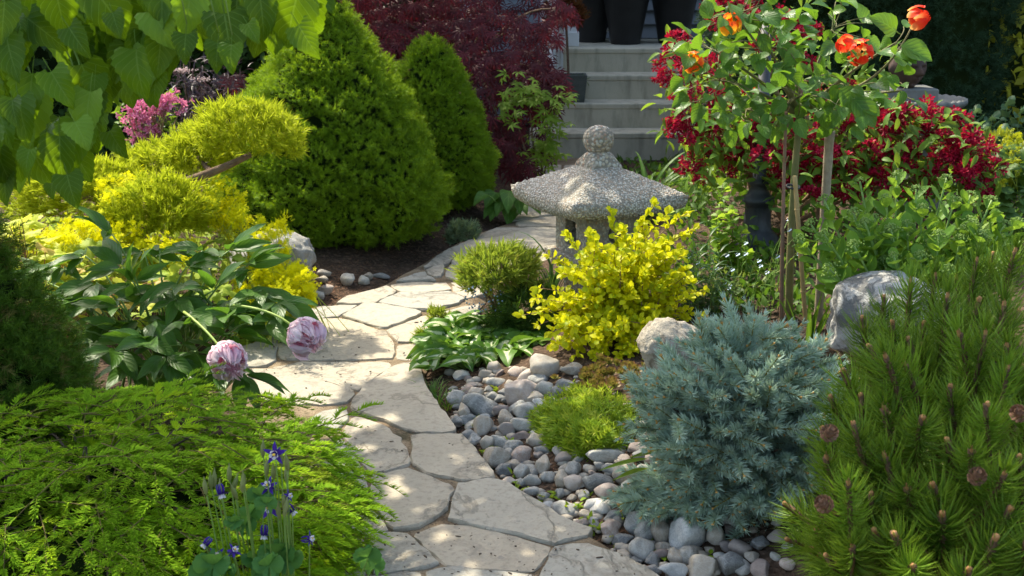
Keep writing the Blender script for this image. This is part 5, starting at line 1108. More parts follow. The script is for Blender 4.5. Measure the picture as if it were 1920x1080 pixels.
bp = at(180, 520, 5.05); mantle('lady\'s mantle flowering yellow under the lower juniper pads', [(180, 440, 80, 30, 5.05, 50), (110, 455, 60, 22, 5.0, 16), (300, 475, 70, 24, 5.0, 30), (200, 385, 24, 40, 5.1, 8)], [(200, 500, 130, 40, 4.95, 40), (330, 560, 100, 60, 4.75, 30)], 5, (bp[0], 5.05, gh(bp[0], 5.05)), 5)
# ---- golden lobed shrub at the left edge
gold = leafmat('golden_shrub_leaf', (.42, .50, .03), (.60, .62, .05), .42, (.85, .85, .12), .45, .3, c3=(.62, .40, .12)); gl = [lobed(.045, 5, .42, 2.3, .25, 27, q, .07) for q in range(4)]; glm = [l.mesh('leaf', gold) for l in gl]
bp = at(60, 600, 4.75); gs = thing('golden_shrub', 'golden maple-leaved shrub glowing in sun behind the dark peony', 'shrub', (bp[0], 4.75, gh(bp[0], 4.75))); g = Geo(); b0 = np.array([bp[0], 4.75, gh(bp[0], 4.75)])
for (cx, cy, rx, ry, n) in [(35, 430, 45, 25, 30), (80, 470, 55, 30, 30), (100, 520, 80, 40, 40), (60, 560, 60, 40, 24), (230, 560, 90, 50, 30), (-10, 480, 30, 60, 10)]:
    for _ in range(n):
        p = at(cx + rng.normal() * rx * .6, cy + rng.normal() * ry * .6, 4.75 + rng.normal() * .12); d = norm(np.array([rng.normal(), rng.normal() - .5, -.1])); link('leaf', glm[rng.integers(4)], gs, m4(frames(d[None], np.array([0, -.2, 1.0]) + rng.normal(size=3) * .3, .7 + .5 * rng.random())[0], p))
        if _ % 2 == 0: g.add(*tube(bez(b0 + rng.normal(size=3) * np.array([.06, .06, 0]), (b0 + p) / 2 + np.array([0, .05, .05]), p, n=5), .002, 4, False)[:2])
g.build('stems', plainmat('red_stem', (.25, .10, .05), (.35, .18, .08)), gs)

# ---- variegated hosta and plain hosta
hos = leafmat('hosta_leaf', (.050, .135, .014), (.095, .215, .022), .30, (.25, .45, .04), .36, .4, stripe=(.62, .66, .40)); hosg = leafmat('plain_hosta_leaf', (.06, .15, .02), (.10, .21, .03), .3, (.25, .42, .05), .4, .35, veins=3)
ht, hm_ = leafset(hos, 7, .15, .072, 'ovate', fold=.3, droop=1.5, nx=6, ny=10, wavy=.12, twist=.5)
hroot = onground(890, 700); hr_ = thing('variegated_hosta', 'variegated hosta clump with cream-centred twisting leaves at the path edge', 'hosta', hroot)
stems = Geo()
for (cx, cy, rx, ry, n, s0) in [(850, 710, 65, 14, 14, .62), (880, 690, 75, 38, 36, .72), (935, 655, 70, 50, 30, .95), (830, 670, 40, 40, 18, .78), (985, 650, 35, 40, 10, 1.0), (860, 625, 40, 25, 12, .85), (905, 615, 50, 20, 12, .95), (900, 660, 90, 40, 16, .85), (990, 675, 30, 25, 9, .8), (940, 600, 30, 15, 6, .9)]:
    for _ in range(n):
        px, py = cx + (rng.random() * 2 - 1) * rx, cy + (rng.random() * 2 - 1) * ry; yy = hroot[1] + .10 + (700 - py) * .0035 + rng.normal() * .04; p = at(px, py, yy); b = np.array([hroot[0] + .25 * (p[0] - hroot[0]), hroot[1] + .06 + .3 * (p[1] - hroot[1]), 0]); b[2] = gh(b[0], b[1])
        p[2] = max(p[2], b[2] + .045); out = p - b; out = norm(np.array([out[0], out[1] - .12, .25 + .12 * rng.normal()]) * np.array([1, 1, .5]) + rng.normal(size=3) * .18)
        out = norm(norm(out * np.array([1, 1, 0])) * .8 + np.array([0, -.15, .5 + .2 * rng.normal()])); s = s0 * (.9 + .45 * rng.random()); link('leaf', hm_[rng.integers(7)], hr_, m4(frames(out[None], np.array([0, -.25, 1.0]) + rng.normal(size=3) * .2, s)[0], p - out * .05 * s)); stems.add(*tube(bez(b, (b + p) / 2 + np.array([0, 0, .03]), p - out * .05 * s, n=5), .0022, 4, False)[:2])
stems.build('stems', gstem, hr_)
p0 = at(955, 420, 7.35); h2 = thing('green_hosta', 'plain green hosta with broad drooping leaves below the red maple', 'hosta', (p0[0], 7.35, gh(p0[0], 7.35))); g2t, g2m = leafset(hosg, 4, .15, .105, 'heart', fold=.2, droop=.9, nx=4, ny=8); b0 = np.array([p0[0], 7.35, gh(p0[0], 7.35)]); stems = Geo()
for (px, py, s) in [(912, 378, .8), (930, 375, 1.0), (955, 372, 1.2), (985, 372, 1.3), (935, 395, 1.0), (955, 398, 1.0), (975, 395, .9), (965, 410, .8), (925, 400, .8), (990, 392, .9), (945, 385, 1.0), (970, 380, 1)]:
    p = at(px, py - 14, 7.3 + rng.normal() * .05); d = norm(np.array([(px - 955) / 60, -.9, -.35]) + rng.normal(size=3) * .12); link('leaf', g2m[rng.integers(4)], h2, m4(frames(d[None], np.array([0, -.5, 1.0]), s)[0], p)); stems.add(*tube(bez(b0, (b0 + p) / 2 + np.array([0, 0, .05]), p, n=5), .004, 4, False)[:2])
stems.build('stems', gstem, h2)

# ---- golden barberry
bar = leafmat('barberry_leaf', (.42, .48, .010), (.72, .67, .014), .38, (.88, .84, .03), .42, .3, c3=(.30, .42, .02)); bt_, bm_ = leafset(bar, 5, .029, .018, 'obov', fold=.2, droop=.4, nx=2, ny=4)
bb = at(1165, 690, 4.62); bb[2] = gh(bb[0], 4.62); brb = thing('golden_barberry', 'golden barberry bush with small bright yellow leaves on arching twigs below the lantern', 'barberry', bb); Ml, Ll = [], []; tw = Geo()
tips = [(1145,400,4.75),(1200,415,4.7),(1225,385,4.75),(1255,400,4.65),(1290,400,4.6),(1300,430,4.6),(1090,480,4.7),(1050,490,4.7),(1030,480,4.72),(1010,540,4.6),(1020,580,4.55),(1010,610,4.45),(1060,640,4.4),(1080,665,4.36),(1120,650,4.38),(1170,640,4.4),(1200,600,4.42),(1230,580,4.4),(1290,560,4.4),(1320,545,4.45),(1280,480,4.5),(1240,460,4.55),(1110,440,4.72),(1175,450,4.65)]
for k in range(120): tips.append((1165 + rng.normal() * 70, 540 + rng.normal() * 50, 4.42 + .22 * rng.random()))
for k in range(46): tips.append((1030 + 240 * rng.random(), 605 + 75 * rng.random(), 4.28 + .12 * rng.random()))
for (px, py, yy) in tips:
    e = at(px, py, yy); f = bb + rng.normal(size=3) * np.array([.07, .05, 0]); C = bez(f, np.array([(f[0] * .6 + e[0] * .4), (f[1] + e[1]) / 2 + .03, max(e[2] * .85, f[2] + .1)]), e, n=16); tw.add(*tube(C, np.linspace(.003, .001, 16), 4)[:3])
    T_ = np.gradient(C, axis=0); T_ = norm(T_)
    for i in range(6, 16):
        for q in range(int(rng.integers(3, 6))):
            d = norm(rng.normal(size=3) + T_[i] * .7 + np.array([0, -.2, .35])); Ml.append(frames(d[None], np.array([0, -.6, .9]) + rng.normal(size=3) * .4, .7 + .6 * rng.random())[0]); Ll.append(C[i] + (C[min(i + 1, 15)] - C[i]) * rng.random())
Ml, Ll = np.array(Ml), np.array(Ll); od = np.argsort(Ll[:, 1]); parts('leaf', bm_, brb, Ml[od[:300]], Ll[od[:300]]); stuff_leaves('foliage', bar, brb, bt_, Ml[od[300:]], Ll[od[300:]]); tw.build('twigs', twig, brb)

# ---- tall sedum
sed = leafmat('sedum_leaf', (.095, .215, .035), (.16, .31, .045), .35, (.42, .64, .05), .45, .3, c3=(.26, .40, .04)); se_t, se_m = leafset(sed, 6, .092, .058, 'obov', fold=.35, droop=-.5, nx=4, ny=9, serr=.05); budm = leafmat('sedum_bud', (.18, .30, .08), (.30, .42, .10), .3, (.5, .6, .1))
V0, T0 = ico(1); r = np.random.default_rng(3); P = r.normal(size=(60, 3)) * np.array([.014, .004, .014]); P[:, 1] = .012 - (P[:, 0] ** 2 + P[:, 2] ** 2) * 22 + r.normal(size=60) * .003; sh = Geo().scatter(Geo().add(V0 * .0030, None, T0).tmpl(), np.tile(np.eye(3), (60, 1, 1)), P).mesh('flower_head', budm)
sb0 = at(1690, 600, 4.5); sb0[2] = gh(sb0[0], 4.5); sd = thing('tall_sedum', 'tall green sedum with fleshy toothed leaves and pale bud heads behind the boulder', 'sedum', sb0); tw = Geo(); SL = []
for (px, py, yy) in [(1612,340,4.55),(1680,330,4.6),(1718,355,4.5),(1775,335,4.6),(1730,390,4.4),(1545,375,4.5),(1660,370,4.45),(1790,375,4.5),(1820,365,4.5),(1860,375,4.45),(1885,420,4.4),(1910,415,4.4),(1520,420,4.35),(1545,440,4.25),(1600,460,4.2),(1600,400,4.35),(1670,430,4.25),(1675,480,4.15),(1760,440,4.25),(1810,430,4.3),(1780,505,4.15),(1555,505,4.15),(1840,440,4.25),(1500,450,4.3),(1725,480,4.2),(1640,410,4.35),(1700,420,4.35),(1850,490,4.15),(1815,520,4.1)] + [(1530 + 370 * rng.random(), 400 + 110 * rng.random(), 4.25 + .25 * rng.random()) for _ in range(22)]:
    e = at(px, py, yy); f = sb0 + np.array([(px - 1690) / 2400 * 4.5 * .45, rng.normal() * .04, 0]); f[2] = gh(f[0], f[1]) - .01; f[1] = (f[1] + e[1]) / 2; C = bez(f, (f + e) / 2 + np.array([-(e[0] - f[0]) * .15, 0, .03]), e, n=14); T_ = norm(np.gradient(C, axis=0)); tw.add(*tube(C, np.linspace(.0058, .0035, 14), 6)[:3]); a0 = rng.random() * 6.28
    for i in range(4, 13):
        a0 += 2.4; x = norm(np.cross(T_[i], [0, 1, .2])); y = np.cross(T_[i], x)
        for h in (0,) if i < 6 else (0, PI):
            d = norm(x * math.cos(a0 + h) + y * math.sin(a0 + h) + T_[i] * .75); SL.append((C[i], frames(d[None], T_[i], (.75 + .35 * rng.random()) * (1.1 - .35 * (i - 4) / 9))[0]))
    tag(link('flower_head', sh, sd, m4(frames(T_[-1:], np.array([0, 1.0, 0]), .8 + .4 * rng.random())[0], e)), None, kind='stuff')
SL.sort(key=lambda t: t[0][1]); parts('leaf', se_m, sd, [t[1] for t in SL[:300]], [t[0] for t in SL[:300]]); stuff_leaves('foliage', sed, sd, se_t, np.array([t[1] for t in SL[300:]]), np.array([t[0] for t in SL[300:]]))
tw.build('stems', plainmat('sedum_stem', (.20, .32, .09), (.28, .40, .12), .5), sd)

# ---- rose standard with its stakes
rosl = leafmat('rose_leaf', (.040, .105, .018), (.080, .185, .028), .36, (.30, .55, .03), .30, .5, veins=6, c3=(.13, .25, .04)); rt_, rm_ = leafset(rosl, 7, .082, .056, 'ovate', fold=.3, droop=.55, nx=4, ny=11, serr=.03, wavy=.03)
RY = 4.75; rb0 = at(1484, 520, RY); rb0[2] = gh(rb0[0], RY); ros = thing('standard_rose', 'standard rose with glossy leafy crown and orange-red blooms on a tall stem', 'rose', rb0)
rc = at(1500, 215, RY); Geo().add(*tube(np.concatenate([bez(rb0 - (0, 0, .04), at(1482, 380, RY), rc, n=10)]), np.linspace(.016, .012, 10), 8)[:3]).build('stem', plainmat('rose_stem', (.10, .12, .04), (.20, .17, .08), .7), ros)
lobes_ = [(1350,150,75,75,4.7,52),(1440,90,85,70,4.7,58),(1380,30,70,55,4.75,34),(1500,180,80,55,4.6,44),(1590,170,65,70,4.55,36),(1680,80,45,40,4.5,13),(1400,205,90,45,4.75,34),(1560,55,70,55,4.8,26),(1690,170,30,40,4.5,7),(1330,90,50,40,4.75,18)]; Ml, Ll = [], []; tw = Geo()
for (cx, cy, rx, ry, yy, n) in lobes_:
    c = at(cx, cy, yy); tw.add(*tube(bez(rc, (rc + c) / 2 + np.array([0, 0, .03]), c, n=8), np.linspace(.008, .0035, 8), 6)[:3])
    for _ in range(n):
        a = rng.random() * 6.28; q = math.sqrt(rng.random()); e = at(cx + rx * q * math.cos(a), cy + ry * q * math.sin(a), yy + rng.normal() * .12); d = norm(e - c + rng.normal(size=3) * .08 + np.array([0, -.03, -.03])); Ml.append(frames(d[None], np.array([0, -.55, .8]) + rng.normal(size=3) * .45, .62 + .5 * rng.random())[0]); Ll.append(e)
        if _ % 3 == 0: tw.add(*tube(bez(c, (c + e) / 2 + rng.normal(size=3) * .02, e, n=5), .0018, 4, False)[:2])
for (px, py, tx, ty, yy) in [(1595,160,1590,215,4.45),(1690,85,1745,110,4.42),(1690,95,1722,120,4.42),(1680,60,1640,30,4.45),(1620,195,1650,215,4.42),(1600,185,1640,235,4.42),(1670,140,1680,170,4.45)]:
    a, b = at(px, py, yy), at(tx, ty, yy - .04); d = b - a; Ml.append(frames(norm(d)[None], np.array([0, -1, .5]), np.linalg.norm(d) / .08)[0]); Ll.append(a)
parts('leaf', rm_, ros, np.array(Ml), np.array(Ll)); 
e = at(1712, 45, 4.5); tw.add(*tube(bez(at(1590, 170, 4.6), at(1670, 140, 4.5), e, n=10), np.linspace(.005, .003, 10), 6)[:3]); tw.build('branches', MATS['rose_stem'], ros)
def rosemat(name, red, mid, yel):
    n = NT(name); uv = n.n('UVMap'); sep = n.n('SeparateXYZ', None, Vector=uv.outputs[0]); f = n.math('ADD', sep.outputs[1], n.math('MULTIPLY', n.math('SUBTRACT', n.noise(14, 3), .5), .35)); col = n.ramp(f, [(.12, yel), (.45, mid), (.8, red)])
    p = n.bsdf(col, .5, .2); tr = n.n('BsdfTranslucent', None, Color=col).outputs[0]; return n.done(n.n('MixShader', None, i0=.4, i1=p, i2=tr).outputs[0])
rosA = rosemat('rose_red_petal', (.85, .045, .020), (.88, .12, .04), (.92, .55, .18)); rosB = rosemat('rose_orange_petal', (.86, .12, .02), (.95, .40, .03), (.98, .66, .05))
def rose_flower(px, py, yy, s, axis, mat, lab):
    c = at(px, py, yy); ax = norm(np.array(axis, float)); x = norm(np.cross([0, 0, 1.0], ax)); y = np.cross(ax, x); MF = m4(np.stack([x, y, ax], -1) * s, c); me = [petal(.044, .62, .18 + .25 * q, .10, 30 + q).mesh('petal', mat) for q in range(3)]
    V0, T0 = ico(1); fl = tag(link('flower', Geo().scatter(Geo().add(V0 * .0025, None, T0).tmpl(), np.tile(np.eye(3), (22, 1, 1)), rng.normal(size=(22, 3)) * .006 + np.array([0, 0, -.022])).mesh('stamens', MATS.get('stamen') or plainmat('stamen', (.8, .55, .06), (.7, .4, .05))), ros, MF), lab)
    for q in range(9): link('petal', me[q % 3], fl, MF @ Matrix.Rotation(q * 2.4, 4, 'Z') @ Matrix.Translation((0, 0, 0)) @ Matrix.Scale(1.0 - .055 * q, 4) @ Matrix.Rotation((.55 if q < 5 else .1) + rng.normal() * .1, 4, 'X'))
rose_flower(1614, 100, 4.42, 1.12, (-.1, -1, .25), rosA, 'large open red rose with yellow heart'); rose_flower(1585, 84, 4.48, .8, (-.6, -.5, .5), rosA, 'smaller faded red rose behind the large one'); rose_flower(1720, 35, 4.42, 1.0, (.7, -.6, .3), rosA, 'red rose seen from the side on the long shoot'); rose_flower(1300, 118, 4.55, .95, (0, -1, .15), rosB, 'single orange and yellow rose'); rose_flower(1370, 48, 4.6, 1.0, (0, -.5, .8), rosB, 'orange rose half hidden among leaves')
wood = plainmat('stake_wood', (.22, .17, .12), (.34, .28, .20), .85, .15, 40, .4); cane = plainmat('bamboo', (.36, .24, .10), (.48, .34, .16), .6, .3, 25, .2)
def stake(pa, pb, Y, r0, mat, lab, name):
    a, b = at(*pa, Y), at(*pb, Y); d = (b - a) / (b[2] - a[2]); f = a + d * (gh(a[0], Y) - .05 - a[2]); root = thing(name, lab, 'stake', f); k = np.linspace(0, 1, 24)[:, None]; P = f + (b - f) * k; R = np.full(24, r0) * (1 + .05 * rng.normal(size=24)); Geo().add(*tube(P, R, 9)[:3]).build('shaft', mat, root)
    if name == 'bamboo_cane':
        for t in (.3, .55, .8): V, Q = lathe([(r0 * .9, -.006), (r0 * 1.25, -.002), (r0 * 1.25, .002), (r0 * .9, .006)], 10); Geo().add(V + f + (b - f) * t, Q).build('node', mat, root)
    return root
stake((1540, 505), (1556, 246), 4.72, .0175, wood, 'grey wooden stake beside the standard rose', 'wooden_stake'); stake((1502, 490), (1490, 330), 4.66, .0085, cane, 'tan bamboo cane tied to the rose stem', 'bamboo_cane')
tr = thing('cable_tie', 'black cable tie round the rose stem and bamboo cane', 'cable tie', at(1487, 350, 4.7)); V, Q = lathe([(.022, -.004), (.026, -.004), (.026, .004), (.022, .004), (.022, -.004)], 16); Geo().add(V * np.array([1.0, 1.7, 1]) + at(1487, 350, 4.70), Q).build('loop', iron, tr)
yu = thing('flower_spike', 'tall purplish bud spike rising beside the rose stem', 'flower spike', at(1468, 540, 4.6)); f = at(1470, 540, 4.6); f[2] = gh(f[0], 4.6); P = np.concatenate([bez(f, at(1465, 450, 4.6), at(1474, 210, 4.6), n=16)]); Geo().add(*tube(P, np.linspace(.0085, .0055, 16), 8)[:3]).build('stalk', plainmat('spike_stalk', (.16, .12, .07), (.26, .13, .10), .5), yu)
bm2 = plainmat('spike_bud', (.24, .14, .08), (.34, .20, .12), .6); lt = leaf(.035, .012, 'ovate', .5, -.3, 2, 4).mesh('bract', bm2)
for q, t in enumerate(np.concatenate([np.linspace(.1, .7, 5), np.linspace(.78, 1.0, 14)])):
    p = P[int(t * 15)]; a = q * 2.4; d = norm(np.array([math.cos(a) * .35, math.sin(a) * .35, 1])); link('bract', lt, yu, m4(frames(d[None], np.array([math.cos(a), math.sin(a), .1]), 1.0 if t < .75 else .8)[0], p + d * np.array([.012, .012, 0])))

# ---- weigela: dark red flowers
wei = leafmat('weigela_leaf', (.075, .165, .020), (.15, .27, .035), .36, (.40, .58, .05), .42, .3, c3=(.05, .11, .02)); wt_, wm_ = leafset(wei, 5, .075, .032, 'lance', fold=.3, droop=.5, nx=2, ny=6)
redm = leafmat('weigela_petal', (.20, .004, .024), (.38, .008, .045), .25, (.7, .015, .05), .5, .25, c3=(.52, .012, .05)); r = np.random.default_rng(1)
def tubeflower(seed):
    g = Geo(); V, Q = lathe([(.0015, 0), (.0028, .010), (.0055, .018)], 6); g.add(V[:, [0, 2, 1]], Q[:, ::-1], None, np.full((18, 2), .2))
    for k in range(5): a = k * 1.2566; t = leaf(.013, .0095, 'ovate', .1, .5, 2, 3).tmpl(); d = np.array([[math.cos(a) * .8, .55, math.sin(a) * .8]]); Mx = frames(d, np.array([0, 1.0, 0])); g.add(t[0] @ Mx[0].T + np.array([math.cos(a) * .005, .017, math.sin(a) * .005]), t[1], None, t[3])
    return g
tfl = tubeflower(0).tmpl()
def cluster(seed, n=8, fl=tfl, sp=.022):
    r = np.random.default_rng(seed); D = norm(r.normal(size=(n, 3)) + np.array([0, -.4, .2])); return Geo().scatter(fl, frames(D, r.normal(size=3), .95 + .35 * r.random(n)) * 1.12, D * sp * r.random((n, 1)))
wc = [cluster(q, 9, tfl, .03).mesh('flower_cluster', redm) for q in range(6)]
w0 = at(1500, 430, 6.25); w0[2] = gh(w0[0], 6.25); wg = thing('red_weigela', 'weigela shrub massed with dark red trumpet flowers behind the rose', 'weigela', w0); tw = Geo(); Ml, Ll = [], []
for (cx, cy, rx, ry, yy, nf, nl_) in [(1290, 215, 60, 55, 6.0, 22, 70), (1300, 130, 70, 45, 6.2, 16, 40), (1265, 95, 30, 30, 6.2, 7, 14), (1400, 250, 90, 60, 6.1, 22, 130), (1480, 290, 100, 50, 6.0, 24, 110), (1600, 260, 110, 60, 6.0, 24, 120), (1720, 260, 100, 60, 5.95, 30, 130), (1800, 300, 70, 55, 5.9, 20, 70), (1840, 330, 36, 45, 5.85, 14, 24), (1540, 330, 110, 40, 6.0, 18, 90), (1600, 205, 70, 30, 6.1, 14, 40), (1720, 215, 70, 18, 6.0, 14, 30), (1440, 40, 100, 60, 6.4, 16, 50), (1380, 10, 60, 30, 6.3, 9, 20), (1340, 300, 70, 50, 6.1, 8, 90), (1650, 330, 110, 50, 6.0, 16, 110), (1500, 150, 160, 80, 6.4, 12, 120)]:
    c = at(cx, cy, yy); f = w0 + rng.normal(size=3) * np.array([.15, .1, 0]); C = bez(f, np.array([(f[0] + c[0]) / 2, (f[1] + c[1]) / 2, c[2] * .9 + .05]), c, n=9); tw.add(*tube(C, np.linspace(.014, .005, 9), 6)[:3])
    for k in range(nf):
        a = rng.random() * 6.28; q = math.sqrt(rng.random()); p = at(cx + rx * q * math.cos(a), cy + ry * q * math.sin(a), yy - .06 + rng.normal() * .09); link('flower_cluster', wc[rng.integers(6)], wg, m4(frames(rand_dirs(1) * .3 + np.array([[0, -1, .1]]), (0, 0, 1), .85 + .4 * rng.random())[0], p))
        if k % 2 == 0: tw.add(*tube(bez(c, (c + p) / 2, p, n=4), .003, 4, False)[:2])
    for k in range(nl_):
        a = rng.random() * 6.28; q = math.sqrt(rng.random()); p = at(cx + rx * 1.1 * q * math.cos(a), cy + ry * 1.15 * q * math.sin(a), yy - .05 + rng.normal() * .12); d = norm(rng.normal(size=3) + np.array([0, -.4, -.1])); Ml.append(frames(d[None], np.array([0, -.4, 1.0]) + rng.normal(size=3) * .4, .8 + .5 * rng.random())[0]); Ll.append(p)
Ml, Ll = np.array(Ml), np.array(Ll); od = np.argsort(Ll[:, 1]); parts('leaf', wm_, wg, Ml[od[:220]], Ll[od[:220]]); stuff_leaves('foliage', wei, wg, wt_, Ml[od[220:]], Ll[od[220:]]); tw.build('branches', twig, wg)
# dark inner mass behind the weigela
g = Geo(); n = 900; P = []
while len(P) < n:
    px, py = 1290 + 560 * rng.random(), 130 + 240 * rng.random()
    if px < 1640 or py > 235: P.append(at(px, py, 6.55 + .3 * rng.random()))
P = np.array(P); P[:, 2] = np.maximum(P[:, 2], .1); D = norm(rng.normal(size=(n, 3)) + np.array([0, -.3, 0])); tag(g.scatter(wt_[0], frames(D, rng.normal(size=(n, 3)) + np.array([0, -.2, 1.0]), 1.2), P).build('inner_foliage', wei, wg), None, kind='stuff')

# ---- red laceleaf maple, and a green maple below it
mapm = leafmat('red_maple_leaf', (.045, .010, .013), (.105, .020, .028), .22, (.28, .02, .03), .45, .35, c3=(.16, .03, .04)); mpt = [palmate(7, .085, .15, 1.9, 1.2, 2, q).tmpl() for q in range(5)]; mpm = [palmate(7, .085, .15, 1.9, 1.2, 3, q).mesh('leaf', mapm) for q in range(5)]
m0 = at(880, 330, 8.5); m0[2] = 0.0; map_ = thing('red_maple', 'dark red laceleaf maple with finely cut drooping leaves beside the steps', 'maple', m0); Ml, Ll = [], []; tw = Geo(); fork = m0 + np.array([0, 0, .75])
pads = [(660, 30, 70, 30, 8.6), (720, 70, 80, 35, 8.4), (690, 120, 50, 30, 8.5), (790, 30, 90, 30, 8.6), (850, 60, 80, 30, 8.3), (930, 40, 80, 30, 8.3), (1000, 60, 50, 35, 8.25), (880, 110, 80, 30, 8.2), (960, 115, 70, 32, 8.15), (1010, 130, 40, 40, 8.2), (900, 165, 70, 30, 8.15), (1000, 190, 45, 40, 8.15), (870, 205, 40, 28, 8.1), (930, 240, 50, 35, 8.05), (950, 285, 45, 35, 8.0), (980, 315, 28, 22, 8.0), (1040, 150, 25, 30, 8.15), (1055, 20, 25, 30, 8.3), (620, 60, 40, 30, 8.7), (780, 140, 30, 30, 8.4), (700, 175, 30, 25, 8.5), (560, 40, 50, 40, 8.8), (830, 10, 120, 30, 8.5), (650, -20, 90, 30, 8.6), (1040, 175, 25, 20, 8.2), (440, 150, 20, 20, 8.6)]
for (cx, cy, rx, ry, yy) in pads:
    c = at(cx, cy, yy); tw.add(*tube(bez(fork, np.array([(fork[0] * .5 + c[0] * .5), (fork[1] + c[1]) / 2, max(c[2], fork[2]) + .08]), c, n=10), np.linspace(.016, .003, 10), 6)[:3]); n = int(rx * ry / 36) + 8
    for k in range(n):
        a = rng.random() * 6.28; q = math.sqrt(rng.random()); u_, v_ = q * math.cos(a), q * math.sin(a); p = at(cx + rx * u_, cy + ry * (v_ * .8 + .5 * u_ * u_), yy + rng.normal() * .12); d = norm(np.array([u_ * .5 + rng.normal() * .25, -.45 + rng.normal() * .2, -.75])); Ml.append(frames(d[None], np.array([0, -.75, .6]) + rng.normal(size=3) * .2, .8 + .45 * rng.random())[0]); Ll.append(p)
for _ in range(900): p = at(590 + 470 * rng.random() ** .9, -60 + 380 * rng.random(), 8.75 + .35 * rng.random()); (lambda d: (Ml.append(frames(d[None], np.array([0, -.75, .6]) + rng.normal(size=3) * .2, 1.1)[0]), Ll.append(p)))(norm(np.array([rng.normal() * .4, -.4, -.7]))) if (p[2] > .12 and not (p[0] > at(1035, 100, 8.8)[0] - .0)) else None
nn_ = 2000; Pu = norm(rng.normal(size=(nn_, 3))) * (rng.random((nn_, 1)) ** .4) * np.array([1.05, .72, .55]) + np.array([-.85, 8.3, 2.02])  # upper leaves above the frame, added to shade the back path
for q in range(nn_): Ml.append(frames(norm(np.array([[rng.normal() * .5, -.4 + rng.normal() * .4, -.7]])), np.array([0, -.75, .6]) + rng.normal(size=3) * .3, 1.25)[0]); Ll.append(Pu[q])
Ml, Ll = np.array(Ml), np.array(Ll); od = np.argsort(Ll[:, 1] + 5 * (Ll[:, 2] > 1.45)); parts('leaf', mpm, map_, Ml[od[:300]], Ll[od[:300]]); stuff_leaves('foliage', mapm, map_, mpt, Ml[od[300:]], Ll[od[300:]])
tw.add(*tube(bez(m0 - (0, 0, .05), m0 + np.array([.05, 0, .4]), fork, n=6), np.linspace(.045, .03, 6), 8)[:3]); tw.build('branches', bark, map_)
gma = leafmat('green_maple_leaf', (.11, .20, .018), (.19, .30, .03), .4, (.42, .55, .05), .45, .3); gmm = [palmate(5, .07, .30, 1.7, .6, 3, q).mesh('leaf', gma) for q in range(4)]
m1 = at(1010, 330, 7.95); m1[2] = 0; gm = thing('green_maple', 'green-leaved maple shoots under the red maple at the foot of the steps', 'maple', m1); tw = Geo()
for (cx, cy, rx, ry, n) in [(990, 175, 40, 26, 44), (1030, 210, 30, 26, 36), (1020, 280, 26, 25, 40), (960, 200, 25, 40, 24), (1040, 245, 16, 25, 8), (1000, 300, 25, 16, 8)]:
    c = at(cx, cy, 7.95); tw.add(*tube(bez(m1, (m1 + c) / 2 + np.array([0, 0, .06]), c, n=7), np.linspace(.010, .003, 7), 5)[:3])
    for _ in range(n): p = at(cx + rng.normal() * rx * .6, cy + rng.normal() * ry * .6, 7.9 + rng.normal() * .06); d = norm(np.array([rng.normal() * .6 + .2, -.5, -.15])); link('leaf', gmm[rng.integers(4)], gm, m4(frames(d[None], np.array([0, -.5, .8]) + rng.normal(size=3) * .25, .8 + .4 * rng.random())[0], p))
tw.build('branches', bark, gm)

# ---- small plants round the lantern
lil = leafmat('lily_leaf', (.020, .065, .014), (.045, .115, .022), .25, (.14, .28, .03), .35, .45); lt_, lm_ = leafset(lil, 4, .085, .013, 'lance', fold=.3, droop=.9, nx=2, ny=6)
def whorl_plant(label, name, cat, base, tipsl, meshes, mat, n, s, stemr=.003, up=.3, start=.25, tm=None, lmat=None):
    root = thing(name, label, cat, base); tw = Geo(); SM_, SL_ = [], []; b0 = np.array(base)
    for (px, py, yy) in tipsl:
        e = at(px, py, yy); f = b0 + np.array([(e[0] - b0[0]) * .6, (e[1] - b0[1]) * .6, 0]); f[2] = gh(f[0], f[1]) - .01; C = bez(f, (f + e) / 2 + rng.normal(size=3) * .01, e, n=12); tw.add(*tube(C, np.linspace(stemr, stemr * .5, 12), 5)[:3]); T_ = norm(np.gradient(C, axis=0))
        for k in range(n):
            t = start + (1 - start) * k / n; i = min(int(t * 11), 11); a = k * 2.4 + rng.random(); d = norm(np.array([math.cos(a), math.sin(a), up + .5 * (t > .85)])); SM_.append(frames(d[None], np.array([0, 0, 1.0]), s * (.75 + .4 * rng.random()))[0]); SL_.append(f + (e - f) * t)
    if tm: stuff_leaves('foliage', lmat, root, tm, np.array(SM_), np.array(SL_))
    else: parts('leaf', meshes, root, SM_, SL_)
    tw.build('stems', mat, root); return root
b_ = at(1320, 560, 4.85); whorl_plant('dark green lily stems with narrow whorled leaves beside the golden barberry', 'lily_clump', 'lily', (b_[0], 4.85, gh(b_[0], 4.85)), [(1300, 425, 4.9), (1330, 440, 4.8), (1350, 470, 4.75), (1310, 470, 4.7), (1340, 500, 4.65), (1360, 520, 4.7), (1285, 480, 4.8)], lm_, gstem, 30, 1.0, up=.1, start=.15, tm=lt_, lmat=lil)
lim = leafmat('lime_shrub_leaf', (.12, .24, .02), (.22, .36, .03), .42, (.5, .68, .06), .42, .3); lm2 = [lobed(.04, 5, .3, 1.6, .2, 21, q, .06).mesh('leaf', lim) for q in range(4)]
b_ = at(1365, 560, 5.3); whorl_plant('lime green leafy shrub with upright bare twig before the iron post', 'lime_shrub', 'shrub', (b_[0], 5.3, gh(b_[0], 5.3)), [(1355, 345, 5.3), (1345, 400, 5.25), (1370, 390, 5.2), (1390, 430, 5.2), (1350, 450, 5.2), (1378, 480, 5.2), (1400, 470, 5.25)], lm2, twig, 17, 1.0, up=.45, start=.35)
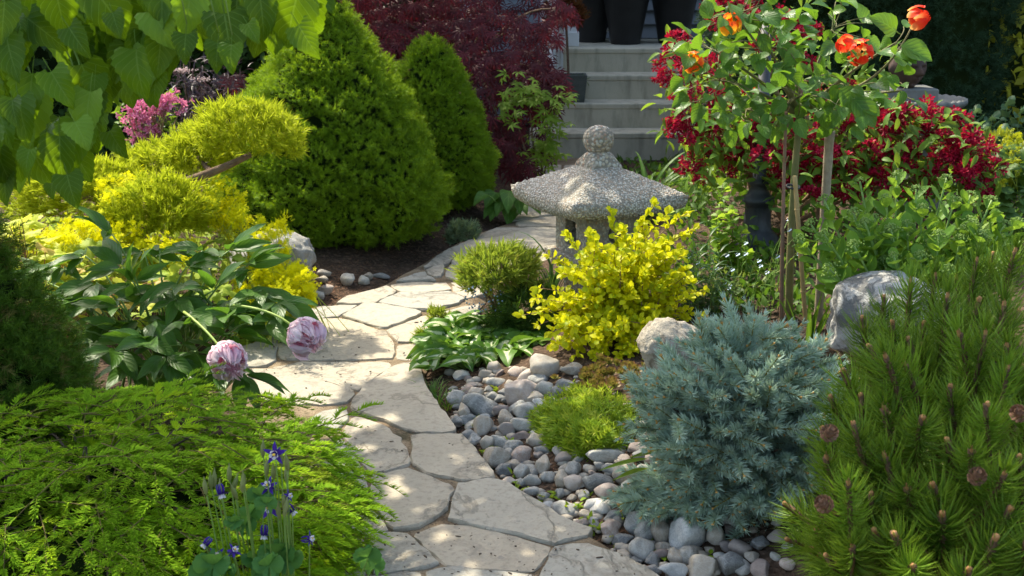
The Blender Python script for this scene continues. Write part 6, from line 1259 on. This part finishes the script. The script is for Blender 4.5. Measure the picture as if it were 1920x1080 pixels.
# grasses
gra = leafmat('strap_leaf', (.045, .125, .015), (.09, .20, .025), .35, (.28, .46, .04), .4, .35); grd = leafmat('dark_grass', (.025, .07, .02), (.05, .11, .03), .3)
def grass_clump(label, name, base, n, L, W, mat, spread, droop, cat='grass', lean=(0, 0, 0), seed=0):
    root = thing(name, label, cat, base); ms = [leaf(L * (.7 + .12 * q), W, 'strap', .35, droop * (.6 + .2 * q), 2, 12, seed=q).mesh('blade', mat) for q in range(5)]; r = np.random.default_rng(seed)
    for k in range(n): a = r.random() * 6.28; d = norm(np.array([math.cos(a) * spread, math.sin(a) * spread, 1.0]) + np.array(lean) + r.normal(size=3) * .1); u = norm(np.array([-math.cos(a), -math.sin(a), .6])); link('blade', ms[r.integers(5)], root, m4(frames(d[None], u, .8 + .4 * r.random())[0], np.array(base) + np.array([math.cos(a), math.sin(a), 0]) * .03 * r.random() - np.array([0, 0, .01])))
    return root
b_ = at(1210, 345, 7.0); grass_clump('arching daylily leaves between the lantern roof and the steps', 'daylily_clump', (b_[0], 7.0, gh(b_[0], 7.0)), 46, .50, .022, gra, .55, 1.5, 'daylily', seed=2)
b_ = at(1035, 500, 5.25); grass_clump('dark drooping grass beside the lantern body', 'grass_clump', (b_[0], 5.25, gh(b_[0], 5.25)), 34, .40, .009, grd, .45, 2.0, seed=3)
b_ = at(1190, 900, 3.35); b_[2] = gh(b_[0], 3.35); sw = thing('sword_leaf_plant', 'two sword-shaped green leaves poking over river stones from under the blue spruce', 'iris', b_)
swm = leafmat('sword_leaf', (.16, .27, .03), (.24, .36, .05), .35, (.5, .62, .08), .4, .35)
for (a, b) in [((1215, 860), (1125, 878)), ((1215, 878), (1150, 897)), ((1240, 850), (1180, 855))]: pa, pb_ = at(*a, 3.36), at(*b, 3.22); d = pb_ - pa; link('blade', leaf(np.linalg.norm(d), .022, 'lance', .5, .15, 2, 8).mesh('blade', swm), sw, m4(frames(norm(d)[None], np.array([0, -.4, 1.0]))[0], pa))
# yucca-like blades between blue spruce and sedum
b_ = at(1520, 590, 4.3); grass_clump('stiff pointed blades rising behind the blue spruce', 'yucca_clump', (b_[0], 4.3, gh(b_[0], 4.3)), 14, .26, .018, gra, .35, .2, 'yucca', seed=5)
b_ = at(818, 768, 4.2); q_ = onground(838, 760)
for k, (px, py, lab) in enumerate([(812, 738, 'short grass tuft at the path edge under hosta leaves'), (838, 762, 'short grass tuft at the path edge next to the blue-grey stones'), (822, 752, 'thin grass tuft midway along the slab edge below the hosta')]): q_ = onground(px, py); grass_clump(lab, 'grass_tuft', q_, 26, .085, .0035, gra, .8, .9, seed=20 + k)
# forget-me-nots
fm = plainmat('forget_me_not', (.42, .55, .80), (.55, .66, .86), .6); pf = Geo()
for k in range(5): a = k * 1.2566; t = leaf(.0058, .0056, 'obov', .05, .1, 2, 3).tmpl(); R3 = np.array([[math.cos(a), -math.sin(a), 0], [math.sin(a), math.cos(a), 0], [0, 0, 1]]); pf.add(t[0] @ R3.T, t[1], None, t[3])
pf = Geo().scatter(pf.tmpl(), frames(norm(rng.normal(size=(4, 3)) * .4 + np.array([0, .3, 1.0])), rng.normal(size=3), 1.0), rng.normal(size=(4, 3)) * .007).mesh('flower', fm)
FL = [(1295,480),(1310,492),(1345,502),(1365,478),(1385,476),(1400,475),(1428,498),(1425,488),(1360,530),(1368,540),(1370,535),(1320,500),(1260,393),(1400,455),(1480,410),(1495,445),(1482,430),(1375,505),(1460,480),(1440,510),(1500,475)]
b0 = at(1390, 570, 4.75); b0[2] = gh(b0[0], 4.75); fmn = thing('forget_me_nots', 'thin sprays of tiny pale blue forget-me-not flowers before the iron post', 'flowers', b0); tw = Geo()
fl_l, fl_m = leafset(gra, 3, .04, .012, 'lance', fold=.2, droop=.5, nx=2, ny=4)
for (px, py) in FL:
    e = at(px, py, 4.75 + rng.normal() * .06); f = b0 + np.array([(e[0] - b0[0]) * .5, rng.normal() * .05, 0]); f[2] = gh(f[0], f[1]); C = bez(f, f + np.array([(e[0] - f[0]) * .2, 0, (e[2] - f[2]) * .9]), e, n=9); tw.add(*tube(C, .0011, 4, False)[:2]); link('flower', pf, fmn, m4(frames(norm(CAM - e)[None] * .0 + np.array([[0, 0, 1.0]]), np.array([0, -1.0, .5]), 1.1)[0], e))
    for i in (2, 4, 6): link('leaf', fl_m[rng.integers(3)], fmn, m4(frames(rand_dirs(1) + np.array([[0, -.3, .4]]), (0, 0, 1), .8)[0], C[i]))
tw.build('stems', gstem, fmn)
cush = leafmat('low_sedum_leaf', (.16, .24, .06), (.26, .33, .09), .35); n = 420; g = Geo(); P = np.array([onground(1380 + rng.normal() * 50, 545 + rng.normal() * 26) for _ in range(n)]); P[:, 2] += .10 * rng.random(n); lf = leaf(.035, .010, 'obov', .2, .3, 2, 3).tmpl(); g.scatter(lf, frames(norm(rng.normal(size=(n, 3)) + np.array([0, -.3, .8])), rng.normal(size=3)), P); lowp = thing('grey_green_cushion', 'grey-green mounding plant among the forget-me-nots', 'plant', P.mean(0) * np.array([1, 1, 0]) + np.array([0, 0, .12])); g.build('foliage', cush, lowp)
# ---- bright green cushion plant between the stones
cg = leafmat('cushion_leaf', (.15, .26, .016), (.28, .40, .025), .38, (.55, .68, .06), .45, .3, c3=(.42, .44, .05)); tf_ = Geo(); r = np.random.default_rng(8)
for k in range(14): a = k * 2.4; t = leaf(.024, .0042, 'lance', .2, .3, 1, 3).tmpl(); d = np.array([[math.cos(a) * .75, math.sin(a) * .75, .75]]); y0 = .022 * k / 14; tf_.add(t[0] @ frames(d, np.array([0, 0, 1.0]))[0].T + np.array([0, 0, y0]), t[1], None, t[3])
tfm = tf_.tmpl(); c0 = onground(1100, 815, .05); cs = thing('cushion_plant', 'bright green spiky cushion plant spreading over the river stones', 'plant', onground(1100, 830)); P, D = [], []
for _ in range(1050):
    a = rng.random() * 6.28; q = math.sqrt(rng.random()); px, py = 1098 + 92 * q * math.cos(a), 800 + 62 * q * math.sin(a) - 12; hgt = .085 * (1 - q ** 2) + .012 + .012 * lump(np.array([[px / 20, py / 20, 0]]), 1.2, 4)[0]; p = onground(px, py, hgt); P.append(p - np.array([0, 0, .012 + .03 * rng.random() ** 2])); D.append(norm(np.array([math.cos(a) * q * .8, -math.sin(a) * q * .8 - .1, .9]) + rng.normal(size=3) * .35))
P, D = np.array(P), np.array(D); Mx = np.stack([norm(np.cross(D, [0.3, 1, 0])), np.cross(D, norm(np.cross(D, [0.3, 1, 0]))), D], -1) * (.8 + .5 * rng.random(len(D)))[:, None, None]; Geo().scatter(tfm, Mx, P).build('foliage', cg, cs)
# ---- red-tipped succulents
suc = leafmat('succulent_leaf', (.20, .26, .035), (.30, .34, .05), .25, (.45, .4, .08), .4, .4, tip=((.20, .025, .03), 2.2)); rs_ = Geo(); k_ = 20
for k in range(k_): f = k / k_; a = k * 2.4; t = leaf(.026 * (1.05 - .5 * f), .015 * (1 - .35 * f), 'obov', .25, -.7, 2, 4).tmpl(); el = .12 + 1.1 * f; d = np.array([[math.cos(a) * math.cos(el), math.sin(a) * math.cos(el), math.sin(el)]]); rs_.add(t[0] @ frames(d, np.array([0, 0, 1.0]))[0].T + np.array([0, 0, .003 + .006 * f]), t[1], None, t[3])
rsm = rs_.mesh('rosette', suc); sr = thing('red_succulents', 'mat of green succulent rosettes with dark red tips below the golden barberry', 'succulent', onground(1130, 720))
for _ in range(46): px, py = 1080 + 115 * rng.random(), 735 - 60 * rng.random() + 0; px += (735 - py) * .5; p = onground(px, py, .025); d = norm(np.array([rng.normal() * .3, -.5, 1.0])); x = norm(np.cross([0, 1, .1], d)); link('rosette', rsm, sr, m4(np.stack([x, np.cross(d, x), d], -1) * (.7 + .5 * rng.random()), p))
pp = onground(1040, 712, .02); link('rosette', rsm, sr, m4(np.eye(3) * .9, pp))
# small silver plant at the back of the path
sil = leafmat('silver_leaf', (.16, .24, .13), (.24, .32, .19), .25); p0 = at(868, 462, 6.75); b_ = np.array([p0[0], 6.85, gh(p0[0], 6.85)]); sv_ = thing('silver_plant', 'low silvery feathery plant at the bend of the path by the clipped spruces', 'plant', b_); jun_pad(sv_, at(868, 438, 6.85), np.array([.105, .1, .075]), 520, 14, sil, 'foliage', .75)
# weeds among the stones
wl_, wlm = leafset(cg, 4, .020, .011, 'ovate', fold=.2, droop=.4, nx=2, ny=4)
for (px, py) in [(875,760),(895,765),(890,800),(872,815),(855,790),(905,845),(920,842),(965,892),(975,905),(990,915),(1018,932),(1033,930),(1040,921),(1065,958),(1075,952),(1088,950),(1090,975),(1105,970),(1120,990),(1110,985),(1150,1010),(1190,995),(1215,1005),(1160,1018),(1105,930),(1115,915),(1330,1040),(1240,1040),(1060,740),(1075,720),(1085,735),(1032,745),(930,730),(1000,745),(1165,955),(1175,968),(955,830),(900,780)]:
    p = onground(px, py, .012); rt = thing('weed_seedling', 'tiny bright green weed seedling sprouting between the river stones', 'weed', p - np.array([0, 0, .012]), 'weed seedlings between the stones')
    n = int(rng.integers(5, 10)); Geo().scatter(wl_[int(rng.integers(4))], frames(norm(rng.normal(size=(n, 3)) + np.array([0, -.2, .6])), (0, 0, 1), .8 + .7 * rng.random(n)), p - np.array([0, 0, .006]) + rng.normal(size=(n, 3)) * .005).build('leaf_tuft', cg, rt)
    Geo().add(*tube(np.array([p - (0, 0, .025), p]), .001, 4)[:3]).build('stem', gstem, rt)
rp = onground(1088, 980, .004); tag(link('fallen_petal', leaf(.022, .014, 'ovate', .3, -.6, 3, 5).mesh('fallen_petal', redm), None, m4(np.eye(3), rp)), 'fallen crimson petal on the soil at the slab corner', 'petal')
# ---- columbine in front of the low spruce
colp = leafmat('columbine_petal', (.030, .012, .13), (.055, .022, .22), .2, (.10, .03, .35), .5, .3, tip=((.06, .02, .30), 1.0)); colw = leafmat('columbine_white', (.75, .72, .80), (.85, .82, .88), .3, (.9, .9, .95)); cpod = leafmat('columbine_pod', (.22, .27, .09), (.32, .34, .13), .3); cle = leafmat('columbine_leaf', (.045, .14, .035), (.075, .20, .05), .35, (.22, .45, .06), .5, .3)
cb0 = at(490, 1100, 2.55); cb0[2] = 0.02; colu = thing('columbine', 'columbine with purple and white flowers and green seed pods before the low spruce', 'columbine', cb0); tw = Geo()
def colfl():
    g = Geo()
    for k in range(5):
        a = k * 1.2566; ca, sa = math.cos(a), math.sin(a); t = leaf(.026, .011, 'lance', .15, .3, 2, 4).tmpl(); g.add(t[0] @ frames(np.array([[ca, sa, .15]]), np.array([0, 0, 1.0]))[0].T, t[1], None, t[3], 0, 0)
        a += .63; ca, sa = math.cos(a), math.sin(a); t = leaf(.013, .010, 'obov', .5, -.6, 2, 4).tmpl(); g.add(t[0] @ frames(np.array([[ca * .5, sa * .5, .8]]), np.array([-ca, -sa, .5]))[0].T + np.array([ca * .005, sa * .005, .002]), t[1], None, t[3], 0, 1)
        V, Q, T, UV = tube(bez((ca * .006, sa * .006, .002), (ca * .012, sa * .012, -.014), (ca * .006, sa * .006, -.024), n=5), np.linspace(.0028, .001, 5), 5); g.add(V, Q, T, UV, 0, 0)
    V, T = ico(1); g.add(V * .0035 + np.array([0, 0, .010]), None, T, None, 0, 2); return g.mesh('flower', [colp, colw, MATS['stamen']])
cfl = colfl(); V, Q = lathe([(.001, -.016), (.004, -.010), (.0055, 0), (.0048, .010), (.002, .018), (.0008, .026)], 7); pod = Geo().add(V, Q).mesh('seed_pod', cpod)
cl_m = [lobed(.034, 3, .45, 1.5, .2, 19, q, .03).mesh('leaf', cle) for q in range(3)]
def cstem(e, nm, me, ax, s):
    f = cb0 + np.array([(e[0] - cb0[0]) * .75, rng.normal() * .02, 0]); tw.add(*tube(bez(f, f + (e - f) * .6 + np.array([0, 0, .03]), e, n=8), np.linspace(.0022, .0012, 8), 5)[:3]); ax = norm(np.array(ax, float)); x = norm(np.cross([0, 1, .2], ax)); link(nm, me, colu, m4(np.stack([x, np.cross(ax, x), ax], -1) * s, e))
CY = 2.42
for (px, py, ax, s) in [(516, 850, (-.1, -1, .1), 1.0), (505, 912, (-.3, -.6, .6), .9), (506, 950, (-.2, -.9, .2), 1.1), (415, 925, (.2, -.3, -.7), .8), (495, 1002, (0, -.4, -.9), .8), (405, 1045, (.3, -.6, .5), .9), (438, 1033, (.5, -.3, .6), .7), (548, 958, (.6, -.2, -.7), .75), (540, 930, (.6, -.2, .2), .6), (385, 1020, (-.5, -.4, -.5), .7), (580, 1010, (.9, -.2, .2), .7)]: cstem(at(px, py, CY + rng.normal() * .03), 'flower', cfl, ax, s)
for (px, py) in [(500, 880), (513, 887), (527, 862), (537, 890), (538, 870), (385, 915), (395, 905), (402, 900), (412, 920), (440, 908), (455, 910), (440, 925), (457, 900), (535, 955), (522, 960), (533, 945), (430, 890), (493, 845)]: cstem(at(px, py, CY + rng.normal() * .03), 'seed_pod', pod, (rng.normal() * .12, rng.normal() * .12, 1), 1.0)
for (px, py, s) in [(490, 930, 1.0), (500, 945, .8), (470, 965, .9), (460, 985, .9), (440, 980, .7), (520, 1040, 1.3), (540, 1050, 1.2), (505, 1060, 1.1), (400, 1060, 1.3), (385, 1075, 1.1), (500, 1075, 1.0), (690, 1045, 1.0), (700, 1060, .9), (480, 1050, 1.0), (420, 1072, 1.0)]:
    e = at(px, py, CY + .02 + rng.normal() * .03); f = cb0 + np.array([(e[0] - cb0[0]) * .6, rng.normal() * .02, 0]); tw.add(*tube(bez(f, (f + e) / 2 + np.array([0, 0, .02]), e, n=6), .0013, 4, False)[:2])
    for q in range(3): a = (q - 1) * .95; d = norm(np.array([math.sin(a), -.35, .55 * math.cos(a)])); link('leaf', cl_m[q], colu, m4(frames(d[None], np.array([0, -.8, .5]) + rng.normal(size=3) * .2, s)[0], e))
tw.build('stems', gstem, colu)

# ================================================================== background planting
# pink weigela and smoky dark elder, left
pinkm = leafmat('pink_petal', (.62, .13, .30), (.75, .24, .42), .3, (.9, .25, .45), .5, .2, tip=((.78, .35, .50), 1.0)); pc = [cluster(40 + q, 9, tfl, .05).mesh('flower_cluster', pinkm) for q in range(4)]; pl_, plm = leafset(wei, 3, .06, .028, 'lance', fold=.3, droop=.4, nx=2, ny=4)
b_ = at(280, 330, 7.4); b_ = np.array([b_[0], 7.4, gh(b_[0], 7.4)]); pw_ = thing('pink_weigela', 'shrub with small pink trumpet flowers beyond the golden juniper', 'weigela', b_); tw = Geo()
for (px, py) in [(250,205),(262,212),(255,225),(270,230),(285,215),(300,205),(310,195),(262,245),(275,250),(290,200),(248,240),(305,200),(240,215),(280,240),(295,190),(315,190),(265,198),(258,258),(285,248),(340,200)]: p = at(px, py, 7.35); link('flower_cluster', pc[rng.integers(4)], pw_, m4(frames(np.array([[0, -1.0, .1]]) + rand_dirs(1) * .3, (0, 0, 1), 1.15)[0], p)); tw.add(*tube(bez(b_, (b_ + p) / 2 + np.array([0, 0, .08]), p, n=6), .004, 5)[:3])
n = 260; P = np.array([at(215 + 120 * rng.random(), 170 + 130 * rng.random(), 7.45 + .2 * rng.random()) for _ in range(n)]); stuff_leaves('foliage', wei, pw_, pl_, frames(norm(rng.normal(size=(n, 3)) + np.array([0, -.4, 0])), rng.normal(size=(n, 3)) + np.array([0, 0, 1.0])), P); tw.build('branches', twig, pw_)
eld = leafmat('dark_elder_leaf', (.045, .035, .045), (.085, .065, .075), .2, (.1, .05, .06)); b_ = at(385, 330, 7.9); b_ = np.array([b_[0], 7.9, 0.05]); el_ = thing('black_elder', 'smoky purple cut-leaf elder between pink flowers and the tall clipped spruce', 'elder', b_); et, em = leafset(eld, 3, .09, .011, 'lance', fold=.2, droop=.7, nx=1, ny=4); n = 900; P = np.array([at(385 + rng.normal() * 42, 200 + rng.normal() * 50, 7.85 + .15 * rng.normal()) for _ in range(n)]); P[:, 2] = np.maximum(P[:, 2], .1); stuff_leaves('foliage', eld, el_, et, frames(norm(rng.normal(size=(n, 3)) + np.array([0, -.4, -.2])), rng.normal(size=(n, 3)) + np.array([0, 0, 1.0])), P)
tw = Geo(); um = plainmat('elder_umbel', (.55, .38, .36), (.65, .5, .45))
for (px, py) in [(345,120),(378,148),(400,190),(370,210),(420,170),(350,240),(400,250)]: p = at(px, py, 7.85); tw.add(*tube(bez(b_, (b_ + p) / 2 + rng.normal(size=3) * .04, p, n=6), .006, 5)[:3])
tw.build('branches', bark, el_)
for (px, py) in [(342, 132), (378, 149)]: g = Geo(); P = rng.normal(size=(60, 3)) * np.array([.035, .03, .006]) + at(px, py, 7.6); g.scatter(Geo().add(V0 * .005, None, T0).tmpl(), np.tile(np.eye(3), (60, 1, 1)), P); g.build('flower_umbel', um, el_)
# hedges closing the view
hdm = leafmat('dark_hedge_leaf', (.022, .052, .012), (.05, .10, .02), .3, (.12, .2, .03)); hd_t, _x = leafset(hdm, 3, .075, .045, 'ovate', fold=.2, droop=.4, nx=2, ny=3)
def hedge(label, name, x0, x1, Y, H, n, mat, tm, thick=.5, dark=True):
    root = thing(name, label, 'hedge', ((x0 + x1) / 2, Y + thick / 2, 0)); P = np.stack([x0 + (x1 - x0) * rng.random(n), Y + thick * .5 * rng.random(n) ** 1.5, .02 + H * rng.random(n)], -1); P[:, 1] += .12 * lump(P, 4, 3); D = norm(rng.normal(size=(n, 3)) + np.array([0, -.7, -.15])); o = stuff_leaves('foliage', mat, root, tm, frames(D, rng.normal(size=(n, 3)) * .5 + np.array([0, -.4, 1.0]), .8 + .5 * rng.random(n)), P)
    box((x0 + .05, Y + thick * .55, 0), (x1 - .05, Y + thick, H - .08)).build('shade_core', gloom, root); return root  # near-black slab stands for the shade inside the hedge
hedge('dark leafy hedge behind the elder and the tall clipped spruce', 'hedge', -5.5, -.35, 9.3, 2.0, 7000, hdm, hd_t)
yvm = leafmat('variegated_creeper_leaf', (.20, .22, .02), (.44, .41, .035), .3, (.6, .6, .05), .5, .2, c3=(.30, .29, .035)); yv_t, _x = leafset(yvm, 3, .085, .045, 'ovate', fold=.2, droop=.5, nx=2, ny=3)
hedge('shaded creeper hedge with yellow-edged leaves behind the bird bath', 'creeper_hedge', 2.45, 6.5, 8.3, 2.3, 4600, yvm, yv_t)
hedge('dark clipped hedge between porch and conifers', 'hedge', 1.75, 2.7, 9.3, 2.2, 2600, hdm, hd_t)
# blue-green perennial and lady's mantle at the right edge
bgm = leafmat('glaucous_leaf', (.055, .12, .055), (.095, .18, .085), .3, (.2, .32, .1)); bgl = [lobed(.055, 3, .45, 1.4, .2, 17, q, .04).mesh('leaf', bgm) for q in range(4)]
b_ = at(1865, 330, 6.7); whorl_plant('blue-green lobed perennial before the shaded creeper hedge', 'meadow_rue', 'perennial', (b_[0], 6.7, gh(b_[0], 6.7)), [(1830, 200, 6.7), (1860, 215, 6.65), (1890, 185, 6.7), (1915, 200, 6.6), (1845, 235, 6.6), (1880, 240, 6.55), (1935, 220, 6.6), (1815, 225, 6.7)], bgl, gstem, 22, 1.0, up=.4, start=.35)
smr = [spray(70 + q, 40, .03).mesh('flower_spray', leafmat('mantle_shaded%d' % q, (.36, .42, .03), (.48, .5, .04), .35)) for q in range(5)]; dkl = [lobed(.075, 7, .2, 2.6, .25, 25, q).mesh('leaf', leafmat('mantle_leaf_shaded%d' % q, (.07, .14, .03), (.11, .20, .04), .35)) for q in range(4)]  # darker copies of the mantle flower and leaf colours, shade put into them
b_ = at(1890, 420, 6.0); mantle('lady\'s mantle with loose yellow flowers at the shaded end of the bed', [(1885, 270, 40, 25, 6.1, 16), (1895, 320, 30, 30, 6.0, 12)], [(1885, 330, 45, 60, 6.0, 34), (1900, 400, 40, 40, 5.8, 16)], 6, (b_[0], 6.0, gh(b_[0], 6.0)), 9, smr, dkl)
# under-planting below the weigela and behind the sedum
unl = leafmat('under_leaf', (.06, .14, .02), (.11, .21, .03), .35); ut, um_ = leafset(unl, 3, .06, .03, 'lance', fold=.2, droop=.5, nx=2, ny=4)
n = 2100; P = np.array([onground(1250 + 680 * rng.random(), 370 + 110 * rng.random()) if k < 900 else (onground(1240 + 330 * rng.random(), 470 + 130 * rng.random()) if k < 1500 else onground(1145 + 180 * rng.random(), 312 + 110 * rng.random())) for k in range(n)]); P[:, 2] += (.25 * (np.arange(n) < 900) + .07 * (np.arange(n) >= 900)) * rng.random(n); o = Geo()
for q in range(3): ix = np.arange(q, n, 3); o.scatter(ut[q], frames(norm(rng.normal(size=(n // 3, 3)) + np.array([0, -.3, .5])), rng.normal(size=(n // 3, 3)) + np.array([0, 0, 1.0])), P[ix])
tag(o.build('ground_cover', unl), 'low leafy ground cover under the red-flowered shrub', 'ground cover', kind='stuff')
n = 1500; P = np.array([onground(20 + 560 * rng.random(), 400 + 180 * rng.random()) for k in range(n)]); P[:, 2] += .10 * rng.random(n); o = Geo()
for q in range(3): ix = np.arange(q, n, 3); o.scatter(ut[q], frames(norm(rng.normal(size=(n // 3, 3)) + np.array([0, -.3, .5])), rng.normal(size=(n // 3, 3)) + np.array([0, 0, 1.0])), P[ix])
tag(o.build('ground_cover', alcl), 'low yellow-green leaves covering the soil under the golden juniper', 'ground cover', kind='stuff')
# needle litter and crumbs on the soil by the path
n = 6000; lit = Geo(); P = []
for _ in range(n):
    if rng.random() < .6: px, py = 575 + 290 * rng.random(), 470 + 130 * rng.random()
    else: px, py = 820 + 520 * rng.random(), 700 + 380 * rng.random()
    p = atz(px, py, .0); l, r_ = xl(p[1]) - p[0], p[0] - xr(p[1])
    if (l > -.02 + .02 * rng.random() and l < .5) or (-.01 < r_ < .6 and rng.random() < .5) : P.append(onground(px, py, .003))
P = np.array(P); D = rng.normal(size=(len(P), 3)) * np.array([1, 1, .12]); lit.scatter(Geo().add([(-.0012, 0, 0), (.0012, 0, 0), (0, .022, .001)], None, [(0, 1, 2)]).tmpl(), frames(D, np.array([0, 0, 1.0]), .6 + .8 * rng.random(len(P))), P); tag(lit.build('needle_litter', plainmat('dry_needle', (.14, .06, .035), (.26, .14, .08), .9)), 'dry brown needle litter and bark mulch on the soil', 'mulch', kind='stuff')
n = 420; P = []
while len(P) < n:
    p = atz(480 + 760 * rng.random(), 560 + 520 * rng.random(), .036)
    if xl(p[1]) < p[0] < xr(p[1]): P.append(p)
P = np.array(P); cr_ = Geo().scatter(Geo().add(V0, None, T0).tmpl(), np.array([np.array(Matrix.Rotation(rng.random() * 6.28, 3, 'Z') @ Matrix.Diagonal((1.0 + 2.2 * rng.random() ** 2, 1.0, .6))) for _ in range(n)]) * (.0012 + .0032 * rng.random(n) ** 3)[:, None, None], P); tag(cr_.build('crumbs', plainmat('crumb', (.07, .05, .035), (.16, .12, .09), .9)), 'dark crumbs of soil scattered on the flagstones', 'soil crumbs', kind='stuff')
